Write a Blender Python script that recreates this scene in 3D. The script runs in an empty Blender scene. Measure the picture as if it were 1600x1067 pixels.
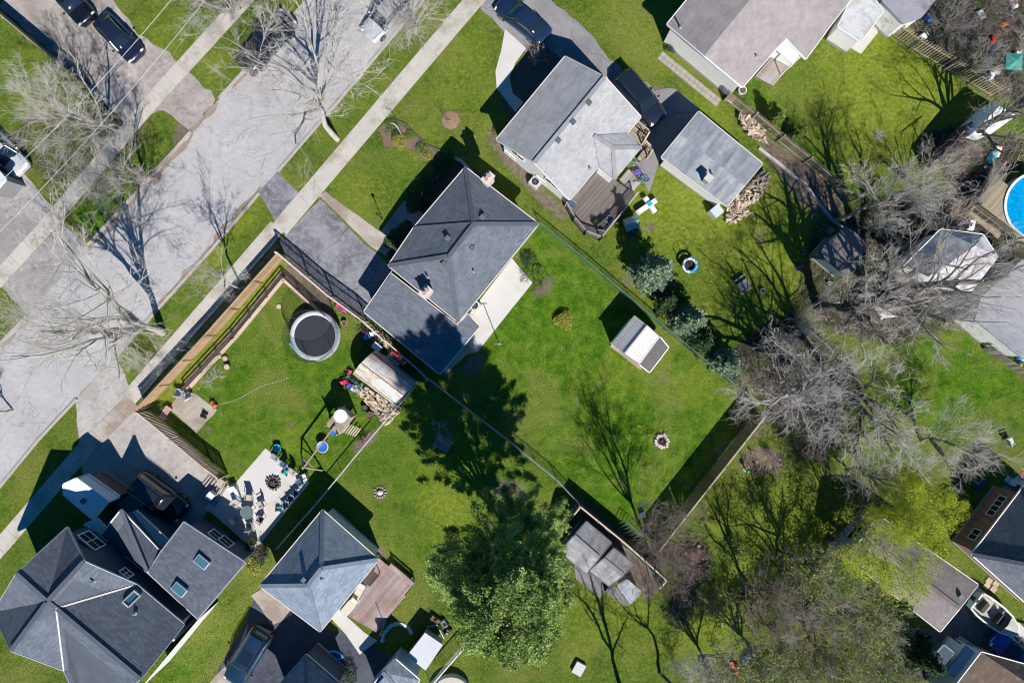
import bpy, bmesh, math, random
import numpy as np
from mathutils import Vector, Matrix, Euler
# ---------------------------------------------------------------- camera, sky, sun, exposure
SCN = bpy.context.scene
H = 54.0; FPX = 1066.667
cam_d = bpy.data.cameras.new('camera'); cam = bpy.data.objects.new('camera', cam_d)
SCN.collection.objects.link(cam); SCN.camera = cam
cam.location = (0, 0, H); cam.rotation_euler = (0, 0, 0)
cam_d.lens = 24.0; cam_d.sensor_width = 36.0; cam_d.clip_end = 2000; cam_d.clip_start = 0.5
SUN_DIR = Vector((0.37, -0.93, 0)).normalized(); EL = math.radians(45)
TO_SUN = Vector((SUN_DIR.x*math.cos(EL), SUN_DIR.y*math.cos(EL), math.sin(EL)))
world = bpy.data.worlds.new("World"); SCN.world = world; world.use_nodes = True
wn = world.node_tree; bg = wn.nodes['Background']
sky = wn.nodes.new('ShaderNodeTexSky'); sky.sky_type = 'NISHITA'; sky.sun_disc = False
sky.sun_elevation = EL; sky.sun_rotation = math.atan2(SUN_DIR.x, SUN_DIR.y)
sky.air_density = 1.0; sky.dust_density = 0.3; sky.ozone_density = 4.0
hs = wn.nodes.new('ShaderNodeHueSaturation'); hs.inputs['Saturation'].default_value = 2.3      # deep spring sky
wn.links.new(sky.outputs[0], hs.inputs['Color']); wn.links.new(hs.outputs[0], bg.inputs[0]); bg.inputs[1].default_value = 0.062
sun_d = bpy.data.lights.new('sun', 'SUN'); sun_d.energy = 5.0; sun_d.angle = math.radians(0.5); sun_d.color = (1.0, 0.965, 0.91)
sun = bpy.data.objects.new('sun', sun_d); SCN.collection.objects.link(sun)
sun.location = TO_SUN*80; sun.rotation_euler = TO_SUN.to_track_quat('Z', 'Y').to_euler()
SCN.view_settings.view_transform = 'Standard'; SCN.view_settings.look = 'None'
SCN.view_settings.exposure = 0.4; SCN.view_settings.gamma = 1.0; SCN.view_settings.use_curve_mapping = False
SCN.render.engine = 'CYCLES'
SCN.cycles.filter_width = 1.0
try: SCN.cycles.max_bounces = 5; SCN.cycles.transparent_max_bounces = 6
except Exception: pass
C = SCN.collection
R = random.Random(7); NP = np.random.default_rng(11)
PI = math.pi; rad = math.radians
def W(x, y, z=0.0):
    s = (H-z)/FPX
    return Vector(((x-800)*s, (533.5-y)*s, z))
SC = H/FPX
GA = rad(49.6)          # bearing of the street, the lots follow it

# ---------------------------------------------------------------- materials
MATS = {}
def hexlin(c): return tuple(((v/255)/12.92 if v/255 <= .04045 else ((v/255+.055)/1.055)**2.4) for v in c)
class NT:
    def __init__(s, m): s.t = m.node_tree; s.n = s.t.nodes; s.l = s.t.links
    def add(s, ty, **k):
        n = s.n.new(ty)
        for a, b in k.items(): setattr(n, a, b)
        return n
    def inp(s, sock, v):
        if isinstance(v, bpy.types.NodeSocket): s.l.new(v, sock)
        elif v is not None: sock.default_value = v
    def noise(s, vec, scale, detail=3, rough=.55, dist=0):
        n = s.add('ShaderNodeTexNoise'); s.inp(n.inputs['Vector'], vec); n.inputs['Scale'].default_value = scale
        n.inputs['Detail'].default_value = detail; n.inputs['Roughness'].default_value = rough; n.inputs['Distortion'].default_value = dist
        return n.outputs['Fac']
    def ramp(s, fac, stops):
        n = s.add('ShaderNodeValToRGB'); s.inp(n.inputs[0], fac); e = n.color_ramp.elements
        e[0].position = stops[0][0]; e[1].position = stops[-1][0]
        for p, c in stops[1:-1]: e.new(p)
        for i, (p, c) in enumerate(stops):
            c = (c, c, c) if isinstance(c, (int, float)) else c
            e[i].position = p; e[i].color = (*c, 1)
        return n.outputs[0]
    def mix(s, f, a, b, mode='MIX'):
        n = s.add('ShaderNodeMix', data_type='RGBA', blend_type=mode)
        s.inp(n.inputs[0], f)
        for sock, v in ((n.inputs[6], a), (n.inputs[7], b)):
            if isinstance(v, (tuple, list)): v = (*v[:3], 1)
            s.inp(sock, v)
        return n.outputs[2]
    def math(s, op, a, b=None, clamp=False):
        n = s.add('ShaderNodeMath', operation=op, use_clamp=clamp); s.inp(n.inputs[0], a)
        if b is not None: s.inp(n.inputs[1], b)
        return n.outputs[0]
    def bump(s, h, strength, dist):
        n = s.add('ShaderNodeBump'); s.inp(n.inputs['Height'], h); n.inputs['Strength'].default_value = strength; n.inputs['Distance'].default_value = dist
        return n.outputs[0]
    def attr(s, name):
        return s.add('ShaderNodeAttribute', attribute_name=name).outputs
def newmat(name):
    m = bpy.data.materials.new(name); m.use_nodes = True; MATS[name] = m
    t = NT(m); b = m.node_tree.nodes['Principled BSDF']
    return m, t, b
def coords(t, kind='Object'):
    if kind == 'World': return t.add('ShaderNodeNewGeometry').outputs['Position']
    return t.add('ShaderNodeTexCoord').outputs[kind]
def M(name, col=(.5,.5,.5), var=.25, scale=3.0, rough=.8, metal=0.0, bump=.15, fine=40, spec=None, stain=None, stains=.0):
    """general weathered surface: base colour broken by two scales of noise, optional stains"""
    if name in MATS: return MATS[name]
    m, t, b = newmat(name); v = coords(t, 'World')
    n1 = t.noise(v, scale, 5, .65); n2 = t.noise(v, fine, 2)
    lo = tuple(c*(1-var) for c in col); hi = tuple(min(1, c*(1+var)) for c in col)
    c = t.ramp(n1, [(.3, lo), (.7, hi)])
    c = t.mix(.35, c, t.ramp(n2, [(.35, lo), (.65, hi)]))
    if stain:
        sm = t.ramp(t.noise(v, scale*.35, 6, .7, .4), [(.62-stains*.3, 0.), (.72-stains*.2, 1.)])
        c = t.mix(sm, c, stain)
    oi = t.add('ShaderNodeObjectInfo').outputs['Random']
    c = t.mix(1.0, c, t.ramp(oi, [(0, 1-var*.5), (1, 1.0)]), 'MULTIPLY')
    t.l.new(c, b.inputs['Base Color']); b.inputs['Roughness'].default_value = rough; b.inputs['Metallic'].default_value = metal
    if spec is not None: b.inputs['Specular IOR Level'].default_value = spec
    if bump: t.l.new(t.bump(n2, bump, .02), b.inputs['Normal'])
    return m
def paint(name, col, rough=.35, metal=0.0, coat=0.0):
    if name in MATS: return MATS[name]
    m, t, b = newmat(name); v = coords(t, 'World')
    n = t.noise(v, 4, 4); c = t.ramp(n, [(.3, tuple(x*.88 for x in col)), (.7, col)])
    t.l.new(c, b.inputs['Base Color']); t.l.new(t.ramp(n, [(.3, rough*.8), (.7, min(1, rough*1.2))]), b.inputs['Roughness'])
    b.inputs['Metallic'].default_value = metal; b.inputs['Coat Weight'].default_value = coat; b.inputs['Coat Roughness'].default_value = .05
    return m
def shingle(name, col, col2=None, bw=.32, rh=.145, var=.3, stain=None, stfac=.0, streak=0.0):
    """asphalt shingles laid in courses along the eave (UV in metres)"""
    m, t, b = newmat(name); uv = coords(t, 'UV'); v = coords(t, 'World')
    br = t.add('ShaderNodeTexBrick'); t.inp(br.inputs['Vector'], uv); br.offset = .5
    for k, x in (('Scale', 1.0), ('Brick Width', bw), ('Row Height', rh), ('Mortar Size', .012), ('Mortar Smooth', .2), ('Bias', 0.0)): br.inputs[k].default_value = x
    lo = tuple(c*(1-var) for c in col); hi = tuple(min(1, c*(1+var)) for c in (col2 or col))
    br.inputs['Color1'].default_value = (*lo, 1); br.inputs['Color2'].default_value = (*hi, 1)
    br.inputs['Mortar'].default_value = (*tuple(c*.45 for c in col), 1)
    g = t.noise(v, 60, 2, .7)
    c = t.mix(.55, br.outputs[0], t.ramp(g, [(.3, lo), (.7, hi)]))
    big = t.noise(v, .9, 5, .65)
    c = t.mix(1.0, c, t.ramp(big, [(.3, .8), (.7, 1.08)]), 'MULTIPLY')
    if stain:
        mp = t.add('ShaderNodeMapping'); t.inp(mp.inputs[0], uv); mp.inputs['Scale'].default_value = (1.2, .22, 1)
        s = t.ramp(t.noise(mp.outputs[0], 1.1, 5, .6, .3), [(.52-stfac*.15, 0.), (.7, 1.)])
        c = t.mix(s, c, stain)
    t.l.new(c, b.inputs['Base Color']); b.inputs['Roughness'].default_value = .93; b.inputs['Specular IOR Level'].default_value = .25
    hgt = t.math('ADD', t.math('MULTIPLY', br.outputs['Fac'], -1.0), t.math('MULTIPLY', g, .5))
    t.l.new(t.bump(hgt, .6, .02), b.inputs['Normal'])
    return m
def wood(name, col, var=.3, rough=.8, grey=None):
    if name in MATS: return MATS[name]
    m, t, b = newmat(name); v = coords(t, 'Object')
    mp = t.add('ShaderNodeMapping'); t.inp(mp.inputs[0], v); mp.inputs['Scale'].default_value = (3, 30, 30)
    n = t.noise(mp.outputs[0], 1.2, 4, .6); lo = tuple(c*(1-var) for c in col); hi = tuple(min(1, c*(1+var)) for c in col)
    c = t.ramp(n, [(.3, lo), (.7, hi)])
    if grey: c = t.mix(t.ramp(t.noise(coords(t, 'World'), .8, 4), [(.4, 0.), (.65, .8)]), c, grey)
    oi = t.add('ShaderNodeObjectInfo').outputs['Random']
    c = t.mix(1.0, c, t.ramp(oi, [(0, .68), (.5, .92), (1, 1.1)]), 'MULTIPLY')
    t.l.new(c, b.inputs['Base Color']); b.inputs['Roughness'].default_value = rough
    t.l.new(t.bump(n, .3, .01), b.inputs['Normal'])
    return m
def leafmat(name, stops, trans=.25, rough=.6):
    m, t, b = newmat(name); a = t.attr('rnd')[2]
    c = t.ramp(a, stops); t.l.new(c, b.inputs['Base Color']); b.inputs['Roughness'].default_value = rough
    b.inputs['Specular IOR Level'].default_value = .3
    tr = t.add('ShaderNodeBsdfTranslucent'); t.l.new(c, tr.inputs[0])
    mx = t.add('ShaderNodeMixShader'); mx.inputs[0].default_value = trans
    t.l.new(b.outputs[0], mx.inputs[1]); t.l.new(tr.outputs[0], mx.inputs[2])
    t.l.new(mx.outputs[0], t.n['Material Output'].inputs[0])
    return m

# ---------------------------------------------------------------- mesh helpers
class MB:
    def __init__(s): s.v = []; s.f = []
    def add(s, vs, fs):
        o = len(s.v); s.v += [tuple(p) for p in vs]; s.f += [tuple(i+o for i in f) for f in fs]; return s
    def box(s, c, size, rz=0.0, rx=0.0, ry=0.0, taper=1.0):
        hx, hy, hz = size[0]/2, size[1]/2, size[2]/2
        m = Matrix.Translation(Vector(c)) @ Euler((rx, ry, rz)).to_matrix().to_4x4()
        vs = [m @ Vector((x*hx*(taper if z > 0 else 1), y*hy*(taper if z > 0 else 1), z*hz)) for z in (-1, 1) for x, y in ((-1,-1),(1,-1),(1,1),(-1,1))]
        return s.add(vs, [(3,2,1,0),(4,5,6,7),(0,1,5,4),(1,2,6,5),(2,3,7,6),(3,0,4,7)])
    def bar(s, a, b, w, h):            # box beam from a to b
        a = Vector(a); b = Vector(b); d = b-a; L = d.length
        if L < 1e-5: return s
        x = d/L; up = Vector((0,0,1)) if abs(x.z) < .95 else Vector((0,1,0)); y = up.cross(x).normalized(); z = x.cross(y)
        vs = [p + y*(i*w/2) + z*(j*h/2) for p in (a, b) for i, j in ((-1,-1),(1,-1),(1,1),(-1,1))]
        return s.add(vs, [(3,2,1,0),(4,5,6,7),(0,1,5,4),(1,2,6,5),(2,3,7,6),(3,0,4,7)])
    def prism(s, pts, z0, z1):         # pts: list of (x,y) world, any order
        P = [(p[0], p[1]) for p in pts]
        a = sum(P[i][0]*P[(i+1)%len(P)][1]-P[(i+1)%len(P)][0]*P[i][1] for i in range(len(P)))
        if a < 0: P = P[::-1]
        n = len(P); zz0 = z0 if callable(z0) else (lambda *_: z0)
        s.add([(x, y, z0) for x, y in P]+[(x, y, z1) for x, y in P],
              [tuple(range(n))[::-1], tuple(range(n, 2*n))]+[(i, (i+1)%n, n+(i+1)%n, n+i) for i in range(n)])
        return s
    def tube(s, pts, r, n=8, cap=True):
        pts = [Vector(p) for p in pts]; rr = r if isinstance(r, (list, tuple)) else [r]*len(pts)
        o = len(s.v); vs = []; fs = []
        for i, p in enumerate(pts):
            d = (pts[min(i+1, len(pts)-1)]-pts[max(i-1, 0)]).normalized()
            up = Vector((0,0,1)) if abs(d.z) < .9 else Vector((1,0,0)); x = d.cross(up).normalized(); y = d.cross(x)
            vs += [p+x*math.cos(2*PI*k/n)*rr[i]+y*math.sin(2*PI*k/n)*rr[i] for k in range(n)]
        for i in range(len(pts)-1):
            fs += [(i*n+k, i*n+(k+1)%n, (i+1)*n+(k+1)%n, (i+1)*n+k) for k in range(n)]
        if cap: fs += [tuple(range(n))[::-1], tuple(range((len(pts)-1)*n, len(pts)*n))]
        return s.add(vs, fs)
    def ring(s, c, R0, r, n=32, m=6, sq=1.0):
        vs = []; fs = []
        for i in range(n):
            a = 2*PI*i/n
            for j in range(m):
                b = 2*PI*j/m; q = R0+r*math.cos(b); vs.append((c[0]+q*math.cos(a), c[1]+q*math.sin(a)*sq, c[2]+r*math.sin(b)))
        for i in range(n):
            for j in range(m): fs.append((i*m+j, ((i+1)%n)*m+j, ((i+1)%n)*m+(j+1)%m, i*m+(j+1)%m))
        return s.add(vs, fs)
    def lathe(s, c, prof, n=24, rz=0, sx=1, sy=1, cap=True):   # prof: list of (radius, z)
        vs = []; fs = []
        for r, z in prof: vs += [(c[0]+r*sx*math.cos(2*PI*k/n), c[1]+r*sy*math.sin(2*PI*k/n), c[2]+z) for k in range(n)]
        for i in range(len(prof)-1): fs += [(i*n+k, i*n+(k+1)%n, (i+1)*n+(k+1)%n, (i+1)*n+k) for k in range(n)]
        if cap: fs += [tuple(range(n))[::-1], tuple(range((len(prof)-1)*n, len(prof)*n))]
        return s.add(vs, fs)
    def blob(s, c, r, seed=0, n=8, m=6, rough=.2):   # lumpy rock like solid
        rr = random.Random(seed); vs = []; fs = []
        for i in range(1, m):
            t = PI*i/m
            for k in range(n):
                a = 2*PI*k/n; q = 1+rr.uniform(-rough, rough)
                vs.append((c[0]+r[0]*math.sin(t)*math.cos(a)*q, c[1]+r[1]*math.sin(t)*math.sin(a)*q, c[2]+r[2]*math.cos(t)*q))
        o = len(vs); vs += [(c[0], c[1], c[2]+r[2]), (c[0], c[1], c[2]-r[2])]
        for i in range(m-2): fs += [(i*n+k, (i+1)*n+k, (i+1)*n+(k+1)%n, i*n+(k+1)%n) for k in range(n)]
        fs += [(o, k, (k+1)%n) for k in range(n)]+[(o+1, (m-2)*n+(k+1)%n, (m-2)*n+k) for k in range(n)]
        return s.add(vs, fs)
    def mesh(s, name, smooth=False):
        me = bpy.data.meshes.new(name); me.from_pydata([tuple(v) for v in s.v], [], s.f); me.update()
        if smooth: me.shade_smooth()
        return me
def link(o): C.objects.link(o); return o
def thing(name, label, cat, loc=(0,0,0), rz=0.0, group=None):
    o = bpy.data.objects.new(name, None); o.empty_display_size = .3; link(o)
    o.location = loc; o.rotation_euler = (0, 0, rz); o['label'] = label; o['category'] = cat
    if group: o['group'] = group
    return o
def tag(o, label, cat, group=None):
    o['label'] = label; o['category'] = cat
    if group: o['group'] = group
    return o
def struct(o): o['kind'] = 'structure'; return o
def put(name, mb, mat, parent=None, world=True, label=None, smooth=False, loc=None, rz=0.0):
    """link a mesh; world=True: vertices are in world space and get moved into the parent's frame"""
    me = mb.mesh(name, smooth) if isinstance(mb, MB) else mb
    if mat and not me.materials: me.materials.append(mat)
    o = bpy.data.objects.new(name, me); link(o)
    if parent is not None:
        o.parent = parent
        if world:
            mw = Matrix.Identity(4); p = parent; ch = []
            while p is not None: ch.append(p); p = p.parent
            for q in reversed(ch): mw = mw @ (Matrix.Translation(q.location) @ q.rotation_euler.to_matrix().to_4x4())
            me.transform(mw.inverted())
    elif world and me.vertices and loc is None:     # top-level: origin at the base centre
        co = np.empty(len(me.vertices)*3, 'f'); me.vertices.foreach_get('co', co); co = co.reshape(-1, 3)
        c = Vector(((co[:,0].min()+co[:,0].max())/2, (co[:,1].min()+co[:,1].max())/2, co[:,2].min())); me.transform(Matrix.Translation(-c)); o.location = c
    if loc is not None: o.location = loc
    if rz: o.rotation_euler = (0, 0, rz)
    if label: o['label'] = label
    return o
def copytree(o, parent=None, loc=None, rz=None, label=None, group=None):
    c = o.copy(); link(c); c.parent = parent
    if loc is not None: c.location = loc
    if rz is not None: c.rotation_euler = (0, 0, rz)
    if label: c['label'] = label
    if group: c['group'] = group
    for ch in [x for x in o.children]: copytree(ch, c)
    return c
def segmesh(name, segs, n=3, smooth=True, ext=0.0):
    """vectorised tapered sticks: segs rows (x0,y0,z0,x1,y1,z1,r0,r1)"""
    S = np.asarray(segs, dtype=np.float64); k = len(S)
    p0 = S[:, 0:3]; p1 = S[:, 3:6]; d = p1-p0; L = np.linalg.norm(d, axis=1, keepdims=True)+1e-9; d = d/L
    if ext: p1 = p1+d*ext; p0 = p0-d*ext
    up = np.where(np.abs(d[:, 2:3]) < .9, np.array([[0, 0, 1.]]), np.array([[1., 0, 0]]))
    x = np.cross(d, up); x /= np.linalg.norm(x, axis=1, keepdims=True)+1e-9; y = np.cross(d, x)
    vs = np.zeros((k, 2*n, 3))
    for j in range(n):
        a = 2*PI*j/n; o = x*math.cos(a)+y*math.sin(a)
        vs[:, j] = p0+o*S[:, 6:7]; vs[:, n+j] = p1+o*S[:, 7:8]
    base = (np.arange(k)*2*n)[:, None, None]
    fq = np.array([[j, (j+1) % n, n+(j+1) % n, n+j] for j in range(n)])[None]
    F = (base+fq).reshape(-1, 4)
    return rawmesh(name, vs.reshape(-1, 3), F, smooth)
def rawmesh(name, V, F, smooth=False, rnd=None):
    me = bpy.data.meshes.new(name); nf, q = F.shape
    me.vertices.add(len(V)); me.vertices.foreach_set('co', V.astype('f').ravel())
    me.loops.add(nf*q); me.loops.foreach_set('vertex_index', F.astype('i').ravel())
    me.polygons.add(nf); me.polygons.foreach_set('loop_start', (np.arange(nf)*q).astype('i')); me.polygons.foreach_set('loop_total', np.full(nf, q, 'i'))
    if smooth: me.polygons.foreach_set('use_smooth', np.ones(nf, bool))
    me.update(calc_edges=True)
    if rnd is not None:
        a = me.attributes.new('rnd', 'FLOAT', 'FACE'); a.data.foreach_set('value', rnd.astype('f'))
    return me
def leaves(name, P, size, rng, spread=.2, per=1, flat=0.0, rnd=None, elong=1.0):
    """small folded-free leaf quads round the points P"""
    P = np.repeat(np.asarray(P, float), per, axis=0); k = len(P)
    P = P+rng.normal(0, spread, (k, 3))
    nrm = rng.normal(0, 1, (k, 3)); nrm[:, 2] = np.abs(nrm[:, 2])+flat; nrm /= np.linalg.norm(nrm, axis=1, keepdims=True)
    t = rng.normal(0, 1, (k, 3)); x = np.cross(nrm, t); x /= np.linalg.norm(x, axis=1, keepdims=True)+1e-9; y = np.cross(nrm, x)
    s = (size*rng.uniform(.6, 1.3, (k, 1)))
    V = np.stack([P-x*s*elong, P+y*s*.6, P+x*s*elong, P-y*s*.6], axis=1).reshape(-1, 3)
    F = np.arange(4*k).reshape(k, 4)
    r = rng.uniform(0, 1, k) if rnd is None else np.clip(np.repeat(rnd, per)+rng.normal(0, .12, k), 0, 1)
    return rawmesh(name, V, F, False, r)
def inpoly(X, Y, poly):
    ins = np.zeros(X.shape, bool); n = len(poly)
    for i in range(n):
        x0, y0 = poly[i]; x1, y1 = poly[(i+1) % n]
        c = ((y0 > Y) != (y1 > Y)) & (X < (x1-x0)*(Y-y0)/((y1-y0) if y1 != y0 else 1e-9)+x0); ins ^= c
    return ins
def polydist(X, Y, poly, closed=True):
    D = np.full(X.shape, 1e9); n = len(poly)
    for i in range(n if closed else n-1):
        x0, y0 = poly[i]; x1, y1 = poly[(i+1) % n]; dx, dy = x1-x0, y1-y0
        t = np.clip(((X-x0)*dx+(Y-y0)*dy)/(dx*dx+dy*dy+1e-9), 0, 1); D = np.minimum(D, np.hypot(X-x0-t*dx, Y-y0-t*dy))
    return D
# ---------------------------------------------------------------- the ground sheet, its soil, dry and lush patches painted as masks
PAVED = []          # pixel polygons without grass
def mask_grid():
    xs = np.concatenate([np.linspace(-400, -64, 14), np.arange(-60, 60.01, .3), np.linspace(64, 400, 14)])
    ys = np.concatenate([np.linspace(-400, -46, 14), np.arange(-42, 42.01, .3), np.linspace(46, 400, 14)])
    return xs, ys
gx, gy = mask_grid(); GXX, GYY = np.meshgrid(gx, gy); PXX = GXX/SC+800; PYY = 533.5-GYY/SC
MASK = {k: np.zeros(GXX.shape) for k in ('dirt', 'dry', 'lush', 'litter')}
def blob_mask(kind, x, y, rx, ry=None, ang=0, s=1.0, soft=.6):
    ry = ry or rx; a = rad(ang); dx, dy = PXX-x, PYY-y
    u = (dx*math.cos(a)+dy*math.sin(a))/rx; v = (-dx*math.sin(a)+dy*math.cos(a))/ry
    d = np.hypot(u, v); m = np.clip((1+soft/2-d)/soft, 0, 1)*s; MASK[kind] = np.maximum(MASK[kind], m)
def poly_mask(kind, pts, feather=12, s=1.0):
    d = polydist(PXX, PYY, pts); i = inpoly(PXX, PYY, pts)
    m = np.clip(.5+np.where(i, d, -d)/feather, 0, 1)*s; MASK[kind] = np.maximum(MASK[kind], m)
def line_mask(kind, pts, w, feather=8, s=1.0):
    d = polydist(PXX, PYY, pts, False); m = np.clip(.5+(w-d)/feather, 0, 1)*s; MASK[kind] = np.maximum(MASK[kind], m)
# lush, saturated yards
poly_mask('lush', [(840,350),(1165,625),(1030,860),(870,740),(745,560)], 30, .8)
poly_mask('lush', [(435,440),(650,600),(500,780),(350,745),(290,620)], 20, .65)
poly_mask('lush', [(650,600),(870,760),(760,860),(720,960),(640,900),(500,790)], 30, .45)
poly_mask('lush', [(1380,520),(1600,480),(1600,690),(1500,700),(1400,640)], 30, .8)
poly_mask('lush', [(1170,130),(1240,130),(1310,300),(1210,230)], 40, .8)
poly_mask('lush', [(170,290),(215,255),(220,300),(135,384),(95,340)], 15, .8)
poly_mask('lush', [(1130,850),(1300,800),(1400,1000),(1180,1067)], 60, .6)
poly_mask('lush', [(400,905),(410,950),(300,1067),(240,1067)], 20, .8)
# dry, yellowish turf
for a in [(1390,130,105,95,0,1),(1430,70,60,60,0,.9),(1340,180,70,80,0,.85),(1480,190,50,60,0,.6),(730,110,45,90,30,.45),(780,200,40,30,0,.4),(1080,330,110,90,0,.7),(1200,420,90,90,0,.7),(1240,260,60,30,40,.6),
          (1010,60,110,40,35,.4),(1110,180,60,30,30,.6),(660,230,50,30,-40,.4),(560,300,50,35,0,.5),(700,790,45,70,-20,.7),(450,690,60,25,-20,.45),(1090,600,60,40,0,.45),(960,600,60,45,0,.35),
          (920,960,60,60,0,.45),(980,940,50,60,0,.6),(380,350,50,16,-48,.6),(330,410,60,14,-48,.6),(310,430,30,18,-48,.5),(550,120,60,14,-48,.6),(340,110,40,30,-48,.45),(240,70,60,60,0,.4),
          (130,1040,90,20,20,.6),(30,800,30,60,40,.3),(1230,850,120,110,0,.6),(1180,980,120,60,0,.7),(1300,1010,120,60,0,.7),(1560,900,30,80,-40,.3),(1370,900,40,60,0,.6),(60,120,40,80,0,.3)]:
    blob_mask('dry', *a, soft=1.2)
# bare soil
for a in [(705,188,15,15,0,1),(1160,55,30,12,38,.0),(1040,150,28,10,38,.8),(1010,215,18,12,0,.0),(1080,272,16,26,30,.7),(1015,355,10,10,0,.7),(1005,430,22,14,40,.8),(1065,500,18,9,45,.8),(985,440,20,12,0,.6),
          (1190,370,12,18,0,.5),(1160,440,14,10,0,.5),(240,640,10,25,40,0),(450,665,9,5,0,.7),(325,672,7,6,0,.8),(365,688,5,5,0,.6),(570,690,26,9,-40,.9),(545,640,5,25,-15,.6),(1115,610,8,8,0,.5),
          (795,765,30,18,0,.7),(470,480,7,7,0,.5),(850,450,14,25,40,.6),(740,570,22,14,-45,.9),(700,580,18,9,0,.5),(594,770,13,13,0,.7),(590,860,10,18,-40,.8),(1034,689,14,14,0,.7),
          (1080,760,14,10,0,.5),(1180,660,30,40,0,.5),(1190,720,40,25,0,.8),(1255,700,40,20,0,.5),(1130,710,12,24,0,.6),(890,235,8,8,0,0),(288,200,12,30,40,.8),(300,150,20,25,40,.5),(290,215,18,14,0,.8),
          (200,60,50,20,40,0),(420,300,8,8,0,0),(365,355,14,50,0,0),(800,240,25,8,50,0),(1040,590,20,14,0,.4),(480,520,10,6,0,.3),(930,965,20,14,0,.4),(245,545,16,8,-50,.5),(175,600,30,12,-48,.5)]:
    if a[5]: blob_mask('dirt', *a, soft=.9)
line_mask('dirt', [(776,222),(800,255),(850,310),(880,335)], 10, 10, .95)        # gravelly strip along the white house
line_mask('dirt', [(662,0),(619,51),(518,171),(408,298)], 3, 6, .8); line_mask('dirt', [(440,262),(408,298),(326,395),(250,479),(180,558),(60,685)], 4, 8, .7)
line_mask('dirt', [(480,0),(388,104),(298,205)], 5, 8, .8); line_mask('dirt', [(298,205),(214,300),(135,384),(45,490),(0,535)], 4, 8, .8)
line_mask('dirt', [(430,385),(290,555),(215,640)], 7, 8, .75)
poly_mask('dry', [(446,396),(523,463),(512,496),(445,432),(291,608),(233,640)], 8, 1); poly_mask('dirt', [(446,396),(523,463),(512,496),(445,432)], 8, .75); line_mask('dirt', [(443,430),(512,492)], 9, 8, .95); line_mask('dirt', [(443,430),(288,606)], 8, 8, .9)
poly_mask('dirt', [(1185,232),(1200,215),(1330,305),(1305,345),(1260,330)], 8, 1)
poly_mask('dirt', [(880,790),(905,775),(1045,900),(1010,945),(965,870)], 10, .85)
poly_mask('dirt', [(765,190),(775,225),(800,255),(790,262),(760,215)], 6, .9)
poly_mask('dirt', [(1525,640),(1600,660),(1600,700),(1540,740)], 20, .4)
poly_mask('dirt', [(835,75),(870,90),(885,120),(800,190),(790,160)], 10, .7)
# leaf litter and twigs under the shrubs and the bare trees
poly_mask('litter', [(1370,-20),(1620,-20),(1620,170),(1560,150),(1470,100)], 14, 1)
poly_mask('litter', [(1270,350),(1330,320),(1440,290),(1520,300),(1600,380),(1600,480),(1400,540),(1300,520),(1240,480)], 30, .95)
poly_mask('litter', [(1140,545),(1240,480),(1330,560),(1300,700),(1250,720),(1190,640)], 22, .95)
poly_mask('litter', [(1040,850),(1100,850),(1130,960),(1180,1067),(1400,1067),(1400,950),(1320,880),(1250,900),(1160,900),(1110,930)], 30, .5)
poly_mask('litter', [(1440,210),(1500,190),(1600,215),(1600,270),(1480,300)], 18, .8)
poly_mask('litter', [(1210,690),(1330,700),(1320,880),(1280,860)], 30, .3)
poly_mask('litter', [(1395,990),(1470,985),(1490,1067),(1400,1067)], 20, .7)
poly_mask('litter', [(40,170),(170,160),(230,220),(110,310),(0,240)], 25, .55)
poly_mask('litter', [(560,510),(650,590),(560,600)], 10, .5)
line_mask('litter', [(1030,870),(1090,860),(1060,960)], 20, 20, .9)
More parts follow.
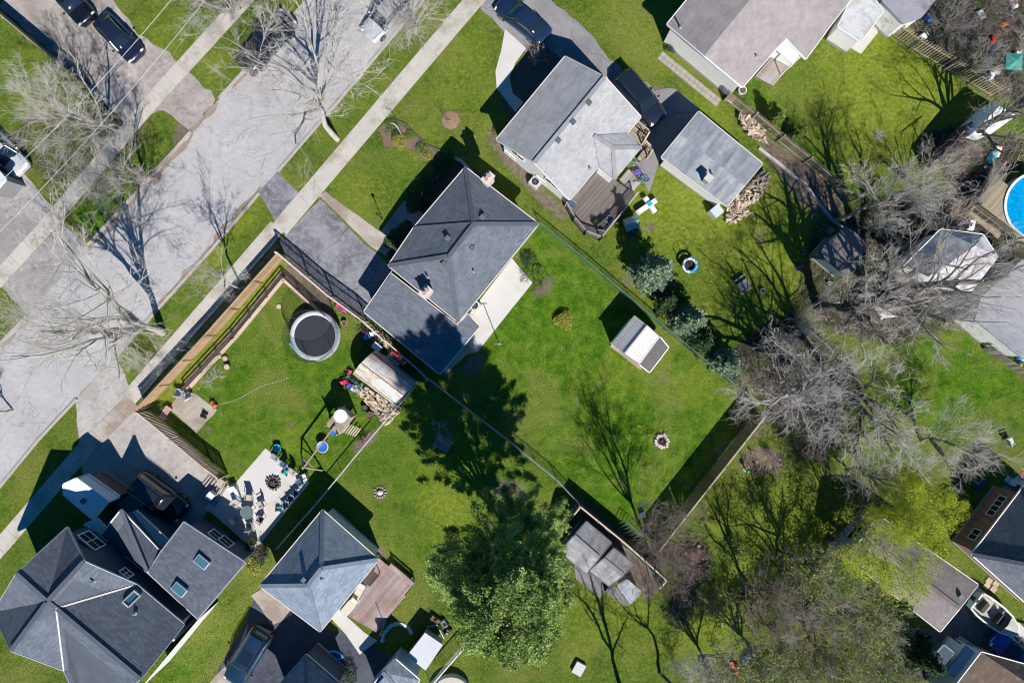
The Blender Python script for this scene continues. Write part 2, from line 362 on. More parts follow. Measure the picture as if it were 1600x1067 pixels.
def make_ground():
    ny, nx = GXX.shape
    V = np.stack([GXX, GYY, np.zeros_like(GXX)], -1).reshape(-1, 3)
    i = (np.arange(ny-1)[:, None]*nx+np.arange(nx-1)[None]).reshape(-1)
    me = rawmesh('ground', V, np.stack([i, i+1, i+nx+1, i+nx], 1))
    for k, a in MASK.items():
        at = me.attributes.new(k, 'FLOAT', 'POINT'); at.data.foreach_set('value', a.astype('f').ravel())
    m, t, b = newmat('turf'); v = coords(t, 'World')
    n1 = t.noise(v, .35, 6, .65); n2 = t.noise(v, 3.2, 5, .7); n3 = t.noise(v, 22, 3, .7); n4 = t.noise(v, 75, 2, .6)
    base = t.ramp(n1, [(.34, (.042,.105,.006)), (.5, (.092,.165,.013)), (.64, (.175,.215,.030))])
    worn = t.noise(v, .13, 5, .7, .8)
    base = t.mix(t.ramp(n2, [(.42, .0), (.66, .8)]), base, (.20,.22,.050))
    n5 = t.noise(v, 7.5, 4, .75); base = t.mix(1., base, t.ramp(n5, [(.35, .55), (.5, 1.), (.65, 1.35)]), 'MULTIPLY')
    def masked(key, edge=.5, hard=.28):
        a = t.attr(key)[2]
        s = t.math('ADD', a, t.math('MULTIPLY', t.math('SUBTRACT', t.noise(v, 1.9, 6, .72), .5), 1.3))
        return t.ramp(s, [(edge-hard, 0.), (edge+hard, 1.)])
    c = t.mix(masked('lush', .5, .35), base, t.mix(1., t.ramp(t.noise(v, 1.1, 6, .7), [(.36, (.036,.118,.004)), (.5, (.085,.185,.010)), (.64, (.175,.25,.022))]), t.ramp(n5, [(.35, .6), (.5, 1.), (.65, 1.35)]), 'MULTIPLY'))
    c = t.mix(t.ramp(worn, [(.49, 0.), (.63, .65)]), c, t.ramp(n5, [(.35, (.13,.16,.02)), (.5, (.22,.235,.05)), (.65, (.31,.28,.11))]))
    bare = t.ramp(t.noise(v, .75, 7, .75, .3), [(.61, 0.), (.70, .8)]); c = t.mix(bare, c, t.ramp(n5, [(.4, (.17,.13,.07)), (.6, (.29,.25,.15))]))
    c = t.mix(t.math('MULTIPLY', masked('dry', .5, .35), .75), c, t.ramp(n2, [(.34, (.14,.205,.010)), (.5, (.25,.31,.022)), (.66, (.37,.37,.10))]))
    fine = t.ramp(n3, [(.3, .35), (.5, 1.), (.7, 1.75)]); c = t.mix(1., c, fine, 'MULTIPLY')
    soil = t.ramp(n2, [(.3, (.10,.070,.050)), (.5, (.19,.145,.105)), (.7, (.30,.245,.19))])
    soil = t.mix(t.ramp(n3, [(.45, 0.), (.7, .6)]), soil, (.36,.31,.26))
    c = t.mix(masked('dirt', .52, .2), c, soil)
    lit = t.ramp(n3, [(.3, (.010,.008,.007)), (.48, (.045,.034,.027)), (.6, (.11,.085,.066)), (.75, (.26,.22,.19))])
    lit = t.mix(t.ramp(n1, [(.42, 0.), (.6, .8)]), lit, t.ramp(n3, [(.3, (.03,.05,.01)), (.7, (.13,.17,.04))]))
    c = t.mix(masked('litter', .5, .25), c, lit)
    vor = t.add('ShaderNodeTexVoronoi'); t.inp(vor.inputs['Vector'], v); vor.inputs['Scale'].default_value = 2.6     # daisies and dandelions
    spots = t.ramp(vor.outputs['Distance'], [(.035, 1.), (.05, 0.)])
    c = t.mix(t.math('MULTIPLY', spots, t.ramp(t.noise(v, .25, 2), [(.5, 0.), (.6, .8)])), c, (.55,.56,.42))
    t.l.new(c, b.inputs['Base Color']); b.inputs['Roughness'].default_value = .95; b.inputs['Specular IOR Level'].default_value = .1
    h = t.math('ADD', n3, t.math('MULTIPLY', n4, .6)); t.l.new(t.bump(h, .9, .09), b.inputs['Normal'])
    me.materials.append(m); o = bpy.data.objects.new('ground', me); link(o); struct(o)
make_ground()

# ---------------------------------------------------------------- paved surfaces
def asphalt(name, lo, hi, spots, pale=None, crack=.6):
    m, t, b = newmat(name); v = coords(t, 'World')
    n1 = t.noise(v, .28, 6, .62, .6); n2 = t.noise(v, 2.2, 6, .7); n3 = t.noise(v, 45, 2, .8)
    c = t.ramp(n1, [(.35, lo), (.65, hi)]); c = t.mix(t.ramp(n2, [(.45, 0.), (.68, .75)]), c, spots)
    c = t.mix(.5, c, t.mix(1., c, t.ramp(n3, [(.3, .55), (.7, 1.4)]), 'MULTIPLY'))
    if crack:
        w = t.add('ShaderNodeVectorMath', operation='ADD'); t.inp(w.inputs[0], v)
        nz = t.add('ShaderNodeTexNoise'); t.inp(nz.inputs['Vector'], v); nz.inputs['Scale'].default_value = 1.1; t.inp(w.inputs[1], nz.outputs['Color'])
        vo = t.add('ShaderNodeTexVoronoi', feature='DISTANCE_TO_EDGE'); t.inp(vo.inputs['Vector'], w.outputs[0]); vo.inputs['Scale'].default_value = .22
        c = t.mix(t.math('MULTIPLY', t.ramp(vo.outputs['Distance'], [(.004, 1.), (.009, 0.)]), crack), c, tuple(x*.45 for x in lo))
    t.l.new(c, b.inputs['Base Color']); b.inputs['Roughness'].default_value = .9; b.inputs['Specular IOR Level'].default_value = .2
    t.l.new(t.bump(n3, .5, .015), b.inputs['Normal']); return m
ROAD = asphalt('old_asphalt', (.375,.36,.36), (.445,.43,.432), (.335,.315,.312), crack=.35)
DRIVE = asphalt('dark_asphalt', (.10,.10,.115), (.25,.25,.272), (.33,.325,.345), crack=.5)
DRIVE2 = asphalt('fresh_asphalt', (.045,.05,.068), (.085,.09,.115), (.10,.105,.13), crack=.3)
GRAVEL = asphalt('grey_gravel', (.20,.19,.195), (.33,.315,.31), (.26,.23,.20), crack=0)
CONC = M('concrete', (.47,.435,.385), .12, 1.3, .9, bump=.3, fine=35, stain=(.33,.29,.24), stains=.4)
CONCW = M('pale_concrete', (.54,.515,.485), .07, .8, .9, bump=.2, fine=30, stain=(.48,.44,.39), stains=.3)
CONCD = M('dirty_concrete', (.42,.37,.315), .16, .9, .9, bump=.3, fine=30, stain=(.28,.22,.18), stains=.6)
CURB = M('curb_concrete', (.42,.38,.34), .18, 2, .9, bump=.3)
def rough_edges(pts, step=.6, jit=.05, seed=1):
    rr = random.Random(seed); out = []
    P = [W(*p) for p in pts]
    for i, p in enumerate(P):
        q = P[(i+1) % len(P)]; n = max(1, int((q-p).length/step))
        for k in range(n):
            a = p.lerp(q, k/n); out.append((a.x+rr.gauss(0, jit), a.y+rr.gauss(0, jit)))
    return out
def sheet(name, pts, z, mat, jit=.05, parent=None):
    PAVED.append(pts); P = rough_edges(pts, jit=jit, seed=len(PAVED))
    bm = bmesh.new(); f = bm.faces.new([bm.verts.new((x, y, z)) for x, y in P]); f.normal_update()
    if f.normal.z < 0: f.normal_flip()
    bmesh.ops.triangulate(bm, faces=bm.faces[:]); me = bpy.data.meshes.new(name); bm.to_mesh(me); bm.free(); me.materials.append(mat)
    o = bpy.data.objects.new(name, me); link(o)
    if parent is None: struct(o)
    else: o.parent = parent
    return o
ROADP = [(700,-45),(662,0),(619,51),(518,171),(408,298),(326,395),(250,479),(180,558),(120,620),(60,685),(0,758),(-60,830),(-200,700),(-60,600),(0,535),(45,490),(135,384),(214,300),(298,205),(388,104),(480,0),(520,-45)]
sheet('road', ROADP, .008, ROAD, .02)
def strip(a, b, w):   # pixel quad of a band with width w px
    a = Vector(a); b = Vector(b); d = (b-a).normalized(); n = Vector((-d.y, d.x))*w/2
    return [tuple(a+n), tuple(b+n), tuple(b-n), tuple(a-n)]
def slab_walk(name, a, b, w, L=1.5, z=.035, mat=None, jit=.0):
    """a walk cast in slabs: the bed, and every slab a piece of its own"""
    q = strip(a, b, w); PAVED.append(q)
    bed = MB().prism([W(*p) for p in q], -.02, .022); root = put(name, bed, CONCD); struct(root)
    A, B = W(*a), W(*b); d = B-A; n = max(1, round(d.length/L)); ang = math.atan2(d.y, d.x); l = d.length/n
    me = MB().box((0,0,0), (l-.022, w*SC-.03, .05)).mesh('slab'); me.materials.append(mat or CONC)
    for i in range(n):
        p = A+d*((i+.5)/n); o = bpy.data.objects.new('slab', me); link(o); o.parent = root
        o.location = Vector((p.x, p.y, z-.012+R.uniform(-.004, .004)))-root.location; o.rotation_euler = (R.gauss(0,.002), R.gauss(0,.002), ang+R.gauss(0,.002))
    return root
KD = asphalt('kerb_dirt', (.22,.165,.13), (.33,.28,.245), (.28,.21,.16), crack=0)
for p in ([(388,106),(391,109),(345,160),(302,209),(297,206)],[(214,302),(222,300),(180,350),(142,392),(135,386)],[(298,207),(304,210),(262,262),(240,290),(238,276)],[(60,483),(45,492),(0,540),(6,545),(30,520)],[(326,393),(322,390),(370,330),(404,290),(408,296)],[(250,477),(246,474),(290,425),(322,391),(326,395)]): sheet('road', p, .013, KD, .12)
slab_walk('sidewalk', (760,-22), (437,358), 28); slab_walk('sidewalk', (433,354), (201,623), 26); slab_walk('sidewalk', (208,626), (134,700), 26, mat=CONCD); slab_walk('sidewalk', (134,700), (-40,900), 26)
slab_walk('sidewalk', (400,-20), (247,148), 25); slab_walk('sidewalk', (247,148), (67,360), 24); slab_walk('sidewalk', (67,360), (-20,455), 24)
def curb(pts):
    mb = MB()
    for a, b in zip(pts[:-1], pts[1:]): mb.bar(W(*a, .045), W(*b, .045), .2, .14)
    o = put('curb', mb, CURB); struct(o)
curb([(690,-35),(662,0),(619,51),(518,171),(434,268)]); curb([(405,302),(326,395),(250,479),(182,556)]); curb([(120,623),(60,687),(0,760),(-60,832)])
curb([(510,-35),(480,0),(388,104),(342,154)]); curb([(298,206),(214,300),(137,383)]); curb([(43,493),(0,536),(-60,600)])
sheet('driveway', [(432,270),(472,306),(447,338),(433,352),(404,300)], .012, DRIVE, .03)                   # apron of the middle house
sheet('driveway', [(436,378),(500,311),(508,318),(560,372),(602,408),(612,424),(578,502),(523,466),(446,399)], .012, DRIVE, .03)
sheet('driveway', [(118,622),(182,556),(217,640),(265,672),(345,742),(352,760),(300,835),(262,860),(130,745)], .012, asphalt('stained_driveway',(.34,.31,.29),(.44,.41,.385),(.28,.24,.21),crack=.3), .04)
sheet('driveway', [(10,-10),(165,-20),(215,52),(264,84),(338,154),(300,207),(255,172),(200,195),(110,110),(0,12)], .012, asphalt('worn_driveway',(.28,.25,.235),(.42,.385,.365),(.24,.18,.13),crack=.4), .08)
sheet('driveway', [(-40,235),(10,240),(62,300),(100,350),(137,383),(43,493),(-40,400)], .012, asphalt('grey_driveway',(.25,.235,.24),(.36,.34,.345),(.22,.18,.15),crack=.4), .06)
sheet('driveway', [(748,12),(758,-20),(840,-20),(880,18),(917,50),(953,93),(985,118),(1021,140),(1057,138),(1094,171),(1032,247),(1015,300),(985,262),(1000,250),(985,195),(870,130),(845,100),(790,52)], .012, asphalt('patchy_driveway',(.19,.185,.195),(.30,.29,.295),(.23,.20,.18),crack=.5), .1)
sheet('driveway', [(400,925),(420,915),(470,955),(505,985),(560,985),(600,1020),(640,1067),(700,1120),(300,1120),(330,1067),(385,970)], .012, DRIVE2, .03)
sheet('driveway', [(392,930),(420,912),(470,950),(440,970),(424,976),(405,946)], .018, CONCD, .01)
sheet('driveway', [(325,1067),(352,1040),(372,1010),(388,975),(362,1067),(330,1110),(290,1110)], .018, CONCD, .03)
sheet('driveway', [(1390,975),(1475,985),(1527,915),(1560,950),(1620,1020),(1620,1120),(1480,1067),(1450,1010)], .012, asphalt('brown_asphalt',(.10,.095,.10),(.16,.15,.155),(.2,.18,.17),crack=.3), .05)
sheet('path', [(1527,915),(1570,950),(1620,1000),(1620,1022),(1560,962),(1520,925)], .018, CONCW, .01)
sheet('path', [(789,46),(822,76),(806,98),(796,121),(801,146),(818,160),(805,176),(790,157),(776,138),(774,112),(783,80)], .022, CONCW, .005)
sheet('path', [(498,305),(508,300),(594,362),(632,313),(662,335),(612,405),(580,386)], .02, CONCD, .01)
sheet('patio', [(800,404),(832,442),(745,551),(724,532),(749,511),(732,492)], .022, CONCW, .004)
sheet('patio', [(415,700),(484,754),(398,860),(330,800),(318,795),(348,762),(369,753)], .03, CONCW, .004)
sheet('patio', [(288,606),(306,616),(339,640),(308,676),(264,638)], .03, CONCD, .03)
sheet('patio', [(700,583),(728,556),(745,551),(724,532),(700,560),(690,580)], .018, CONCD, .06)
sheet('patio', [(517,965),(530,952),(570,988),(590,1000),(562,1022),(540,990)], .022, CONCW, .004)
sheet('patio', [(1178,122),(1212,79),(1239,98),(1207,136)], .02, M('grey_pavers',(.20,.18,.16),.3,2,.9), .01)
sheet('patio', [(895,873),(938,900),(954,915),(937,933),(900,905)], .02, M('dark_concrete',(.23,.21,.20),.25,1.5,.9), .02)
sheet('patio', [(940,905),(975,925),(988,941),(978,947),(945,925)], .02, M('dark_concrete'), .02)
sheet('patio', [(1305,60),(1345,85),(1372,52),(1365,20),(1330,20)], .02, M('pale_pavers',(.50,.47,.44),.12,2,.9), .02)
sheet('gravel_bed', [(700,237),(745,265),(800,330),(780,335),(722,262),(690,300),(655,350),(640,330),(680,270)], .012, M('mulch',(.07,.055,.05),.4,3,.95,bump=.5), .08)
sheet('gravel_bed', [(592,200),(612,185),(640,205),(690,245),(665,252),(640,235),(600,228)], .012, M('mulch_brown',(.17,.11,.075),.4,3,.95,bump=.5), .08)
sheet('gravel_bed', [(603,398),(645,352),(655,360),(612,412)], .03, M('mulch'), .03)
sheet('gravel_bed', [(845,66),(880,96),(870,108),(800,190),(782,160),(803,146),(800,120),(812,96),(826,75)], .016, M('dark_soil',(.10,.085,.08),.35,3,.95,bump=.5), .08)

# grass that stands up from the turf, clumps and single blades
def grass():
    n = 150000; rng = np.random.default_rng(3)
    px = rng.uniform(-60, 1660, n); py = rng.uniform(-50, 1117, n)
    keep = np.ones(n, bool)
    for p in PAVED+FOOT: keep &= ~inpoly(px, py, p)
    ix = np.clip(((px-800)*SC+60)/.3+14, 0, len(gx)-1).astype(int); iy = np.clip(((533.5-py)*SC+42)/.3+14, 0, len(gy)-1).astype(int)
    bad = MASK['dirt'][iy, ix]*1.1+MASK['litter'][iy, ix]*.9
    keep &= rng.uniform(0, 1, n) > bad
    px, py = px[keep], py[keep]; k = len(px); X = (px-800)*SC; Y = (533.5-py)*SC
    dry = MASK['dry'][iy[keep], ix[keep]]; r = np.clip(rng.normal(.35, .16, k)+dry*.4, 0, 1)
    a = rng.uniform(0, 2*PI, k); h = rng.uniform(.03, .085, k); w = rng.uniform(.02, .05, k); l = rng.uniform(-.07, .07, (k, 2))
    V = np.zeros((k, 3, 3)); V[:, 0] = np.stack([X-np.cos(a)*w, Y-np.sin(a)*w, np.zeros(k)], 1); V[:, 1] = np.stack([X+np.cos(a)*w, Y+np.sin(a)*w, np.zeros(k)], 1)
    V[:, 2] = np.stack([X+l[:, 0], Y+l[:, 1], h], 1)
    me = rawmesh('grass', V.reshape(-1, 3), np.arange(3*k).reshape(k, 3), False, r)
    me.materials.append(leafmat('grass_blades', [(0, (.030,.095,.005)), (.35, (.085,.18,.014)), (.7, (.19,.25,.045)), (1, (.40,.38,.17))], .3, .8))
    o = bpy.data.objects.new('grass', me); link(o); o['kind'] = 'stuff'; o['label'] = 'short spring grass over all the lawns'
def litter():
    n = 60000; rng = np.random.default_rng(5)
    px = rng.uniform(-40, 1640, n); py = rng.uniform(-40, 1107, n)
    ix = np.clip(((px-800)*SC+60)/.3+14, 0, len(gx)-1).astype(int); iy = np.clip(((533.5-py)*SC+42)/.3+14, 0, len(gy)-1).astype(int)
    keep = rng.uniform(.25, 1, n) < MASK['litter'][iy, ix]
    for p in PAVED+FOOT: keep &= ~inpoly(px, py, p)
    X = (px[keep]-800)*SC; Y = (533.5-py[keep])*SC; k = len(X)
    me = leaves('fallen_leaves', np.stack([X, Y, rng.uniform(.03, .12, k)], 1), .075, rng, .02, 1, 1.2)
    me.materials.append(leafmat('dead_leaves', [(0, (.02,.015,.012)), (.4, (.075,.052,.036)), (.75, (.17,.125,.09)), (1, (.40,.35,.29))], .05, .9))
    o = bpy.data.objects.new('fallen_leaves', me); link(o); o['kind'] = 'stuff'; o['label'] = 'brown fallen leaves under the shrubs'
    # fallen twigs
    k = 7000; sel = rng.integers(0, len(X), k); a = rng.uniform(0, 2*PI, k); L = rng.uniform(.2, 1.1, k)
    S = np.stack([X[sel], Y[sel], rng.uniform(.03, .1, k), X[sel]+np.cos(a)*L, Y[sel]+np.sin(a)*L, rng.uniform(.04, .3, k), np.full(k, .014), np.full(k, .006)], 1)
    me = segmesh('fallen_twigs', S, 3); me.materials.append(M('twig_grey', (.30,.275,.25), .4, 2, .9, bump=0))
    o = bpy.data.objects.new('fallen_twigs', me); link(o); o['kind'] = 'stuff'; o['label'] = 'grey fallen twigs in the brush'
FOOT = []
# ---------------------------------------------------------------- buildings
def siding(name, col=None, pitch=.16, rough=.6, var=.08):
    if name in MATS: return MATS[name]
    m, t, b = newmat(name); v = coords(t, 'World'); sx = t.add('ShaderNodeSeparateXYZ'); t.inp(sx.inputs[0], v)
    fr = t.math('FRACT', t.math('DIVIDE', sx.outputs[2], pitch)); n = t.noise(v, 2, 4)
    c = t.ramp(n, [(.3, tuple(x*(1-var) for x in col)), (.7, col)])
    c = t.mix(t.ramp(fr, [(.0, .55), (.12, 0.)]), c, tuple(x*.4 for x in col))
    t.l.new(c, b.inputs['Base Color']); b.inputs['Roughness'].default_value = rough; t.l.new(t.bump(fr, .5, .015), b.inputs['Normal']); return m
def brickwall(name, c1, c2, mortar):
    if name in MATS: return MATS[name]
    m, t, b = newmat(name); v = coords(t, 'World'); mp = t.add('ShaderNodeMapping'); t.inp(mp.inputs[0], v); mp.inputs['Rotation'].default_value = (PI/2, 0, -GA)
    br = t.add('ShaderNodeTexBrick'); t.inp(br.inputs[0], mp.outputs[0]); br.inputs['Scale'].default_value = 1; br.inputs['Brick Width'].default_value = .22; br.inputs['Row Height'].default_value = .075; br.inputs['Mortar Size'].default_value = .01
    br.inputs['Color1'].default_value = (*c1, 1); br.inputs['Color2'].default_value = (*c2, 1); br.inputs['Mortar'].default_value = (*mortar, 1)
    t.l.new(br.outputs[0], b.inputs['Base Color']); b.inputs['Roughness'].default_value = .9; return m
WHITE = siding('white_siding', (.80,.79,.77)); NAVY = siding('navy_siding', (.055,.085,.13)); CREAM = siding('cream_siding', (.62,.58,.5))
REDBRICK = brickwall('red_brick', (.30,.09,.055), (.21,.06,.04), (.38,.34,.3))
TRIM = M('white_trim', (.80,.78,.75), .06, 1, .5, bump=0); GRT = M('grey_trim', (.30,.31,.33), .1, 1, .5, bump=0); GUT = M('pale_gutter', (.62,.57,.54), .1, 1, .5, bump=0); DGUT = M('dark_gutter', (.10,.10,.11), .1, 1, .5, bump=0)
GLASS = paint('window_glass', (.02,.035,.05), .08); VENTM = M('roof_vent_metal', (.12,.125,.13), .15, 3, .5, bump=0); BLACK = M('black_plastic', (.02,.02,.022), .2, 3, .5, bump=0)
GALV = paint('galvanised_steel', (.48,.49,.50), .4, .7); BRICKW = brickwall('pale_brick', (.55,.47,.42), (.45,.36,.31), (.6,.57,.53))
S_SLATE = shingle('slate_shingles', (.122,.138,.170), (.155,.172,.205)); S_WHITE = shingle('pale_grey_shingles', (.36,.36,.368), (.43,.43,.435), .34, .16, .16)
S_GAR = shingle('weathered_shingles', (.36,.375,.39), (.43,.44,.45), .3, .14, .22, (.13,.155,.19), 1.); S_TAN = shingle('taupe_shingles', (.33,.29,.285), (.38,.335,.325), .3, .14, .16)
S_DARK = shingle('charcoal_shingles', (.105,.122,.158), (.14,.158,.195), .34, .16, .3); S_BLUE = shingle('blue_grey_shingles', (.19,.235,.30), (.24,.285,.35), .34, .16, .28)
S_BROWN = shingle('brown_grey_shingles', (.215,.185,.18), (.26,.225,.215), .3, .14, .22); S_TAB = shingle('brown_tab_shingles', (.20,.14,.105), (.26,.19,.145), .45, .3, .3); S_GRID = shingle('steel_blue_shingles', (.17,.20,.25), (.24,.27,.32), .4, .24, .4)
S_SHED = shingle('shed_shingles', (.30,.30,.305), (.40,.40,.40), .34, .2, .3, (.16,.16,.17), .8)
from mathutils.geometry import tessellate_polygon
class Roof:
    def __init__(s, faces):
        s.F = [[W(*p) for p in f] for f in faces]; s.tri = []
        for f in s.F:
            for t in tessellate_polygon([[Vector((p.x, p.y, 0)) for p in f]]): s.tri.append([f[i] for i in t])
    def z(s, x, y, default=None):
        best = None
        for a, b, c in s.tri:
            d = (b.y-c.y)*(a.x-c.x)+(c.x-b.x)*(a.y-c.y)
            if abs(d) < 1e-9: continue
            u = ((b.y-c.y)*(x-c.x)+(c.x-b.x)*(y-c.y))/d; v = ((c.y-a.y)*(x-c.x)+(a.x-c.x)*(y-c.y))/d
            if u >= -.001 and v >= -.001 and u+v <= 1.001:
                q = u*a.z+v*b.z+(1-u-v)*c.z; best = q if best is None else max(best, q)
        return default if best is None else best
    def at(s, px, py, z0=4):
        z = z0
        for _ in range(5): p = W(px, py, z); z = s.z(p.x, p.y, z)
        return W(px, py, z)
def inset(P, d):
    P = [Vector((p[0], p[1])) for p in P]
    a = sum(P[i].x*P[(i+1)%len(P)].y-P[(i+1)%len(P)].x*P[i].y for i in range(len(P)))
    if a < 0: P = P[::-1]
    n = len(P); out = []
    for i in range(n):
        p0, p1, p2 = P[i-1], P[i], P[(i+1) % n]; d1 = (p1-p0).normalized(); d2 = (p2-p1).normalized()
        n1 = Vector((-d1.y, d1.x)); n2 = Vector((-d2.y, d2.x)); b = n1+n2; k = b.length
        if k < .2: out.append(p1+n1*d); continue
        b /= k; out.append(p1+b*min(3*d, d/max(.25, b.dot(n1))))
    return out
def roof_mesh(faces, th=.14):
    key = {}; V = []; FF = []
    for f in faces:
        ids = []
        for p in f:
            k = (round(p.x, 3), round(p.y, 3), round(p.z, 3))
            if k not in key: key[k] = len(V); V.append(p)
            ids.append(key[k])
        nrm = Vector((0,0,0))
        for i in range(len(ids)):
            a, b = V[ids[i]], V[ids[(i+1) % len(ids)]]; nrm += a.cross(b)
        if nrm.z < 0: ids = ids[::-1]
        FF.append(ids)
    E = {}
    for fi, ids in enumerate(FF):
        for i in range(len(ids)): E.setdefault(frozenset((ids[i], ids[(i+1) % len(ids)])), []).append((fi, ids[i], ids[(i+1) % len(ids)]))
    bm = bmesh.new(); uvl = bm.loops.layers.uv.new('UVMap'); n = len(V)
    vt = [bm.verts.new(p) for p in V]; vb = [bm.verts.new(p-Vector((0,0,th))) for p in V]
    for ids in FF:
        f = bm.faces.new([vt[i] for i in ids]); f.normal_update(); nn = f.normal.copy(); nn = nn if nn.z > 0 else -nn
        h = Vector((0,0,1)).cross(nn); h = h.normalized() if h.length > .02 else Vector((math.cos(GA), math.sin(GA), 0)); s = nn.cross(h)
        for lp in f.loops: lp[uvl].uv = (lp.vert.co.dot(h), lp.vert.co.dot(s))
        bm.faces.new([vb[i] for i in ids[::-1]])
    eaves = []; ridges = []
    for k, L in E.items():
        a, b = L[0][1], L[0][2]
        if len(L) == 1: bm.faces.new([vt[b], vt[a], vb[a], vb[b]]); eaves.append((V[a], V[b]))
        elif len(L) == 2:
            m = (V[a]+V[b])/2; c = [sum((V[i] for i in FF[l[0]]), Vector())/len(FF[l[0]]) for l in L]
            # convex when the centroids lie below the edge line's level on both sides compared with a straight sheet
            x = (V[b]-V[a]).normalized(); q = []
            for cc in c:
                d = cc-m; d -= x*d.dot(x); q.append(d.normalized())
            if (q[0]+q[1]).z < -.02: ridges.append((V[a], V[b]))
    bmesh.ops.triangulate(bm, faces=[f for f in bm.faces if len(f.verts) > 4])
    me = bpy.data.meshes.new('roof'); bm.to_mesh(me); bm.free(); return me, eaves, ridges
def building(name, label, cat, faces, foot, roofmat, wallmat, ins=.4, gut=None, th=.14, win=(), vents=(), chims=(), sky=(), pipes=(), cap=True, wallz=None, group=None, base=True, capmat=None):
    rf = Roof(faces); P = [W(*p) for p in foot]; c = sum(P, Vector())/len(P)
    root = thing(name, label, cat, (c.x, c.y, 0), 0, group)
    inn = inset(P, ins); FOOT.append([(800+p.x/SC, 533.5-p.y/SC) for p in inn])
    vs = []; fs = []; N = len(inn); zmax = max(p.z for p in P)
    for i in range(N):
        a, b = inn[i], inn[(i+1) % N]; k = max(2, int((b-a).length/.25))
        for j in range(k):
            o = len(vs)
            for q in (j/k, (j+1)/k):
                p = a.lerp(b, q); z = rf.z(p.x, p.y, None)
                if z is None: z = min(f.z for f in P)
                z -= th*.8; vs += [(p.x, p.y, 0), (p.x, p.y, z)]
            fs.append((o, o+2, o+3, o+1))
    put('wall', MB().add(vs, fs), wallmat, root)
    if base:
        mb = MB()
        for i in range(N): mb.bar((*inn[i], .12), (*inn[(i+1) % N], .12), .06, .3)
        put('foundation', mb, M('foundation_concrete', (.35,.33,.31), .15, 2, .9), root)
    me, eaves, ridges = roof_mesh(rf.F, th); me.materials.append(roofmat); ro = put('roof', me, None, root)
    if cap and ridges:
        mb = MB()
        for a, b in ridges:
            n = max(1, int((b-a).length/.3)); dz = Vector((0,0,.012))
            for j in range(n): mb.bar(a.lerp(b, j/n)+dz*(1+(j%2)*.5), a.lerp(b, (j+1)/n)+dz*(1+(j%2)*.5), .3, .022)
        put('ridge_cap', mb, capmat or roofmat_cap(roofmat), ro)
    if gut:
        mb = MB(); ins_c = Vector((c.x, c.y, 0))
        for a, b in eaves:
            d = (b-a).normalized(); out = Vector((d.y, -d.x, 0)).normalized()
            if out.dot((a+b)/2-ins_c) < 0: out = -out
            mb.bar(a+out*.05-Vector((0,0,.06)), b+out*.05-Vector((0,0,.06)), .07, .13)
        put('gutter', mb, gut, ro)
    for (x, y) in vents:
        p = rf.at(x, y); v = put('roof_vent', MB().box((p.x, p.y, p.z+.1), (.30,.30,.16), GA, taper=.85).box((p.x, p.y, p.z+.2), (.36,.36,.04), GA), VENTM, ro)
    for (x, y, h) in pipes:
        p = rf.at(x, y); put('vent_pipe', MB().tube([p-Vector((0,0,.1)), p+Vector((0,0,h))], .06, 10).lathe((p.x, p.y, p.z), [(.16, .0), (.07, .1)], 10), GALV, ro)
    for (x, y, w, d, h, mt) in chims:
        p = rf.at(x, y); top = p.z+h; mb = MB().box((p.x, p.y, top/2+p.z*.4), (w, d, top-p.z*.8), GA)
        ch = put('chimney', mb, mt, ro); put('chimney_cap', MB().box((p.x, p.y, top+.05), (w+.16, d+.16, .1), GA), CONCW, ch)
        for s in (-1, 1) if w > .45 else (): put('chimney_pot', MB().lathe((p.x+s*w*.22*math.cos(GA), p.y+s*w*.22*math.sin(GA), top+.1), [(.13,0),(.11,.3),(.14,.32),(.14,.36)], 12), M('clay_pot', (.45,.27,.2), .2, 4), ch)
    for (x, y, w, d) in sky:
        p = rf.at(x, y); e = .2; nx = (rf.z(p.x+e, p.y, p.z)-rf.z(p.x-e, p.y, p.z))/(2*e); ny = (rf.z(p.x, p.y+e, p.z)-rf.z(p.x, p.y-e, p.z))/(2*e)
        def up(qx, qy, h): return (p.x+qx, p.y+qy, p.z+nx*qx+ny*qy+h)
        a = -PI/2+GA; ux, uy = math.cos(a), math.sin(a); mb = MB(); K = [(-w/2,-d/2),(w/2,-d/2),(w/2,d/2),(-w/2,d/2)]
        Q = [(k[0]*ux-k[1]*uy, k[0]*uy+k[1]*ux) for k in K]
        for i in range(4): mb.bar(up(*Q[i], .08), up(*Q[(i+1) % 4], .08), .09, .2)
        s = put('skylight', mb, M('skylight_frame', (.45,.45,.46), .1, 3, .5, bump=0), ro)
        put('pane', MB().add([up(*q, .12) for q in Q], [(0,1,2,3)]), paint('skylight_glass', (.06,.16,.22), .1), s)
    for (ei, t, zc, w, h) in win:
        a, b = inn[ei % N], inn[(ei+1) % N]; d = (b-a).normalized(); o = Vector((d.y, -d.x)); m = a.lerp(b, t)+o*.03; ang = math.atan2(d.y, d.x)
        fr = MB(); f0 = .07
        for q in (-1, 1):
            fr.box((m.x+d.x*q*w/2, m.y+d.y*q*w/2, zc), (f0, .09, h+f0), ang); fr.box((m.x, m.y, zc+q*h/2), (w+f0, .1, f0), ang)
        fr.box((m.x, m.y, zc), (.05, .07, h), ang)
        if h > 1: fr.box((m.x, m.y, zc), (w, .065, .045), ang)
        wo = MB().box((m.x, m.y, zc), (w, .04, h), ang); wn_ = put('window', fr, TRIM, root); put('pane', wo, GLASS, wn_)
    return root, rf, inn
CAPS = {}
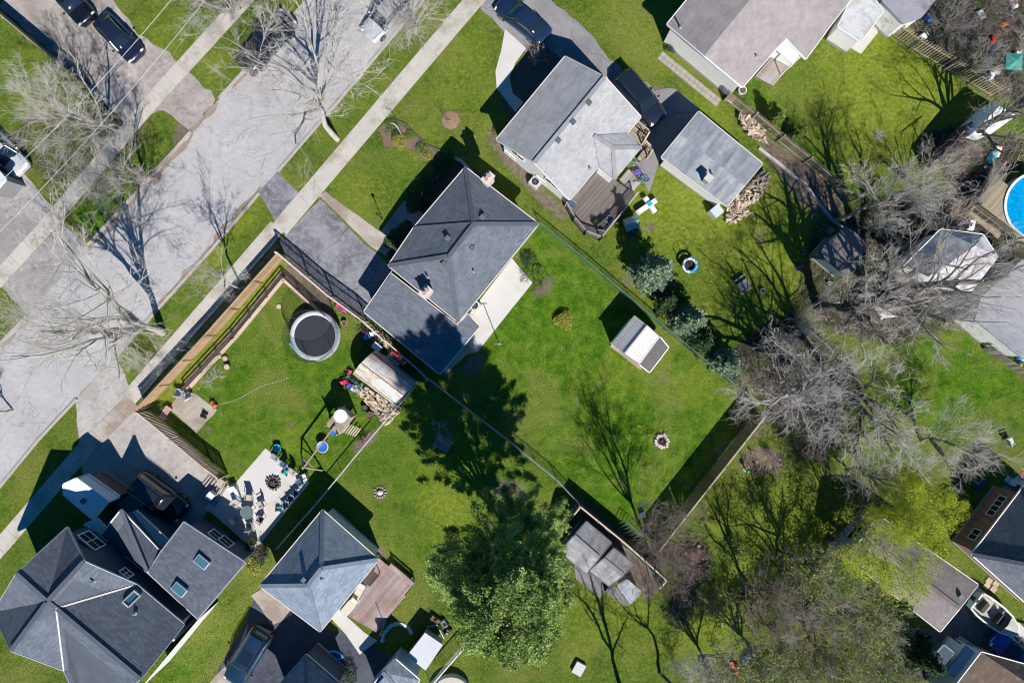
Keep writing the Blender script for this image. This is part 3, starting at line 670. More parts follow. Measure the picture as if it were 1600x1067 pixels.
def roofmat_cap(m):
    if m.name not in CAPS:
        c = m.copy(); c.name = m.name+'_cap'; n = [x for x in c.node_tree.nodes if x.type == 'TEX_BRICK']
        for k in ('Color1', 'Color2') if n else ():
            v = n[0].inputs[k].default_value; n[0].inputs[k].default_value = (v[0]*1.12, v[1]*1.12, v[2]*1.12, 1)
        CAPS[m.name] = c
    return CAPS[m.name]
# middle house: hipped main roof, lower garage wing
e, r = 3.6, 5.7
A=(727,262,e); B=(841,350,e); D=(716,503,e); E=(607,415,e); F=(646,357,e); R1=(740,350,r); R2=(702,400,r)
building('bungalow', 'slate grey hip roofed bungalow with two chimneys in the middle of the view', 'house',
    [[A,R1,F],[F,R1,R2,E],[A,B,R1],[B,D,R2,R1],[E,R2,D]], [A,B,D,E], S_SLATE, CREAM, .45, GUT,
    vents=[(754,340),(700,373),(738,388),(694,413)], pipes=[(740,424,.35),(668,433,.5)], chims=[(763,283,.75,.5,.9,BRICKW),(669,458,.7,.55,1.3,BRICKW)], win=[(1,.3,1.6,1.4,1.1),(1,.6,1.5,1.7,1.8),(0,.5,1.6,1.2,1.1),(2,.5,1.6,1.4,1.2)])
G1=(613,424,2.9); G2=(569,487,2.7); G3=(687,584,2.7); G4=(749,510,2.9)
building('attached_garage', 'low slate roofed garage wing against the left side of the hip roofed bungalow', 'garage', [[G1,G2,G3,G4,(730,490,3.0),(713,507,3.0),(611,428,3.0)]], [G2,G3,G4,(733,497,2.8),(713,507,2.8),(620,432,2.8),G1], S_SLATE, CREAM, .3, GUT, win=[(1,.5,1.4,1,.8)])
# white house, upper middle
e, r = 3.7, 5.4
a1=(883,89,e); a2=(776,218,e); k1=(945,121,r); k2=(835,254,r); b1=(1001,183,e); b2=(890,312,e)
root, rf, inn = building('white_house', 'white sided house with a pale grey gable roof above the middle bungalow', 'house',
    [[a1,a2,k2,k1],[k1,k2,b2,b1]], [a1,a2,b2,b1], S_WHITE, WHITE, .35, GUT, vents=[(920,162),(895,192),(872,221)], pipes=[(921,263,.25),(919,114,.3)],
    win=[(1,.22,2.6,1.2,.9),(1,.6,1.0,1.0,.5),(1,.75,2.6,1.2,.9),(1,.1,.8,1.0,.5)], capmat=S_WHITE)
p1=(980,208,3.75); p2=(1003,231,3.75); p3=(961,281,3.75); p4=(936,261,3.75)
def addroof(root, rf, faces, mat, foot, wallmat, ins=.3, gut=None):
    me, ev, rd = roof_mesh([[W(*p) for p in f] for f in faces]); me.materials.append(mat); r_ = put('roof', me, None, root)
    if rd:
        mb = MB(); [mb.bar(a+Vector((0,0,.02)), b+Vector((0,0,.02)), .3, .03) for a, b in rd]; put('ridge_cap', mb, mat, r_)
    if gut:
        mb = MB(); [mb.bar(a-Vector((0,0,.06)), b-Vector((0,0,.06)), .1, .13) for a, b in ev]; put('gutter', mb, gut, r_)
    rr = Roof(faces); inn = inset([W(*p) for p in foot], ins); vs = []; fs = []; FOOT.append([(800+p.x/SC, 533.5-p.y/SC) for p in inn])
    for i in range(len(inn)):
        a, b = inn[i], inn[(i+1) % len(inn)]; k = max(2, int((b-a).length/.3))
        for j in range(k):
            o = len(vs)
            for q in (j/k, (j+1)/k):
                p = a.lerp(b, q); z = (rr.z(p.x, p.y, min(x[2] for x in foot)))-.12; vs += [(p.x, p.y, 0), (p.x, p.y, z)]
            fs.append((o, o+2, o+3, o+1))
    put('wall', MB().add(vs, fs), wallmat, root); return r_, inn
addroof(root, rf, [[p1,p2,(958,231,4.35),(928,212,4.55)],[p2,p3,(958,231,4.35)],[p3,p4,(928,212,4.55),(958,231,4.35)]], S_WHITE, [p1,p2,p3,(930,256,3.7),(960,222,3.7)], WHITE, .3, None)
# detached grey garage
e = 2.7
a1=(1092,175,e); a2=(1034,246,e); b2=(1136,322,e); b1=(1191,256,e); m1=(1063,210.5,3.15); m2=(1163.5,289,3.15)
building('detached_garage', 'white sided garage with a stained pale shingle roof and firewood against its end', 'garage', [[a1,m1,m2,b1],[m1,a2,b2,m2]], [a1,a2,b2,b1], S_GAR, WHITE, .3, GUT, pipes=[(1112,274,.5)], chims=[(1102,283,.4,.4,.9,GALV)], cap=False)
# taupe roofed house, top right
e, r = 3.3, 4.6
t1=(1043,38,e); t2=(1160,136,e); t3=(1212,77,e); t4=(1206,-160,e)
P0=(1101,87,r); P1=(1230,-72,r)
building('taupe_house', 'house with wide taupe shingle roof and long white side wall at the top right', 'house',
    [[(1043,38,e),P0,P1,(1172,-120,e)],[P0,(1160,136,e),(1214,75,e),(1229,60,3.3),(1259,92,2.85),(1301,35,2.85),(1335,-8,2.85),(1300,-50,3.3),P1]], [(1043,38,e),(1160,136,e),(1222,66,e),(1259,92,2.85),(1335,-8,2.85),(1172,-120,e)], S_TAN, WHITE, .3, TRIM, cap=False,
    pipes=[(1063,43,.7),(1181,89,.3)], win=[(1,.25,1.7,1.1,.9),(1,.55,1.7,.9,.8)])
w = thing('awning', 'white fabric awning over the small wooden deck of the taupe house', 'awning', W(1225,78))
mb = MB(); Q = [(1228,58,3.2),(1252,83,2.9),(1239,99,2.5),(1211,77,2.6)]
mb.add([W(*q) for q in Q]+[W(*q)-Vector((0,0,.06)) for q in Q], [(0,1,2,3)[::-1],(4,5,6,7),(0,1,5,4),(1,2,6,5),(2,3,7,6),(3,0,4,7)]); put('canopy', mb, M('awning_cloth', (.66,.68,.72), .08, 1.5, .8), w)
for q in ((1239,99,2.5),(1211,77,2.6)):
    p = W(*q); put('post', MB().tube([(p.x, p.y, 0), (p.x, p.y, p.z)], .05, 8), TRIM, w)
# large slate house, bottom left
K=(88,950,7.5); gE=(213,913,5.0); n1=(131,877,7.7); n2=(287,975,5.0); s1=(100,1047,5.0); s2=(219,1060,7.6); s3=(140,1132,5.0); w1=(17,1016,7.7); Q=(74,939,7.7); a=(105,824,5.0); b=(26,896,7.7); b2=(-10,956,5.0)
bh, rfb, innb = building('large_house', 'large navy sided house with many slate gables and valleys at the bottom left', 'house',
    [[n1,gE,K,Q],[Q,K,s1,w1],[K,gE,n2,s2],[K,s2,s3,s1],[a,Q,n1],[a,b,Q],[b,b2,Q],[b2,w1,Q]],
    [a,b,b2,w1,s1,s3,s2,n2,gE,n1], S_DARK, NAVY, .35, GRT, vents=[], pipes=[(147,907,.5),(211,958,.25)], sky=[(207,934,.55,.75)], th=.16)
# gable wall windows
def wallwin(parent, p, ang, w, h, mull=2, name='window'):
    fr = MB(); f0 = .09
    for q in (-1, 1):
        fr.box((p.x+math.cos(ang)*q*w/2, p.y+math.sin(ang)*q*w/2, p.z), (f0, .1, h+f0), ang); fr.box((p.x, p.y, p.z+q*h/2), (w+f0, .11, f0), ang)
    for k in range(1, mull): q = -w/2+w*k/mull; fr.box((p.x+math.cos(ang)*q, p.y+math.sin(ang)*q, p.z), (.06, .07, h), ang)
    fr.box((p.x, p.y, p.z), (w, .065, .05), ang); wn_ = put(name, fr, TRIM, parent); put('pane', MB().box((p.x, p.y, p.z), (w, .03, h), ang), GLASS, wn_)
gang = math.atan2((W(*gE)-W(*a)).y, (W(*gE)-W(*a)).x)
for va, vb in ((K,gE),(K,s1)): put('valley_flashing', MB().bar(W(*va)+Vector((0,0,.03)), W(*vb)+Vector((0,0,.03)), .11, .03), GUT, bh)
wallwin(bh, W(143,844,4.7), gang, 1.6, 1.3); wallwin(bh, W(197,895,4.9), gang, .8, .8)
me = MB(); P = [W(119,850,0), W(150,815,0)]
# right wing with skylights
u1=(287,815,3.2); u2=(384,879,3.2); u3=(309,967,4.1); u4=(230,894,4.3); u5=(283,812,3.1)
rw, _ = addroof(bh, None, [[u1,u2,u3,u4,(251,862,3.8)]], S_DARK, [u1,u2,u3,u4], NAVY, .35, GRT)
rr = Roof([[u1,u2,u3,u4,(251,862,3.8)]])
for (x, y) in ((316,877),(281,920)):
    p = rr.at(x, y); mb = MB().box((p.x, p.y, p.z+.08), (1.1,.7,.16), gang, taper=.96); s = put('skylight', mb, M('skylight_frame'), rw); put('pane', MB().box((p.x, p.y, p.z+.17), (.95,.56,.03), gang), paint('skylight_glass', (.06,.16,.22), .1), s)
wing = W(335,847,1.6); wallwin(bh, W(337,836,1.5), gang, 1.0, 1.1, 1); wallwin(bh, W(353,846,1.5), gang, 1.0, 1.1, 1)
# middle gable between the two
addroof(bh, None, [[(189,796,5.0),(157,836,3.4),(226,893,3.4),(230,893,4.6)],[(189,796,5.0),(251,862,3.4),(231,896,3.5),(230,893,4.6)]], S_DARK, [(189,796,4),(157,836,3.4),(226,893,3.4),(251,862,3.4)], NAVY, .3, TRIM)
addroof(bh, None, [[(197,806,2.6),(213,798,2.6),(262,843,2.6),(249,858,2.6)]], M('white_metal_roof', (.62,.68,.72), .1, 1, .5), [(197,806,2.6),(213,798,2.6),(262,843,2.6),(249,858,2.6)], NAVY, .1, TRIM)
addroof(bh, None, [[(131,819,3.0),(152,810,3.0),(172,832,3.0),(158,838,3.0)]], M('white_metal_roof'), [(131,819,3.0),(152,810,3.0),(172,832,3.0),(158,838,3.0)], NAVY, .1, TRIM)
p = W(306,985,0); q = W(215,1067,0)
put('white_corner_wall', MB().bar((*W(309,968,0).xy, 1.9), (*W(302,958,0).xy, 1.9), .2, 3.8), TRIM, bh)
wq = MB(); i0 = W(309,968,3.6); i1 = W(216,1078,4.5)
for k in range(1): wq.add([(i0.x, i0.y, 0), (i1.x, i1.y, 0), (i1.x, i1.y, 4.2), (i0.x, i0.y, 3.6)], [(0,1,2,3)])
put('side_wall', wq, WHITE, bh)
# blue-grey hip roofed garage, bottom
e, r = 2.9, 5.3
a=(504,797,e); b=(591,874,e); c_=(500,986,e); d=(406,915,e); k=(502,888,r); l=(481,914,r)
building('hip_garage', 'cottage with a blue grey hip roof beside the wooden deck at the bottom', 'cottage', [[a,b,k],[b,c_,l,k],[c_,d,l],[d,a,k,l]], [a,b,c_,d], S_BLUE, WHITE, .35, GUT, vents=[(476,905)], pipes=[(503,904,.3)], win=[(1,.55,1.3,1.4,1.4)])
e, r = 3.1, 5.2
a=(478,1023,e); b=(535,1072,e); c_=(480,1150,e); d=(415,1095,e); k=(478,1085,r)
building('cut_off_house', 'steel blue hip roofed house cut off by the bottom edge beside the dark driveway', 'house', [[a,b,k],[b,c_,k],[c_,d,k],[d,a,k]], [a,b,c_,d], S_GRID, NAVY, .3, GUT, win=[(0,.6,1.4,1,1.0),(3,.6,1.4,1,1.0)])
e, r = 2.6, 3.3
a=(618,1030,e); b=(655,1062,e); c_=(610,1120,e); d=(570,1085,e)
building('small_shed', 'small steel blue shingled outbuilding at the bottom edge with a pale blue side', 'shed', [[a,b,(636,1090,2.7),(598,1050,r)],[a,(598,1050,r),(636,1090,2.7),c_,d]], [a,b,c_,d], S_GRID, siding('pale_blue_siding', (.30,.50,.66)), .15, TRIM, win=[(3,.4,1.4,.5,.5)])
# slate house with brick wall, bottom right
e, r = 3.3, 6.2
a=(1600,760,e); b=(1519,866,e); c_=(1640,974,e); d=(1722,868,e); k=(1660,866,r); l=(1640,888,r)
building('brick_house', 'red brick house with a slate roof at the right edge, garden chairs beside it', 'house', [[a,b,l,k],[b,c_,l],[c_,d,k,l],[d,a,k]], [a,b,c_,d], S_SLATE, REDBRICK, .42, TRIM, win=[(3,.3,1.7,1.0,.8),(3,.6,1.7,1.0,.8),(0,.2,1.7,.9,.8),(0,.36,1.7,.9,.8),(0,.78,1.7,.9,.8)])
# long brown roofed garage under the yellow green tree
e, r = 2.7, 3.9
a=(1372,805,e); b=(1528,913,e); c_=(1469,986,e); d=(1320,868,e); k=(1352,838,r); l=(1499,950,r)
building('brown_garage', 'long brown shingled outbuilding half hidden under the yellow green tree', 'garage', [[a,b,l,k],[k,l,c_,d]], [a,b,c_,d], S_BROWN, siding('pale_blue_siding'), .2, GUT, pipes=[(1436,881,.4)], chims=[], vents=[(1500,931)], win=[(2,.45,1.5,1.4,1.0),(3,.5,1.5,1.4,1.0)])  # white wall in pale blue siding: the blue of the shade is painted in
e, r = 3.1, 4.7
a=(1534,1019,e); b=(1497,1067,e); c_=(1540,1130,e); d=(1640,1090,e)
building('brown_tab_house', 'brown tab shingle roofed house cut off by the bottom right corner', 'house', [[(1534,1019,e),(1497,1067,e),(1477,1093,e),(1580,1150,r),(1640,1090,r)],[(1534,1019,e),(1640,1090,r),(1680,1060,e)]], [(1534,1019,e),(1477,1093,e),(1580,1150,e),(1660,1070,e)], S_TAB, WHITE, .2, TRIM, cap=False)
building('lean_to', 'low pale blue lean-to against the brown tab roofed house', 'shed', [[(1510,1010,2.3),(1535,1030,2.3),(1505,1068,2.3),(1482,1048,2.3)]], [(1510,1010,2.3),(1535,1030,2.3),(1505,1068,2.3),(1482,1048,2.3)], M('blue_white_metal', (.50,.58,.66), .1, 1, .5), WHITE, .08, GRT, cap=False)
building('glazed_shed', 'dark glass topped shed between the hedge and the lean-to at the bottom right', 'shed', [[(1475,1008,2.2),(1490,1020,2.2),(1472,1048,2.2),(1452,1034,2.2)]], [(1475,1008,2.2),(1490,1020,2.2),(1472,1048,2.2),(1452,1034,2.2)], M('tinted_panel', (.04,.07,.09), .2, 2, .3, bump=0), NAVY, .08, GRT, cap=False)
# sheds
e, r = 2.1, 2.75
a=(991,493,e); b=(956,536,e); c_=(1000,569,e); d=(1031,527,e); m1=(1011,508.5,r); m2=(976,552,r)
building('garden_shed', 'garden shed with white ribbed roof panels standing alone on the big lawn', 'shed', [[a,(956,536,e),m2,m1],[m1,m2,c_,d]], [a,b,c_,d], M('white_roof_panel', (.63,.62,.60), .12, 2.5, .6, stain=(.50,.44,.38), stains=.4), WHITE, .12, None, cap=False)
building('shed_lean_to', 'dark shingled lean-to at the low end of the white roofed garden shed', 'shed', [[(1031,527,2.2),(1044,543,1.8),(1015,581,1.8),(1000,569,2.2)]], [(1031,527,2),(1044,543,1.9),(1015,581,1.9),(1000,569,2)], M('rolled_roofing', (.11,.10,.105), .2, 3, .9), WHITE, .12, TRIM, cap=False)
mb = MB()
a0, a1_, b0, b1_ = W(991,493,e), W(956,536,e), W(1011,508.5,r), W(976,552,r); c0, c1 = W(1031,527,e), W(1000,569,e)
for k in range(13):
    t_ = k/12; up_ = Vector((0,0,.03)); mb.bar(a0.lerp(a1_, t_)+up_, b0.lerp(b1_, t_)+up_, .04, .04); mb.bar(b0.lerp(b1_, t_)+up_, c0.lerp(c1, t_)+up_, .04, .04)
mb.bar(b0+Vector((0,0,.06)), b1_+Vector((0,0,.06)), .12, .05)
shed = [o for o in C.objects if o.name == 'garden_shed'][0]; put('roof_rib', mb, M('rib_grey', (.42,.41,.40), .1, 2), shed)
put('doorstep', MB().prism([W(953,541), W(1000,578), W(1006,571), W(958,535)], 0, .12), CONCD, shed)
e, r = 2.3, 3.1
building('wide_shed', 'larger grey shingled shed, tucked against the big green tree', 'shed', [[(916,815,e),(955,848,e),(936,871,r),(897,837,r)],[(897,837,r),(936,871,r),(916,896,e),(876,862,e)]], [(916,815,e),(955,848,e),(916,896,e),(876,862,e)], S_SHED, NAVY, .15, DGUT, group=None)
building('narrow_shed', 'smaller grey roofed shed behind the wide shed, with branch shadows on its roof', 'shed', [[(959,857,e),(990,882,e),(974,898,2.7),(943,873,2.7)],[(943,873,2.7),(974,898,2.7),(952,915,e),(922,892,e)]], [(959,857,e),(990,882,e),(952,915,e),(922,892,e)], S_SHED, siding('grey_siding', (.25,.25,.25)), .12, DGUT)
building('tin_lean_to', 'low dark metal lean-to at the end of the smaller grey shed', 'shed', [[(980,906,1.9),(1001,925,1.6),(986,941,1.6),(966,914,1.9)]], [(980,906,1.8),(1001,925,1.8),(986,941,1.8),(966,914,1.8)], M('dark_tin', (.16,.19,.24), .3, 2, .5), siding('grey_siding'), .05, GRT, cap=False)
building('blue_shed', 'pale metal roofed shed in the shadow of the large navy house', 'shed', [[(118,748,3.2),(168,784,3.2),(146,812,2.4),(100,773,2.4),(99,757,2.8)],[(118,748,3.2),(137,742,2.4),(186,776,2.4),(168,784,3.2)]], [(137,742,2.4),(186,776,2.4),(146,812,2.4),(99,770,2.4)], M('white_metal_roof'), siding('brown_siding', (.16,.12,.10)), .15, TRIM, vents=[(132,782)])
building('grey_brown_shed', 'grey brown gabled shed beneath the limbs of the big bare tree', 'shed', [[(1280,395,e),(1307,368,e),(1345,408,2.9),(1325,432,2.9)],[(1307,368,e),(1323,355,2.3),(1352,378,2.2),(1345,408,2.9)]], [(1280,395,e),(1310,362,e),(1350,385,e),(1325,432,e)], S_BROWN, siding('teal_siding', (.08,.14,.17)), .12, DGUT, cap=False)
e, r = 3.0, 4.4
building('white_roofed_garage', 'garage with a bright pale roof seen through the big bare tree', 'garage', [[(1470,359,e),(1414,415,e),(1452,432,r),(1524,384,r)],[(1414,415,e),(1515,457,e),(1452,432,r)],[(1515,457,e),(1558,401,e),(1524,384,r),(1452,432,r)],[(1558,401,e),(1536,367,e),(1524,384,r)],[(1536,367,e),(1470,359,e),(1524,384,r)]], [(1470,359,e),(1414,415,e),(1515,457,e),(1558,401,e),(1536,367,e)], M('pale_membrane', (.60,.60,.62), .1, 2, .8, stain=(.40,.35,.36), stains=.6), WHITE, .2, TRIM, cap=False)
building('grey_workshop', 'wide grey flat roofed workshop at the right edge below the pale garage', 'workshop', [[(1598,405,3.1),(1532,466,3.1),(1523,500,3.1),(1600,562,3.0),(1690,500,3.0)]], [(1598,405,3),(1532,466,3),(1523,500,3),(1600,562,3),(1690,500,3)], M('grey_membrane', (.30,.30,.315), .15, .8, .85, stain=(.22,.23,.26), stains=.6), WHITE, .2, None, cap=False)
building('corner_shed', 'grey flat roofed outbuilding with a white front strip at the top edge', 'shed', [[(1378,2,2.6),(1412,38,2.6),(1440,28,2.6),(1475,-15,2.7),(1400,-50,2.7)]], [(1378,2,2.6),(1412,38,2.6),(1440,28,2.6),(1475,-15,2.6),(1400,-50,2.6)], M('lilac_grey_roof', (.28,.27,.30), .2, 2, .85), WHITE, .1, None, cap=False)
building('porch_annex', 'white patio roof with slats at the top edge beside the pale stone patio', 'shed', [[(1310,42,2.4),(1345,65,2.4),(1380,18,2.4),(1345,-30,2.4)]], [(1310,42,2.4),(1345,65,2.4),(1380,18,2.4),(1345,-30,2.4)], M('white_panel_roof', (.58,.58,.58), .12, 2, .7, stain=(.42,.38,.34), stains=.5), WHITE, .1, TRIM, cap=False)
building('white_tent', 'white gabled fabric shelter under dark limbs at the upper right', 'shelter', [[(1504,202,1.5),(1551,158,1.5),(1562,166,2.6),(1518,210,2.6)],[(1518,210,2.6),(1562,166,2.6),(1588,181,1.5),(1545,212,1.5)]], [(1504,202,1.5),(1551,158,1.5),(1588,181,1.5),(1545,212,1.5)], M('tent_cloth', (.70,.72,.76), .08, 2, .7), M('tent_cloth'), .05, None, cap=False, base=False)
building('left_house', 'white roofed corner of a house at the left edge beside the grey driveway', 'house', [[(-70,225,2.6),(-4,266,2.6),(8,280,2.6),(-14,306,2.6),(-90,290,3.3)]], [(-70,225,2.6),(-4,266,2.6),(8,280,2.6),(-14,306,2.6),(-90,290,2.6)], M('white_panel_roof'), siding('grey_siding', (.25,.25,.25)), .2, TRIM, cap=False)
# quonset shed with a barrel roof
def barrel():
    t = thing('barrel_shed', 'rusty white metal shed with a curved roof surrounded by firewood and toys', 'shed', W(602,592))
    a, b, c, d = W(587,548,1.1), W(650,597,1.1), W(617,633,1.1), W(553,585,1.1)
    n = 16; vs = []; L = []
    for i in range(n+1):
        u = i/n; th_ = PI*u; z = 1.1+math.sin(th_)*1.25; q = .5-.5*math.cos(th_)
        for (p, r_) in ((a, d), (b, c)): x = p.lerp(r_, q); vs.append((x.x, x.y, z))
    fs = [(2*i, 2*i+1, 2*i+3, 2*i+2) for i in range(n)]
    m, tt, bs = newmat('rusty_barrel_metal'); v = coords(tt, 'World'); mp = tt.add('ShaderNodeMapping'); tt.inp(mp.inputs[0], v); mp.inputs['Rotation'].default_value = (0, 0, -math.atan2((b-a).y, (b-a).x)); 
    mp2 = tt.add('ShaderNodeMapping'); tt.inp(mp2.inputs[0], mp.outputs[0]); mp2.inputs['Scale'].default_value = (.5, 2.2, 1)
    ru = tt.noise(mp2.outputs[0], 1.6, 6, .7, .5); c_ = tt.ramp(ru, [(.46, (.58,.56,.53)), (.53, (.50,.40,.30)), (.60, (.36,.18,.08)), (.75, (.22,.10,.05))])
    c_ = tt.mix(.25, c_, tt.ramp(tt.noise(v, 3, 4), [(.3, (.50,.49,.47)), (.7, (.72,.70,.67))])); tt.l.new(c_, bs.inputs['Base Color']); bs.inputs['Roughness'].default_value = .55
    ro = put('roof', MB().add(vs, fs), m, t)
    ws = MB()
    for (p, r_) in ((a, d), (b, c)):
        pts = [(p.x, p.y, 0)]+[tuple(Vector((p.lerp(r_, .5-.5*math.cos(PI*i/n)).x, p.lerp(r_, .5-.5*math.cos(PI*i/n)).y, 1.09+math.sin(PI*i/n)*1.24))) for i in range(n+1)]+[(r_.x, r_.y, 0)]
        ws.add(pts, [tuple(range(len(pts)))])
    for (p, q) in ((a, b), (d, c)): ws.add([(p.x, p.y, 0), (q.x, q.y, 0), (q.x, q.y, 1.1), (p.x, p.y, 1.1)], [(0,1,2,3)])
    put('wall', ws, M('white_tin', (.6,.6,.6), .1, 2, .5), t)
    for k in range(7):
        s = k/6; mb = MB(); mb.tube([Vector((a.lerp(b, s).lerp(d.lerp(c, s), .5-.5*math.cos(PI*i/n)).x, a.lerp(b, s).lerp(d.lerp(c, s), .5-.5*math.cos(PI*i/n)).y, 1.1+math.sin(PI*i/n)*1.26)) for i in range(n+1)], .018, 5); put('seam', mb, GALV, ro)
    for u in (.22, .5, .78):
        q = .5-.5*math.cos(PI*u); z = 1.1+math.sin(PI*u)*1.27; p0 = a.lerp(d, q); p1 = b.lerp(c, q); put('batten', MB().bar((p0.x, p0.y, z), (p1.x, p1.y, z), .07, .03), M('rust_batten', (.33,.2,.13), .3, 3), ro)
    FOOT.append([(587,548),(650,597),(617,633),(553,585)])
barrel()
# ---------------------------------------------------------------- trees and shrubs
def bark(name, col, var=.35):
    return M(name, col, var, 5, .9, bump=.6, fine=30)
B_PALE = bark('pale_bark', (.42,.385,.34)); B_GREY = bark('grey_bark', (.24,.215,.195)); B_DARK = bark('dark_bark', (.10,.085,.075))
T_PALE = M('pale_twig', (.56,.51,.455), .3, 2, .9, bump=0); T_GREY = M('grey_twig', (.38,.335,.29), .3, 2, .9, bump=0); T_BROWN = M('brown_twig', (.24,.18,.15), .35, 2, .9, bump=0); T_PINK = M('pinkish_twig', (.46,.34,.31), .3, 2, .9, bump=0)
def rdir(d, ang, rr):
    d = d.normalized(); t = Vector((rr.gauss(0,1), rr.gauss(0,1), rr.gauss(0,1))); p = d.cross(t)
    if p.length < 1e-4: p = d.orthogonal()
    return (d*math.cos(ang)+p.normalized()*math.sin(ang)).normalized()
def skeleton(seed, h, r, trunk=.28, fork=.3, limbs=5, dens=1.0, lean=(0,0), droop=0.0, tr=None, levels=4, wob=.16, up=.22, rmin=.011, lr=1.0):
    """branching skeleton in local space -> thick, thin segment rows and twig tips"""
    rr = random.Random(seed); thick = []; thin = []; tips = []; R0 = (tr or h*.019)*.85
    def run(p, d, L, ra, lv, n):
        pts = [p]; rs = [ra]; q = p; dd = d; st = L/n
        for i in range(n):
            dd = (dd+Vector((rr.gauss(0,wob), rr.gauss(0,wob), rr.gauss(0,wob*.7)))+Vector((0,0,up*.35 if lv < 3 else up*.1-droop))).normalized()
            q = q+dd*st; pts.append(q); rs.append(ra*(1-.72*(i+1)/n) if lv else ra*(1-.45*(i+1)/n))
        for i in range(n): (thick if rs[i] > .028 else thin).append((*pts[i], *pts[i+1], rs[i], rs[i+1]))
        return pts, rs, dd
    fz = h*fork; base = Vector((0,0,-.1)); d0 = Vector((lean[0]*.6, lean[1]*.6, 1)).normalized()
    pts, rs, dd = run(base, d0, fz, R0, 0, 5)
    reach = math.hypot(h-fz, r*.75)*.62
    def limb(p, d, L, ra, lv):
        n = 6 if lv < 2 else (4 if lv < 4 else 3)
        pts, rs, dd = run(p, d, L, ra, lv, n)
        if lv >= levels: tips.extend(pts[1:]); return
        k = max(2, int((5.2 if lv < 3 else 4.4)*dens+rr.random()))
        for j in range(k):
            t = .28+.72*(j+rr.random()*.8)/k; i = min(n-1, int(t*n)); f = t*n-i; f = min(1, f)
            q = pts[i].lerp(pts[i+1], f); ang = rr.uniform(.4, 1.0)
            l2 = L*rr.uniform(.42, .66)*(1.08-.35*t); limb(q, rdir(pts[i+1]-pts[i], ang, rr), l2, max(rmin, rs[i]*rr.uniform(.38, .55)), lv+1)
        if lv < levels: tips.append(pts[-1])
    for j in range(limbs):
        a = 2*PI*(j+rr.uniform(-.3, .3))/limbs; out = rr.uniform(.35, .95)*r/(h-fz)*1.15
        d = Vector((math.cos(a)*out+lean[0], math.sin(a)*out+lean[1], 1)); st = pts[-1] if j < 3 else pts[-2]
        limb(st, d.normalized(), reach*rr.uniform(.75, 1.1), R0*rr.uniform(.42, .62)*lr, 1)
    limb(pts[-1], (dd+Vector((lean[0], lean[1], .3))).normalized(), reach*.95, R0*.6, 1)
    return thick, thin, tips
TREEN = {}
def bare_tree(px, py, h, r, label, seed, bk=None, tw=None, name='bare_tree', cat='tree', leaf=None, leafn=0, group='bare trees', **k):
    p = W(px, py); t = thing(name, label, cat, p, 0, group)
    thick, thin, tips = skeleton(seed, h, r, **k)
    z0 = h*k.get('fork', .3); tr = [s for s in thick if s[6] > h*.019*.55 and s[5] <= z0+.3]; br = [s for s in thick if s not in tr] or thick[-1:]
    if tr:
        me = segmesh('trunk', tr, 10, True, .02); me.materials.append(bk or B_GREY); put('trunk', me, None, t, world=False)
    me = segmesh('limbs', br, 6, True, .01); me.materials.append(bk or B_GREY); put('limbs', me, None, t, world=False)
    if thin:
        rng = np.random.default_rng(seed); tp = np.array([tuple(q) for q in tips]); nt = int(min(len(tp)*2, 42*r*r+50*h)); tp = tp[rng.integers(0, len(tp), nt)]
        o_ = tp-np.array([0, 0, h*.25]); o_ /= np.linalg.norm(o_, axis=1, keepdims=True)+1e-6; dv = o_*.9+rng.normal(0, .65, tp.shape); dv /= np.linalg.norm(dv, axis=1, keepdims=True)
        ln = rng.uniform(.18, .62, (len(tp), 1))*min(1.2, h/9+.3); m1 = tp+dv*ln*.5; dv2 = dv+rng.normal(0, .35, tp.shape); e1 = m1+dv2*ln*.5; c1 = np.full((len(tp), 1), .0085)
        spray = np.concatenate([np.hstack([tp, m1, c1, c1*.8]), np.hstack([m1, e1, c1*.8, c1*.5])]); thin = np.concatenate([np.array(thin), spray])
        me = segmesh('twigs', thin, 3, False); me.materials.append(tw or T_GREY); o = put('twigs', me, None, t, world=False)
    if leaf:
        rng = np.random.default_rng(seed); P = np.array([tuple(q) for q in tips])
        me = leaves('leaves', P, leaf[1], rng, leaf[2], leafn, .4); me.materials.append(leaf[0]); put('leaves', me, None, t, world=False)
    return t
# street trees
bare_tree(253, 519, 17.5, 8.2, 'largest bare street tree, its crown spreading over the road at the left', 21, B_PALE, T_PALE, limbs=7, fork=.2, dens=1.08, tr=.40, levels=4)
bare_tree(186, 206, 10.5, 6.5, 'pale bare tree at the mouth of the upper left driveway', 22, B_PALE, T_PALE, limbs=7, fork=.2, dens=1.02, levels=4, lean=(-.1,-.1))
bare_tree(226, 283, 8.5, 5.6, 'bare grey tree on the grass strip between the two left driveways', 23, B_GREY, T_PALE, limbs=7, fork=.15, dens=1.0, levels=4)
bare_tree(364, 30, 9, 6.2, 'pale bare tree beside the far sidewalk left of the dark pickup', 24, B_PALE, T_PALE, limbs=7, fork=.2, dens=1.0, levels=4)
bare_tree(527, 218, 16, 7, 'tall bare street tree leaning over the middle of the road', 25, B_PALE, T_PALE, limbs=6, fork=.3, dens=1.04, tr=.28, levels=4)
bare_tree(650, 52, 10, 6.4, 'bare street tree with its twigs over the parked white car', 26, B_PALE, T_PALE, limbs=7, fork=.18, dens=1.02, levels=4)
bare_tree(381, 449, 9.3, 2.3, 'slim pale bare tree at the corner of the wooden fence', 27, B_PALE, T_PALE, limbs=4, fork=.35, dens=.8, tr=.13, levels=3)
bare_tree(232, 566, 3.4, 2.4, 'low tangled bare shrub on the grass beside the sidewalk below the big street tree', 28, B_PALE, T_PALE, 'bare_shrub', 'shrub', limbs=7, fork=.08, dens=.9, levels=3, tr=.05, group='bare shrubs')
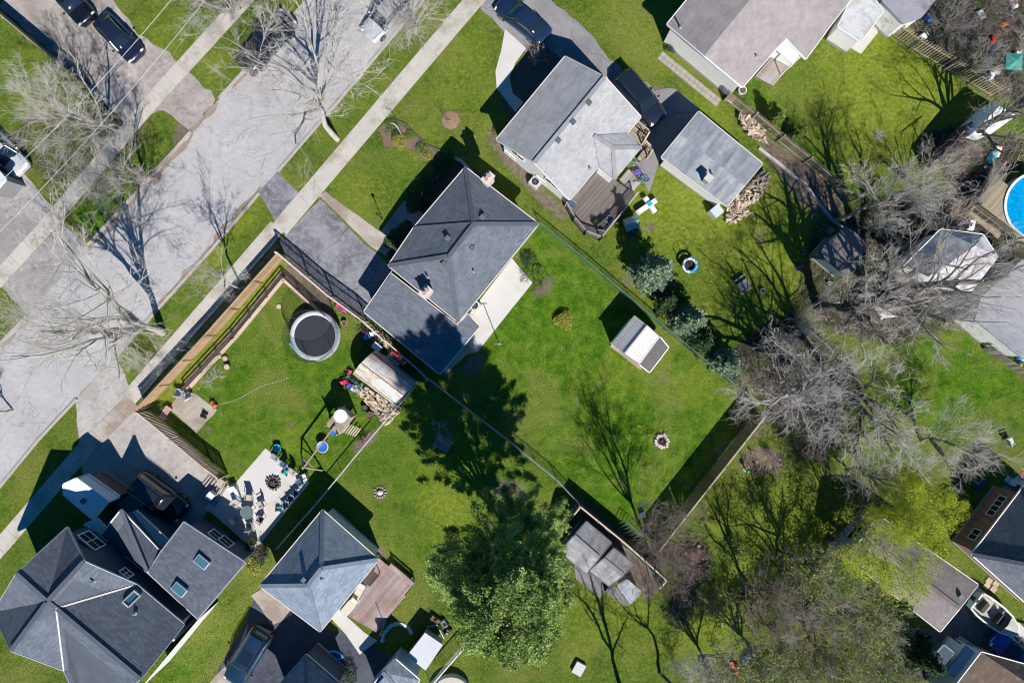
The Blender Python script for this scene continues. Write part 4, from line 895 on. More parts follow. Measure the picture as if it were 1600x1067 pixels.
bare_tree(20, 640, 6, 3.5, 'bare tree at the left edge on the far side of the road', 29, B_GREY, T_PALE, limbs=5, fork=.25, dens=.9, levels=3)
bare_tree(-25, 380, 9, 3.5, 'bare tree whose twig tips reach in at the left edge above the grey driveway', 30, B_GREY, T_GREY, limbs=5, dens=.9, levels=3)
# upper right and right
bare_tree(1306, 345, 11, 3.8, 'bare tree at the end of the picket fence, casting its shadow on the yellow lawn', 31, B_GREY, T_PALE, limbs=5, dens=.95, fork=.4, levels=4)
bare_tree(1346, 456, 15, 8, 'huge bare tree with thick pale limbs above the pale roofed garage', 32, B_GREY, T_PALE, limbs=6, fork=.14, dens=.92, tr=.58, levels=4, lr=1.3)
bare_tree(1262, 585, 12.5, 5.2, 'bare silvery tree with branches sweeping left toward the lawn corner', 33, B_PALE, T_PALE, limbs=7, fork=.22, dens=.9, lean=(-.5,.05), tr=.42, lr=1.2, levels=4)
bare_tree(1303, 590, 15, 6.2, 'large bare tree leaning to the lower right over the right hand lawn', 34, B_DARK, T_PALE, limbs=7, fork=.36, dens=.9, lean=(.12,-.34), tr=.34, levels=4)
bare_tree(1322, 728, 6.5, 2.7, 'dense ball shaped bare tree above the brown shingled outbuilding', 35, B_GREY, T_PALE, limbs=7, fork=.12, dens=1.0, levels=3)
bare_tree(1440, 690, 8.5, 3.8, 'bare tree with pale twigs over the shadow of the brick house', 36, B_GREY, T_PALE, limbs=7, fork=.2, dens=1.0, levels=4)
bare_tree(1500, 214, 13, 6, 'dark limbed bare tree beside the white fabric shelter', 37, B_DARK, T_GREY, limbs=6, fork=.14, dens=.9, tr=.3, lean=(.3,0))
bare_tree(1420, 285, 6.5, 3.4, 'grey tangled bare tree in the corner of the yellow green lawn', 38, B_GREY, T_PALE, limbs=7, fork=.1, dens=1.0, levels=3)
bare_tree(1280, 482, 13, 5.0, 'bare tree behind the twin trunked shadow at the corner of the fenced yard', 39, B_DARK, T_PALE, limbs=5, fork=.3, dens=.85, levels=4, tr=.52, lean=(-.25,0), lr=1.35)
# lower middle
bare_tree(1008, 832, 13, 4.6, 'slim dark bare tree at the corner where two wooden fences meet', 40, B_DARK, T_BROWN, limbs=7, fork=.2, dens=1.0, tr=.17)
bare_tree(1093, 1016, 6.5, 4.6, 'star shaped pale bare tree near the bottom edge', 41, B_PALE, T_PALE, limbs=9, fork=.1, dens=.98, tr=.16)
bare_tree(975, 1085, 14, 3.6, 'bare tree below the frame, its long shadow on the lower lawn', 42, B_DARK, T_BROWN, limbs=4, fork=.3, dens=.8, levels=3, tr=.22)
bare_tree(1030, 1050, 13, 3.2, 'tall thin bare tree at the bottom edge, left of the star shaped one', 43, B_DARK, T_BROWN, limbs=4, fork=.35, dens=.75, levels=3, tr=.16)
bare_tree(1168, 915, 11, 3.8, 'dark forked bare tree among the weeds in the lower middle', 44, B_DARK, T_BROWN, limbs=5, fork=.25, dens=.85, tr=.2)
bare_tree(1232, 935, 10, 3.8, 'dark bare tree left of the brown shingled outbuilding', 45, B_DARK, T_GREY, limbs=5, fork=.25, dens=.85, tr=.2)
BUD = (leafmat('olive_buds', [(0, (.09,.12,.015)), (.5, (.20,.25,.04)), (1, (.36,.36,.12))]), .075, .16)
bare_tree(1170, 1010, 9, 4.5, 'budding olive tinted tree above the blue and red toys', 46, B_GREY, T_GREY, limbs=6, fork=.15, dens=.98, leaf=BUD, leafn=2)
bare_tree(1265, 1000, 9, 4.8, 'budding tree in the thicket at the bottom, right of the toys', 47, B_GREY, T_BROWN, limbs=7, fork=.15, dens=1.0, leaf=BUD, leafn=2)
bare_tree(1300, 935, 9, 4, 'budding tree in the shade left of the long brown roof', 48, B_DARK, T_GREY, limbs=6, fork=.2, dens=.95, leaf=BUD, leafn=2)
bare_tree(1215, 860, 9, 3.6, 'thin budding tree at the top of the lower thicket', 49, B_DARK, T_GREY, limbs=5, fork=.2, dens=.85, leaf=BUD, leafn=2)
# shrubs, many stemmed
SHR = [(1160,600,3.2,2.6,'grey bare shrub at the corner of the chain link fence',T_GREY),(1215,545,3.5,2.8,'bare shrub at the foot of the fenced yard, left of the silvery tree',T_PALE),(1205,620,3.5,2.8,'bare shrub just right of the wooden fence top',T_GREY),
       (1258,665,3.0,2.6,'low bare shrub between the lawn and the dark leaning tree',T_BROWN),(1205,718,1.8,2.0,'pinkish low bare shrub below the wooden fence corner',T_PINK),(1270,708,2.0,2.0,'pinkish bare shrub right of the garden globe',T_PINK),(1250,505,3.2,2.4,'bare shrub beside the end of the fenced yard',T_PALE),
       (1455,265,3.2,2.4,'bare shrub along the dark screen fence',T_GREY),(1490,240,3.0,2.0,'bare shrub behind the dark screen fence, nearer the white shelter',T_BROWN),(1475,345,3.2,2.2,'pinkish tall bare shrub above the pale roofed garage',T_PINK),(1365,350,3.6,2.4,'pale bare shrub behind the grey brown shed',T_PALE),
       (1400,395,3.2,2.2,'bare shrub left of the pale roofed garage',T_GREY),(1590,425,3.0,2.2,'brown bare shrub between the pale garage and the grey workshop',T_BROWN),(1400,30,3.0,1.8,'bare shrub above the picket fence near the corner outbuilding',T_GREY),(1475,50,3.6,2.6,'grey thicket shrub behind the picket fence at the top',T_GREY),
       (1520,100,3.6,2.6,'grey thicket shrub left of the teal parasol',T_PALE),(1540,20,4.0,2.6,'thicket shrub at the top edge behind the picket fence',T_BROWN),(1592,60,3.6,2.6,'thicket shrub at the upper right corner',T_PALE),(1585,135,3.2,2.2,'thicket shrub right of the teal parasol',T_GREY),
       (1078,870,2.4,2.8,'dark dense bare shrub beside the wooden fence corner',T_BROWN),(1110,930,2.4,2.4,'dark bare shrub above the star shaped tree',T_BROWN),(1050,1030,2.6,2.0,'bare shrub at the foot of the star shaped tree',T_GREY),(1300,850,2.5,2.2,'shaded bare shrub left of the long brown roof',T_GREY),
       (1210,985,2.6,2.4,'brown bare shrub above the blue toy in the thicket',T_BROWN),(1340,1030,2.8,2.6,'brown bare shrub at the bottom of the thicket',T_BROWN),(1390,985,2.6,2.2,'bare shrub at the right end of the thicket',T_GREY),(1250,1060,2.6,2.4,'bare shrub on the bottom edge of the thicket',T_GREY),
       (416,862,1.6,1.2,'dark bare shrub by the corner of the hip roofed cottage',T_BROWN),(335,592,1.5,1.5,'small spreading bare shrub at the edge of the play yard',T_PALE),(1030,440,1.4,2.2,'pale pinkish dry shrub at the foot of the bluish spruce',T_PINK),(570,690,1.0,1.2,'dry tuft of stems at the chain link fence',T_PINK),
       (838,92,1.8,1.5,'pinkish leafless bush beside the parked dark sedan',T_PINK),(686,668,1.5,1.2,'upright tuft of dry purple grey grass in the tree shade',T_PALE),(702,682,1.1,1.1,'lower tan tuft of dry grass in the tree shade',T_PINK),(843,452,.9,1.2,'dry brown plant at the corner of the white patio',T_BROWN),
       (822,432,.9,1.2,'dark bare shrub against the wall by the white patio',T_BROWN),(1370,25,3,1.5,'bare shrub between the porch annex and the corner outbuilding',T_GREY),(1545,395,2.2,2.0,'brown bare shrub right of the pale garage roof',T_BROWN)]
for i, (x, y, h, r, lb, tw) in enumerate(SHR):
    bare_tree(x, y, h, r*.85, lb, 100+i, tw, tw, 'bare_shrub', 'shrub', limbs=9 if r > 2 else 7, fork=.04, dens=.95 if r > 2 else .8, levels=3, tr=.035, group='bare shrubs', wob=.2, up=.1)
# ---- leafy
L_GREEN = leafmat('fresh_green_leaves', [(0, (.05,.095,.025)), (.35, (.18,.27,.055)), (.65, (.33,.43,.12)), (1, (.54,.62,.22))])
L_YEL = leafmat('yellow_green_leaves', [(0, (.17,.22,.012)), (.5, (.38,.45,.022)), (1, (.60,.65,.07))], .35)
L_BLUE = leafmat('blue_spruce_needles', [(0, (.05,.085,.060)), (.5, (.16,.24,.125)), (1, (.38,.46,.32))], .1)
L_DARK = leafmat('dark_needles', [(0, (.012,.030,.012)), (.5, (.035,.075,.022)), (1, (.09,.14,.04))], .1)
L_BUSH = leafmat('bush_leaves', [(0, (.04,.09,.01)), (.5, (.12,.20,.03)), (1, (.30,.36,.08))], .25)
L_GOLD = leafmat('golden_leaves', [(0, (.14,.15,.02)), (.5, (.34,.34,.05)), (1, (.52,.48,.12))], .25)
def leafy_tree(px, py, h, r, label, seed, mat, size, per, zlo=.2, clumps=260, taper=.5, name='leafy_tree', lean=(0,0), group='trees in leaf', cr=.55, cat='tree', spray=False):
    p = W(px, py); t = thing(name, label, cat, p, 0, group); rng = np.random.default_rng(seed)
    thick, thin, tips = skeleton(seed, h*.9, r, fork=.16, limbs=8, dens=.8, levels=3, tr=h*.017, up=.3, lean=lean)
    me = segmesh('trunk', thick, 7, True); me.materials.append(B_DARK); put('trunk', me, None, t, world=False)
    P = []; Rn = []
    for i in range(clumps):
        u = rng.uniform(zlo, 1)**.85; prof = r*(1-taper*max(0, (u-.35)/.65)**1.4)*min(1, .55+u*1.5)
        a = rng.uniform(0, 2*PI); q = prof*math.sqrt(rng.uniform(.12, 1))*(1+.16*math.sin(3*a+seed)+.12*math.sin(5*a+1.7*seed+u*4))
        c = np.array([math.cos(a)*q+lean[0]*h*u, math.sin(a)*q+lean[1]*h*u, h*u]); s = cr*rng.uniform(.6, 1.3)
        k = int(per*rng.uniform(.6, 1.4)); d = rng.normal(0, 1, (k, 3)); d /= np.linalg.norm(d, axis=1, keepdims=True); rad_ = s*rng.uniform(.55, 1.05, (k, 1))
        if spray:       # fronds reaching outward
            o_ = np.array([math.cos(a), math.sin(a), .25]); al = rng.uniform(-.9, .8, (k, 1)); wd = (1.5-al)/2.0
            P.append(c+o_*al*s*.9+rng.normal(0, .42, (k, 3))*s*wd*np.array([1, 1, .6]))
        else: P.append(c+d*rad_*np.array([1, 1, .7]))
        Rn.append(np.full(k, rng.uniform(.2, .75)))
        thin.append((c[0]*.7, c[1]*.7, max(.5, c[2]-s*1.2), c[0], c[1], c[2], .016, .006))
    me = segmesh('branches', thin, 3); me.materials.append(B_DARK); put('branches', me, None, t, world=False)
    P = np.concatenate(P); Rn = np.concatenate(Rn)
    me = leaves('leaves', P, size, rng, .03, 1, .5, rnd=Rn); me.materials.append(mat); put('leaves', me, None, t, world=False)
    return t
leafy_tree(795, 826, 18.5, 4.6, 'big dense green tree standing alone in the lower middle', 61, L_GREEN, .062, 330, .27, 760, .55, cr=.5, spray=True)
leafy_tree(1298, 790, 9.5, 3.6, 'yellow green budding tree hanging over the left half of the brown roof', 62, L_YEL, .05, 85, .55, 230, .3, lean=(.10,-.14), cr=.65)
leafy_tree(1350, 742, 9.0, 2.7, 'yellow green budding tree beyond the far eave of the brown roof', 63, L_YEL, .05, 110, .5, 150, .3, lean=(.03,-.10), cr=.5)
def spruce(px, py, h, r, label, seed, mat, group='conifers'):
    p = W(px, py); t = thing('conifer', label, 'tree', p, 0, group); rng = np.random.default_rng(seed); rr = random.Random(seed)
    me = segmesh('trunk', [(0,0,0,0,0,h*.97,.012*h+.04,.015)], 8); me.materials.append(B_DARK); put('trunk', me, None, t, world=False)
    S = []; P = []; z = h*.06
    while z < h*.98:
        n = 6 if z < h*.7 else 4; L = r*(1-z/h)**.85*rr.uniform(.85, 1.12)+.06
        for k in range(n):
            a = rr.uniform(0, 2*PI); l = L*rr.uniform(.7, 1.15); e = (math.cos(a)*l, math.sin(a)*l, z+l*rr.uniform(-.12, .18)); S.append((0,0,z,*e,.02,.006))
            m = max(4, int(l*26)); u = rng.uniform(.15, 1, m)[:, None]; w = .16*l*(1.1-u)+.05
            P.append(np.array([[0,0,z]])*(1-u)+np.array([e])*u+rng.normal(0, 1, (m, 3))*w*np.array([1,1,.35]))
        z += .13+.012*h
    me = segmesh('branches', S, 3); me.materials.append(B_DARK); put('branches', me, None, t, world=False)
    me = leaves('needles', np.concatenate(P), .075, rng, .03, 3, .6, elong=1.3); me.materials.append(mat); put('needles', me, None, t, world=False)
spruce(1010, 432, 8.3, 1.7, 'tallest bluish spruce, behind the wooden deck of the white house', 71, L_BLUE)
spruce(1068, 502, 5.6, 1.5, 'mid sized bluish spruce right of the dry pinkish shrub', 72, L_BLUE)
spruce(1128, 566, 3.6, 1.5, 'smallest bluish spruce at the end of the chain link fence', 73, L_BLUE)
spruce(1090, 530, 3.4, 1.4, 'dark green conifer between the two smaller bluish spruces', 74, L_DARK)
spruce(1038, 470, 3.2, 1.3, 'dark green conifer in the shade between the two taller spruces', 75, L_DARK)
spruce(1202, 196, 3.0, .9, 'narrow green cedar beside the picket fence, upper of the pair', 76, L_BUSH)
spruce(1232, 219, 3.2, .9, 'narrow green cedar beside the picket fence, lower of the pair', 77, L_BUSH)
spruce(1420, 1010, 4.5, 1.6, 'dark green conifer left of the glazed shed at the bottom', 78, L_DARK)
spruce(1385, 925, 3.5, 1.4, 'dark conifer in the shade beside the long brown roof', 79, L_DARK)
def bush(px, py, r, h, label, seed, mat, size=.05, n=900, group='bushes'):
    p = W(px, py); t = thing('bush', label, 'bush', p, 0, group); rng = np.random.default_rng(seed)
    S = []
    for i in range(26):
        a = rng.uniform(0, 2*PI); q = r*rng.uniform(.2, .9); S.append((0,0,0, math.cos(a)*q, math.sin(a)*q, h*rng.uniform(.4, .95), .014, .005))
    me = segmesh('stems', S, 3); me.materials.append(B_DARK); put('stems', me, None, t, world=False)
    a = rng.uniform(0, 2*PI, n); q = r*np.sqrt(rng.uniform(0, 1, n))*(1+.2*np.sin(3*a+seed)); z = h*np.sqrt(np.clip(1-(q/(r*1.25))**2, .05, 1))*rng.uniform(.35, 1.02, n)
    me = leaves('leaves', np.stack([np.cos(a)*q, np.sin(a)*q, z], 1), size, rng, .03, 1, .8); me.materials.append(mat); put('leaves', me, None, t, world=False)
for i, b_ in enumerate([(881,501,.72,.7,'round golden green bush alone on the big lawn',L_GOLD,.06,1400),(625,222,.55,.5,'golden green bush in the front flower bed',L_GOLD,.05,900),(612,198,.5,.4,'dark green plant at the tip of the front flower bed',L_BUSH,.05,600),(618,210,.35,.4,'small green plant behind the golden bush of the flower bed',L_DARK,.05,400),
    (641,212,.35,.35,'green plant at the right side of the flower bed',L_BUSH,.05,400),(660,232,.5,.35,'low green plant along the edge of the flower bed near the house',L_BUSH,.05,500),(670,245,.35,.3,'small golden plant nearest the house in the flower bed',L_GOLD,.045,300),
    (668,290,.8,.7,'dark bush in the shade at the front of the bungalow',L_DARK,.07,900),(690,262,.7,.6,'dark shaded bush below the top corner of the bungalow',L_DARK,.07,900),(700,250,.5,.6,'dark bush at the stone edged corner of the bungalow',L_DARK,.07,600),(650,318,.8,.6,'wide dark bush by the shaded front walk',L_DARK,.07,900),
    (618,375,.8,.5,'dark bush in the planting strip at the front door',L_DARK,.07,900),(634,358,.6,.5,'smaller dark bush nearest the front steps',L_DARK,.07,600),(396,880,.8,.7,'golden bush at the patio corner by the navy house',L_GOLD,.05,900),(408,868,.6,.6,'dark leafy bush between patio and cottage',L_DARK,.06,600),
    (825,405,.6,.6,'dark bush at the corner of the bungalow patio',L_DARK,.06,600),(842,425,.5,.5,'leafy bush next to the white patio corner',L_BUSH,.05,500),(778,205,.4,.4,'little green plant at the corner of the white house bed',L_BUSH,.05,300),(1048,75,.5,.6,'dark bush at the corner of the long white wall',L_DARK,.06,600),
    (1370,300,.9,1.0,'green bush in the corner thicket of the yellow lawn',L_BUSH,.06,900),(1420,360,1.1,1.2,'dark green bush under the twigs left of the pale garage',L_DARK,.07,1200),(1560,185,.7,.8,'green bush at the end of the white shelter',L_DARK,.06,700),(1595,1005,.4,.4,'small bush beside the boat driveway',L_BUSH,.05,300),
    (590,872,.35,.4,'small plant at the corner of the wooden deck',L_BUSH,.05,300),(1300,905,1.6,1.2,'green undergrowth bush in the lower thicket near the brown roof',L_BUSH,.06,1800),(1230,1040,1.7,1.2,'green undergrowth bush at the bottom of the thicket',L_BUSH,.06,1800),(1330,985,1.5,1.0,'leafy undergrowth bush in the middle of the thicket',L_BUSH,.06,1500),
    (1185,1040,1.3,.8,'low green bush around the blue toy',L_BUSH,.06,1200),(1380,1050,1.5,1.2,'dark undergrowth bush at the bottom right of the thicket',L_DARK,.06,1500),(1150,860,1.2,.7,'low green bush under the dark forked tree',L_BUSH,.06,900),
    (345,-5,1.6,1.6,'dark bush at the top edge near the far sidewalk',L_DARK,.08,1500),
    (252,640,.5,.5,'small weedy plant beside the play yard fence',L_BUSH,.05,400),(1275,1000,1.2,.9,'olive bush between two budding trees in the thicket',L_GOLD,.05,900)]):
    bush(b_[0], b_[1], b_[2], b_[3], b_[4], 300+i, b_[5], b_[6], b_[7])
# sapling in its ring of mulch
t = thing('sapling', 'thin leafless sapling in a round ring of mulch on the front lawn', 'tree', W(704,188))
put('mulch_ring', MB().lathe((*W(704,188).xy, 0), [(.72,.0),(.70,.06),(.3,.1),(.05,.12)], 28), M('tan_mulch', (.30,.19,.12), .35, 6, .95, bump=.6), t)
sk = skeleton(5, 2.6, .7, fork=.4, limbs=4, dens=.5, levels=2, tr=.03); me = segmesh('stem', sk[0]+sk[1], 4); me.materials.append(B_DARK); put('stem', me, None, t, world=False)
# ---------------------------------------------------------------- fences
W_NEW = wood('new_pine_boards', (.42,.285,.165), .2, .75); W_OLD = wood('weathered_cedar', (.30,.25,.20), .3, .9, (.36,.34,.31)); W_BRN = wood('brown_fence_boards', (.17,.115,.075), .3, .9); W_TAN = wood('tan_fence_boards', (.36,.28,.18), .25, .85, (.27,.27,.2))
W_GRY = wood('grey_deck_boards', (.30,.255,.225), .25, .9, (.38,.345,.32)); W_RED = wood('red_brown_deck_boards', (.31,.205,.185), .22, .85, (.42,.345,.33)); W_DK = wood('dark_wood', (.07,.055,.045), .3, .9); W_PALE = wood('pale_timber', (.55,.43,.33), .15, .8)
def fence(pts, label, h=1.8, bw=.14, pitch=.16, mat=None, post=2.4, rails=(.3, 1.5), railmat=None, caprail=None, group='wooden fences', name='wooden_fence', side=1, th=.022, slat=False, lean=0.0):
    P = [W(*p) for p in pts]; root = thing(name, label, 'fence', P[0], 0, group); mat = mat or W_OLD; railmat = railmat or mat
    tot = sum((b-a).length for a, b in zip(P[:-1], P[1:])); pitch = max(pitch, tot/285)
    me = MB().box((0,0,0), (bw, th, h)).mesh('board'); me.materials.append(mat); pm = MB().box((0,0,0), (.1,.1,h+.1)).box((0,0,h/2+.08), (.14,.14,.05)).mesh('post'); pm.materials.append(railmat); cnt = 0
    for a, b in zip(P[:-1], P[1:]):
        d = b-a; L = d.length; u = d/L; ang = math.atan2(u.y, u.x); nrm = Vector((-u.y, u.x, 0))*side
        n = int(L/pitch)
        for i in range(n):
            q = a+u*(pitch*(i+.5))+nrm*.05; o = bpy.data.objects.new('board', me); link(o); o.parent = root; cnt += 1
            o.location = Vector((q.x, q.y, h/2+.03+R.gauss(0, .012)))-root.location; o.rotation_euler = (R.gauss(lean, .012), R.gauss(0, .008), ang+R.gauss(0, .02))
        for z in rails: put('rail', MB().bar((*a.xy, z), (*b.xy, z), .05, .09), railmat, root)
        k = max(1, round(L/post))
        for i in range(k+1):
            q = a.lerp(b, i/k)-nrm*.03; o = bpy.data.objects.new('post', pm); link(o); o.parent = root; o.location = Vector((q.x, q.y, h/2))-root.location; o.rotation_euler = (0, 0, ang)
        if caprail: put('cap_rail', MB().bar((*(a+nrm*.02).xy, h+.07), (*(b+nrm*.02).xy, h+.07), caprail, .035), railmat, root)
    return root
PINK = M('pale_pink_cap', (.56,.45,.39), .12, 2, .8)
# (outer fence of the play yard) street side, driveway side and lower side
fence([(446,402),(337,525),(231,639)], 'tall new pine fence with open lattice boards between play yard and sidewalk', 1.9, .205, .24, W_NEW, 2.4, (.25,.65,1.05,1.45,1.85), W_NEW, .1, side=-1)
fence([(446,400),(523,465),(574,502),(606,531)], 'open slatted fence along the paved driveway of the bungalow', 2.2, .07, .17, W_DK, 2.4, (.3,1.5), PINK, .12, side=1)
fence([(607,532),(662,580),(672,592)], 'dark slatted fence squeezed between garage wing and barrel roofed shed', 1.7, .08, .16, W_DK, 2.4, (.3,1.5), PINK, .1)
fence([(233,641),(283,682),(332,723),(356,741)], 'dark brown slatted fence between play yard and stained driveway', 1.8, .09, .15, W_BRN, 2.4, (.3,1.5), W_PALE, .1, side=1)
fence([(1020,849),(1062,797),(1181,645)], 'long brown board fence at the lower right side of the big lawn', 2.1, .14, .165, W_BRN, 2.4, (.4,1.7), W_BRN, None, side=1)
put('cap_rail', MB().bar((*W(1020,849).xy, 2.17), (*W(1181,645).xy, 2.17), .12, .04), W_TAN, [o for o in C.objects if o.get('label','').startswith('long brown board')][0])
fence([(1131,158),(1172,188),(1213,222),(1255,255),(1300,294),(1325,315)], 'long tan picket fence between the firewood yard and the yellow green lawn', 1.7, .09, .17, W_TAN, 2.4, (.35,1.4), W_OLD, None)
fence([(1380,50),(1420,78),(1468,106)], 'yellowish picket fence left part, in front of the thicket', 1.9, .10, .22, W_TAN, 2.4, (.35,1.6), W_TAN, None, group='fences by the thicket')
fence([(1474,110),(1512,132),(1548,154)], 'yellowish picket fence right part, ending at the white shelter', 1.9, .10, .22, W_TAN, 2.4, (.35,1.6), W_TAN, None, group='fences by the thicket')
fence([(1440,266),(1490,205)], 'dark solid screen fence at the right side of the yellow green lawn', 2.0, .16, .165, W_DK, 2.4, (.3,1.7), W_DK, .06)
fence([(903,783),(930,805),(967,835),(1000,864),(1033,894),(1024,905)], 'wooden fence with pale cap behind the two grey sheds', 1.8, .12, .15, W_BRN, 2.4, (.3,1.5), W_PALE, .12)
fence([(903,783),(885,805)], 'short return of pale capped fence beside the big green tree', 1.8, .12, .15, W_BRN, 2.4, (.3,1.5), W_PALE, .1)
fence([(1498,335),(1532,290),(1550,262)], 'plank fence on the left side of the pool deck', 1.4, .12, .16, W_TAN, 2.0, (.3,1.2), W_TAN, .08)
fence([(1600,590),(1572,570),(1535,545)], 'grey picket fence below the grey workshop at the right edge', 1.5, .09, .17, W_OLD, 2.4, (.3,1.2), W_OLD, None)
fence([(-30,-8),(30,44),(142,138)], 'dark fence between the upper left lawn and the driveway with the dark cars', 1.7, .14, .16, W_OLD, 2.4, (.3,1.5), W_TAN, .1)
# low inner rail fence of the play yard with its timber edging
def rail_fence(pts, label, h=.95, mat=None, rails=(.35,.65,.95), group='rail fences', name='rail_fence', gap=1.8):
    P = [W(*p) for p in pts]; root = thing(name, label, 'fence', P[0], 0, group); mat = mat or W_OLD
    for a, b in zip(P[:-1], P[1:]):
        for z in rails: put('rail', MB().bar((*a.xy, z), (*b.xy, z), .045, .09), mat, root)
        k = max(1, round((b-a).length/gap))
        for i in range(k+1): q = a.lerp(b, i/k); put('post', MB().box((q.x, q.y, h/2), (.1,.1,h)), mat, root)
    return root
rail_fence([(512,494),(445,432),(366,528),(291,608)], 'low dark post and rail fence inside the tall pine fence of the play yard', .95, W_DK)
def edging(pts, label, w=.3, h=.14, mat=None, name='timber_edging', cat='edging', L=2.4):
    P = [W(*p) for p in pts]; root = thing(name, label, cat, P[0])
    for a, b in zip(P[:-1], P[1:]):
        k = max(1, round((b-a).length/L))
        for i in range(k): p, q = a.lerp(b, i/k+.003), a.lerp(b, (i+1)/k-.003); put('timber', MB().bar((*p.xy, h/2), (*q.xy, h/2), w, h), mat or W_PALE, root)
edging([(292,610),(372,523),(443,436),(512,497)], 'pale timber edging along the play yard lawn inside the rail fence')
edging([(514,497),(492,520)], 'short timber edge piece running to the trampoline', .18, .12)
edging([(1185,232),(1215,255),(1258,290),(1300,345),(1322,360)], 'pale stone edging of the long brown planting bed', .22, .16, M('edge_stone', (.45,.42,.39), .2, 3, .9), 'stone_edging', 'edging', .7)
edging([(693,240),(720,252),(738,270)], 'row of grey edging stones at the top corner of the bungalow', .25, .2, M('edge_stone'), 'stone_edging', 'edging', .5)
edging([(603,210),(612,186),(632,195),(650,212),(668,228),(700,242)], 'dark stone edging around the front flower bed', .16, .12, M('dark_edge_stone', (.10,.095,.10), .3, 3, .9), 'stone_edging', 'edging', .4)
edging([(655,322),(660,300),(700,262)], 'thin pale edging along the shaded bed of the bungalow', .06, .1, TRIM, 'bed_edging', 'edging', 2)
# chain link
def chainlink(pts, label, h=1.2, mat=None, post=2.4, group='chain link fences', rail=.024):
    P = [W(*p) for p in pts]; root = thing('chain_link_fence', label, 'fence', P[0], 0, group); mat = mat or GALV; S = []
    for a, b in zip(P[:-1], P[1:]):
        put('top_rail', MB().tube([(*a.xy, h), (*b.xy, h)], rail, 6), mat, root)
        k = max(1, round((b-a).length/post))
        for i in range(k+1): q = a.lerp(b, i/k); put('post', MB().tube([(q.x, q.y, 0), (q.x, q.y, h+.05)], .032, 8).lathe((q.x, q.y, h+.05), [(.045,0),(.03,.05),(.005,.07)], 8), mat, root)
        L = (b-a).length; u = (b-a)/L; n = int((L+h)/.14)
        for i in range(n):
            for s in (1, -1):
                x0 = i*.14-(h if s > 0 else 0); x1 = x0+h*s if s > 0 else x0-h; z0, z1 = 0, h
                if s < 0: x0, x1 = i*.14, i*.14-h
                c0, c1 = max(0, min(L, x0)), max(0, min(L, x1))
                if abs(c0-c1) < 1e-3: continue
                za = abs(c0-x0)/h*h; zb = h-abs(c1-x1)
                pa, pb = a+u*c0, a+u*c1; S.append((pa.x, pa.y, max(0, za), pb.x, pb.y, min(h, zb), .004, .004))
    me = segmesh('wire_mesh', S, 3); me.materials.append(mat); put('wire_mesh', me, None, root)
GREENM = paint('green_coated_steel', (.10,.24,.17), .5, .2); DKM = paint('dark_steel', (.04,.045,.05), .5, .4)
chainlink([(843,352),(905,402),(985,470),(1075,545),(1160,614),(1188,655)], 'green chain link fence between the big lawn and the spruce yard', 1.25, GREENM, rail=.035)
chainlink([(668,588),(735,640),(800,690),(868,745),(904,783)], 'grey chain link fence running through the tree shade beside the big lawn', 1.2, GALV, rail=.03)
chainlink([(650,604),(570,697),(500,782),(440,850)], 'bright galvanised chain link fence between play yard and cottage lawn', 1.15, paint('bright_galvanised', (.62,.62,.62), .45, .3), rail=.04)
chainlink([(904,783),(965,840),(1035,905)], 'green chain link fence doubling the wooden fence behind the sheds', 1.2, GREENM, rail=.03)
chainlink([(758,965),(718,1012),(672,1065)], 'white topped chain link fence at the bottom beside the trailer', 1.15, TRIM, rail=.05)
chainlink([(1288,545),(1235,500),(1275,470),(1300,440)], 'grey chain link fence around the corner of the fenced yard', 1.2, GALV, rail=.03)
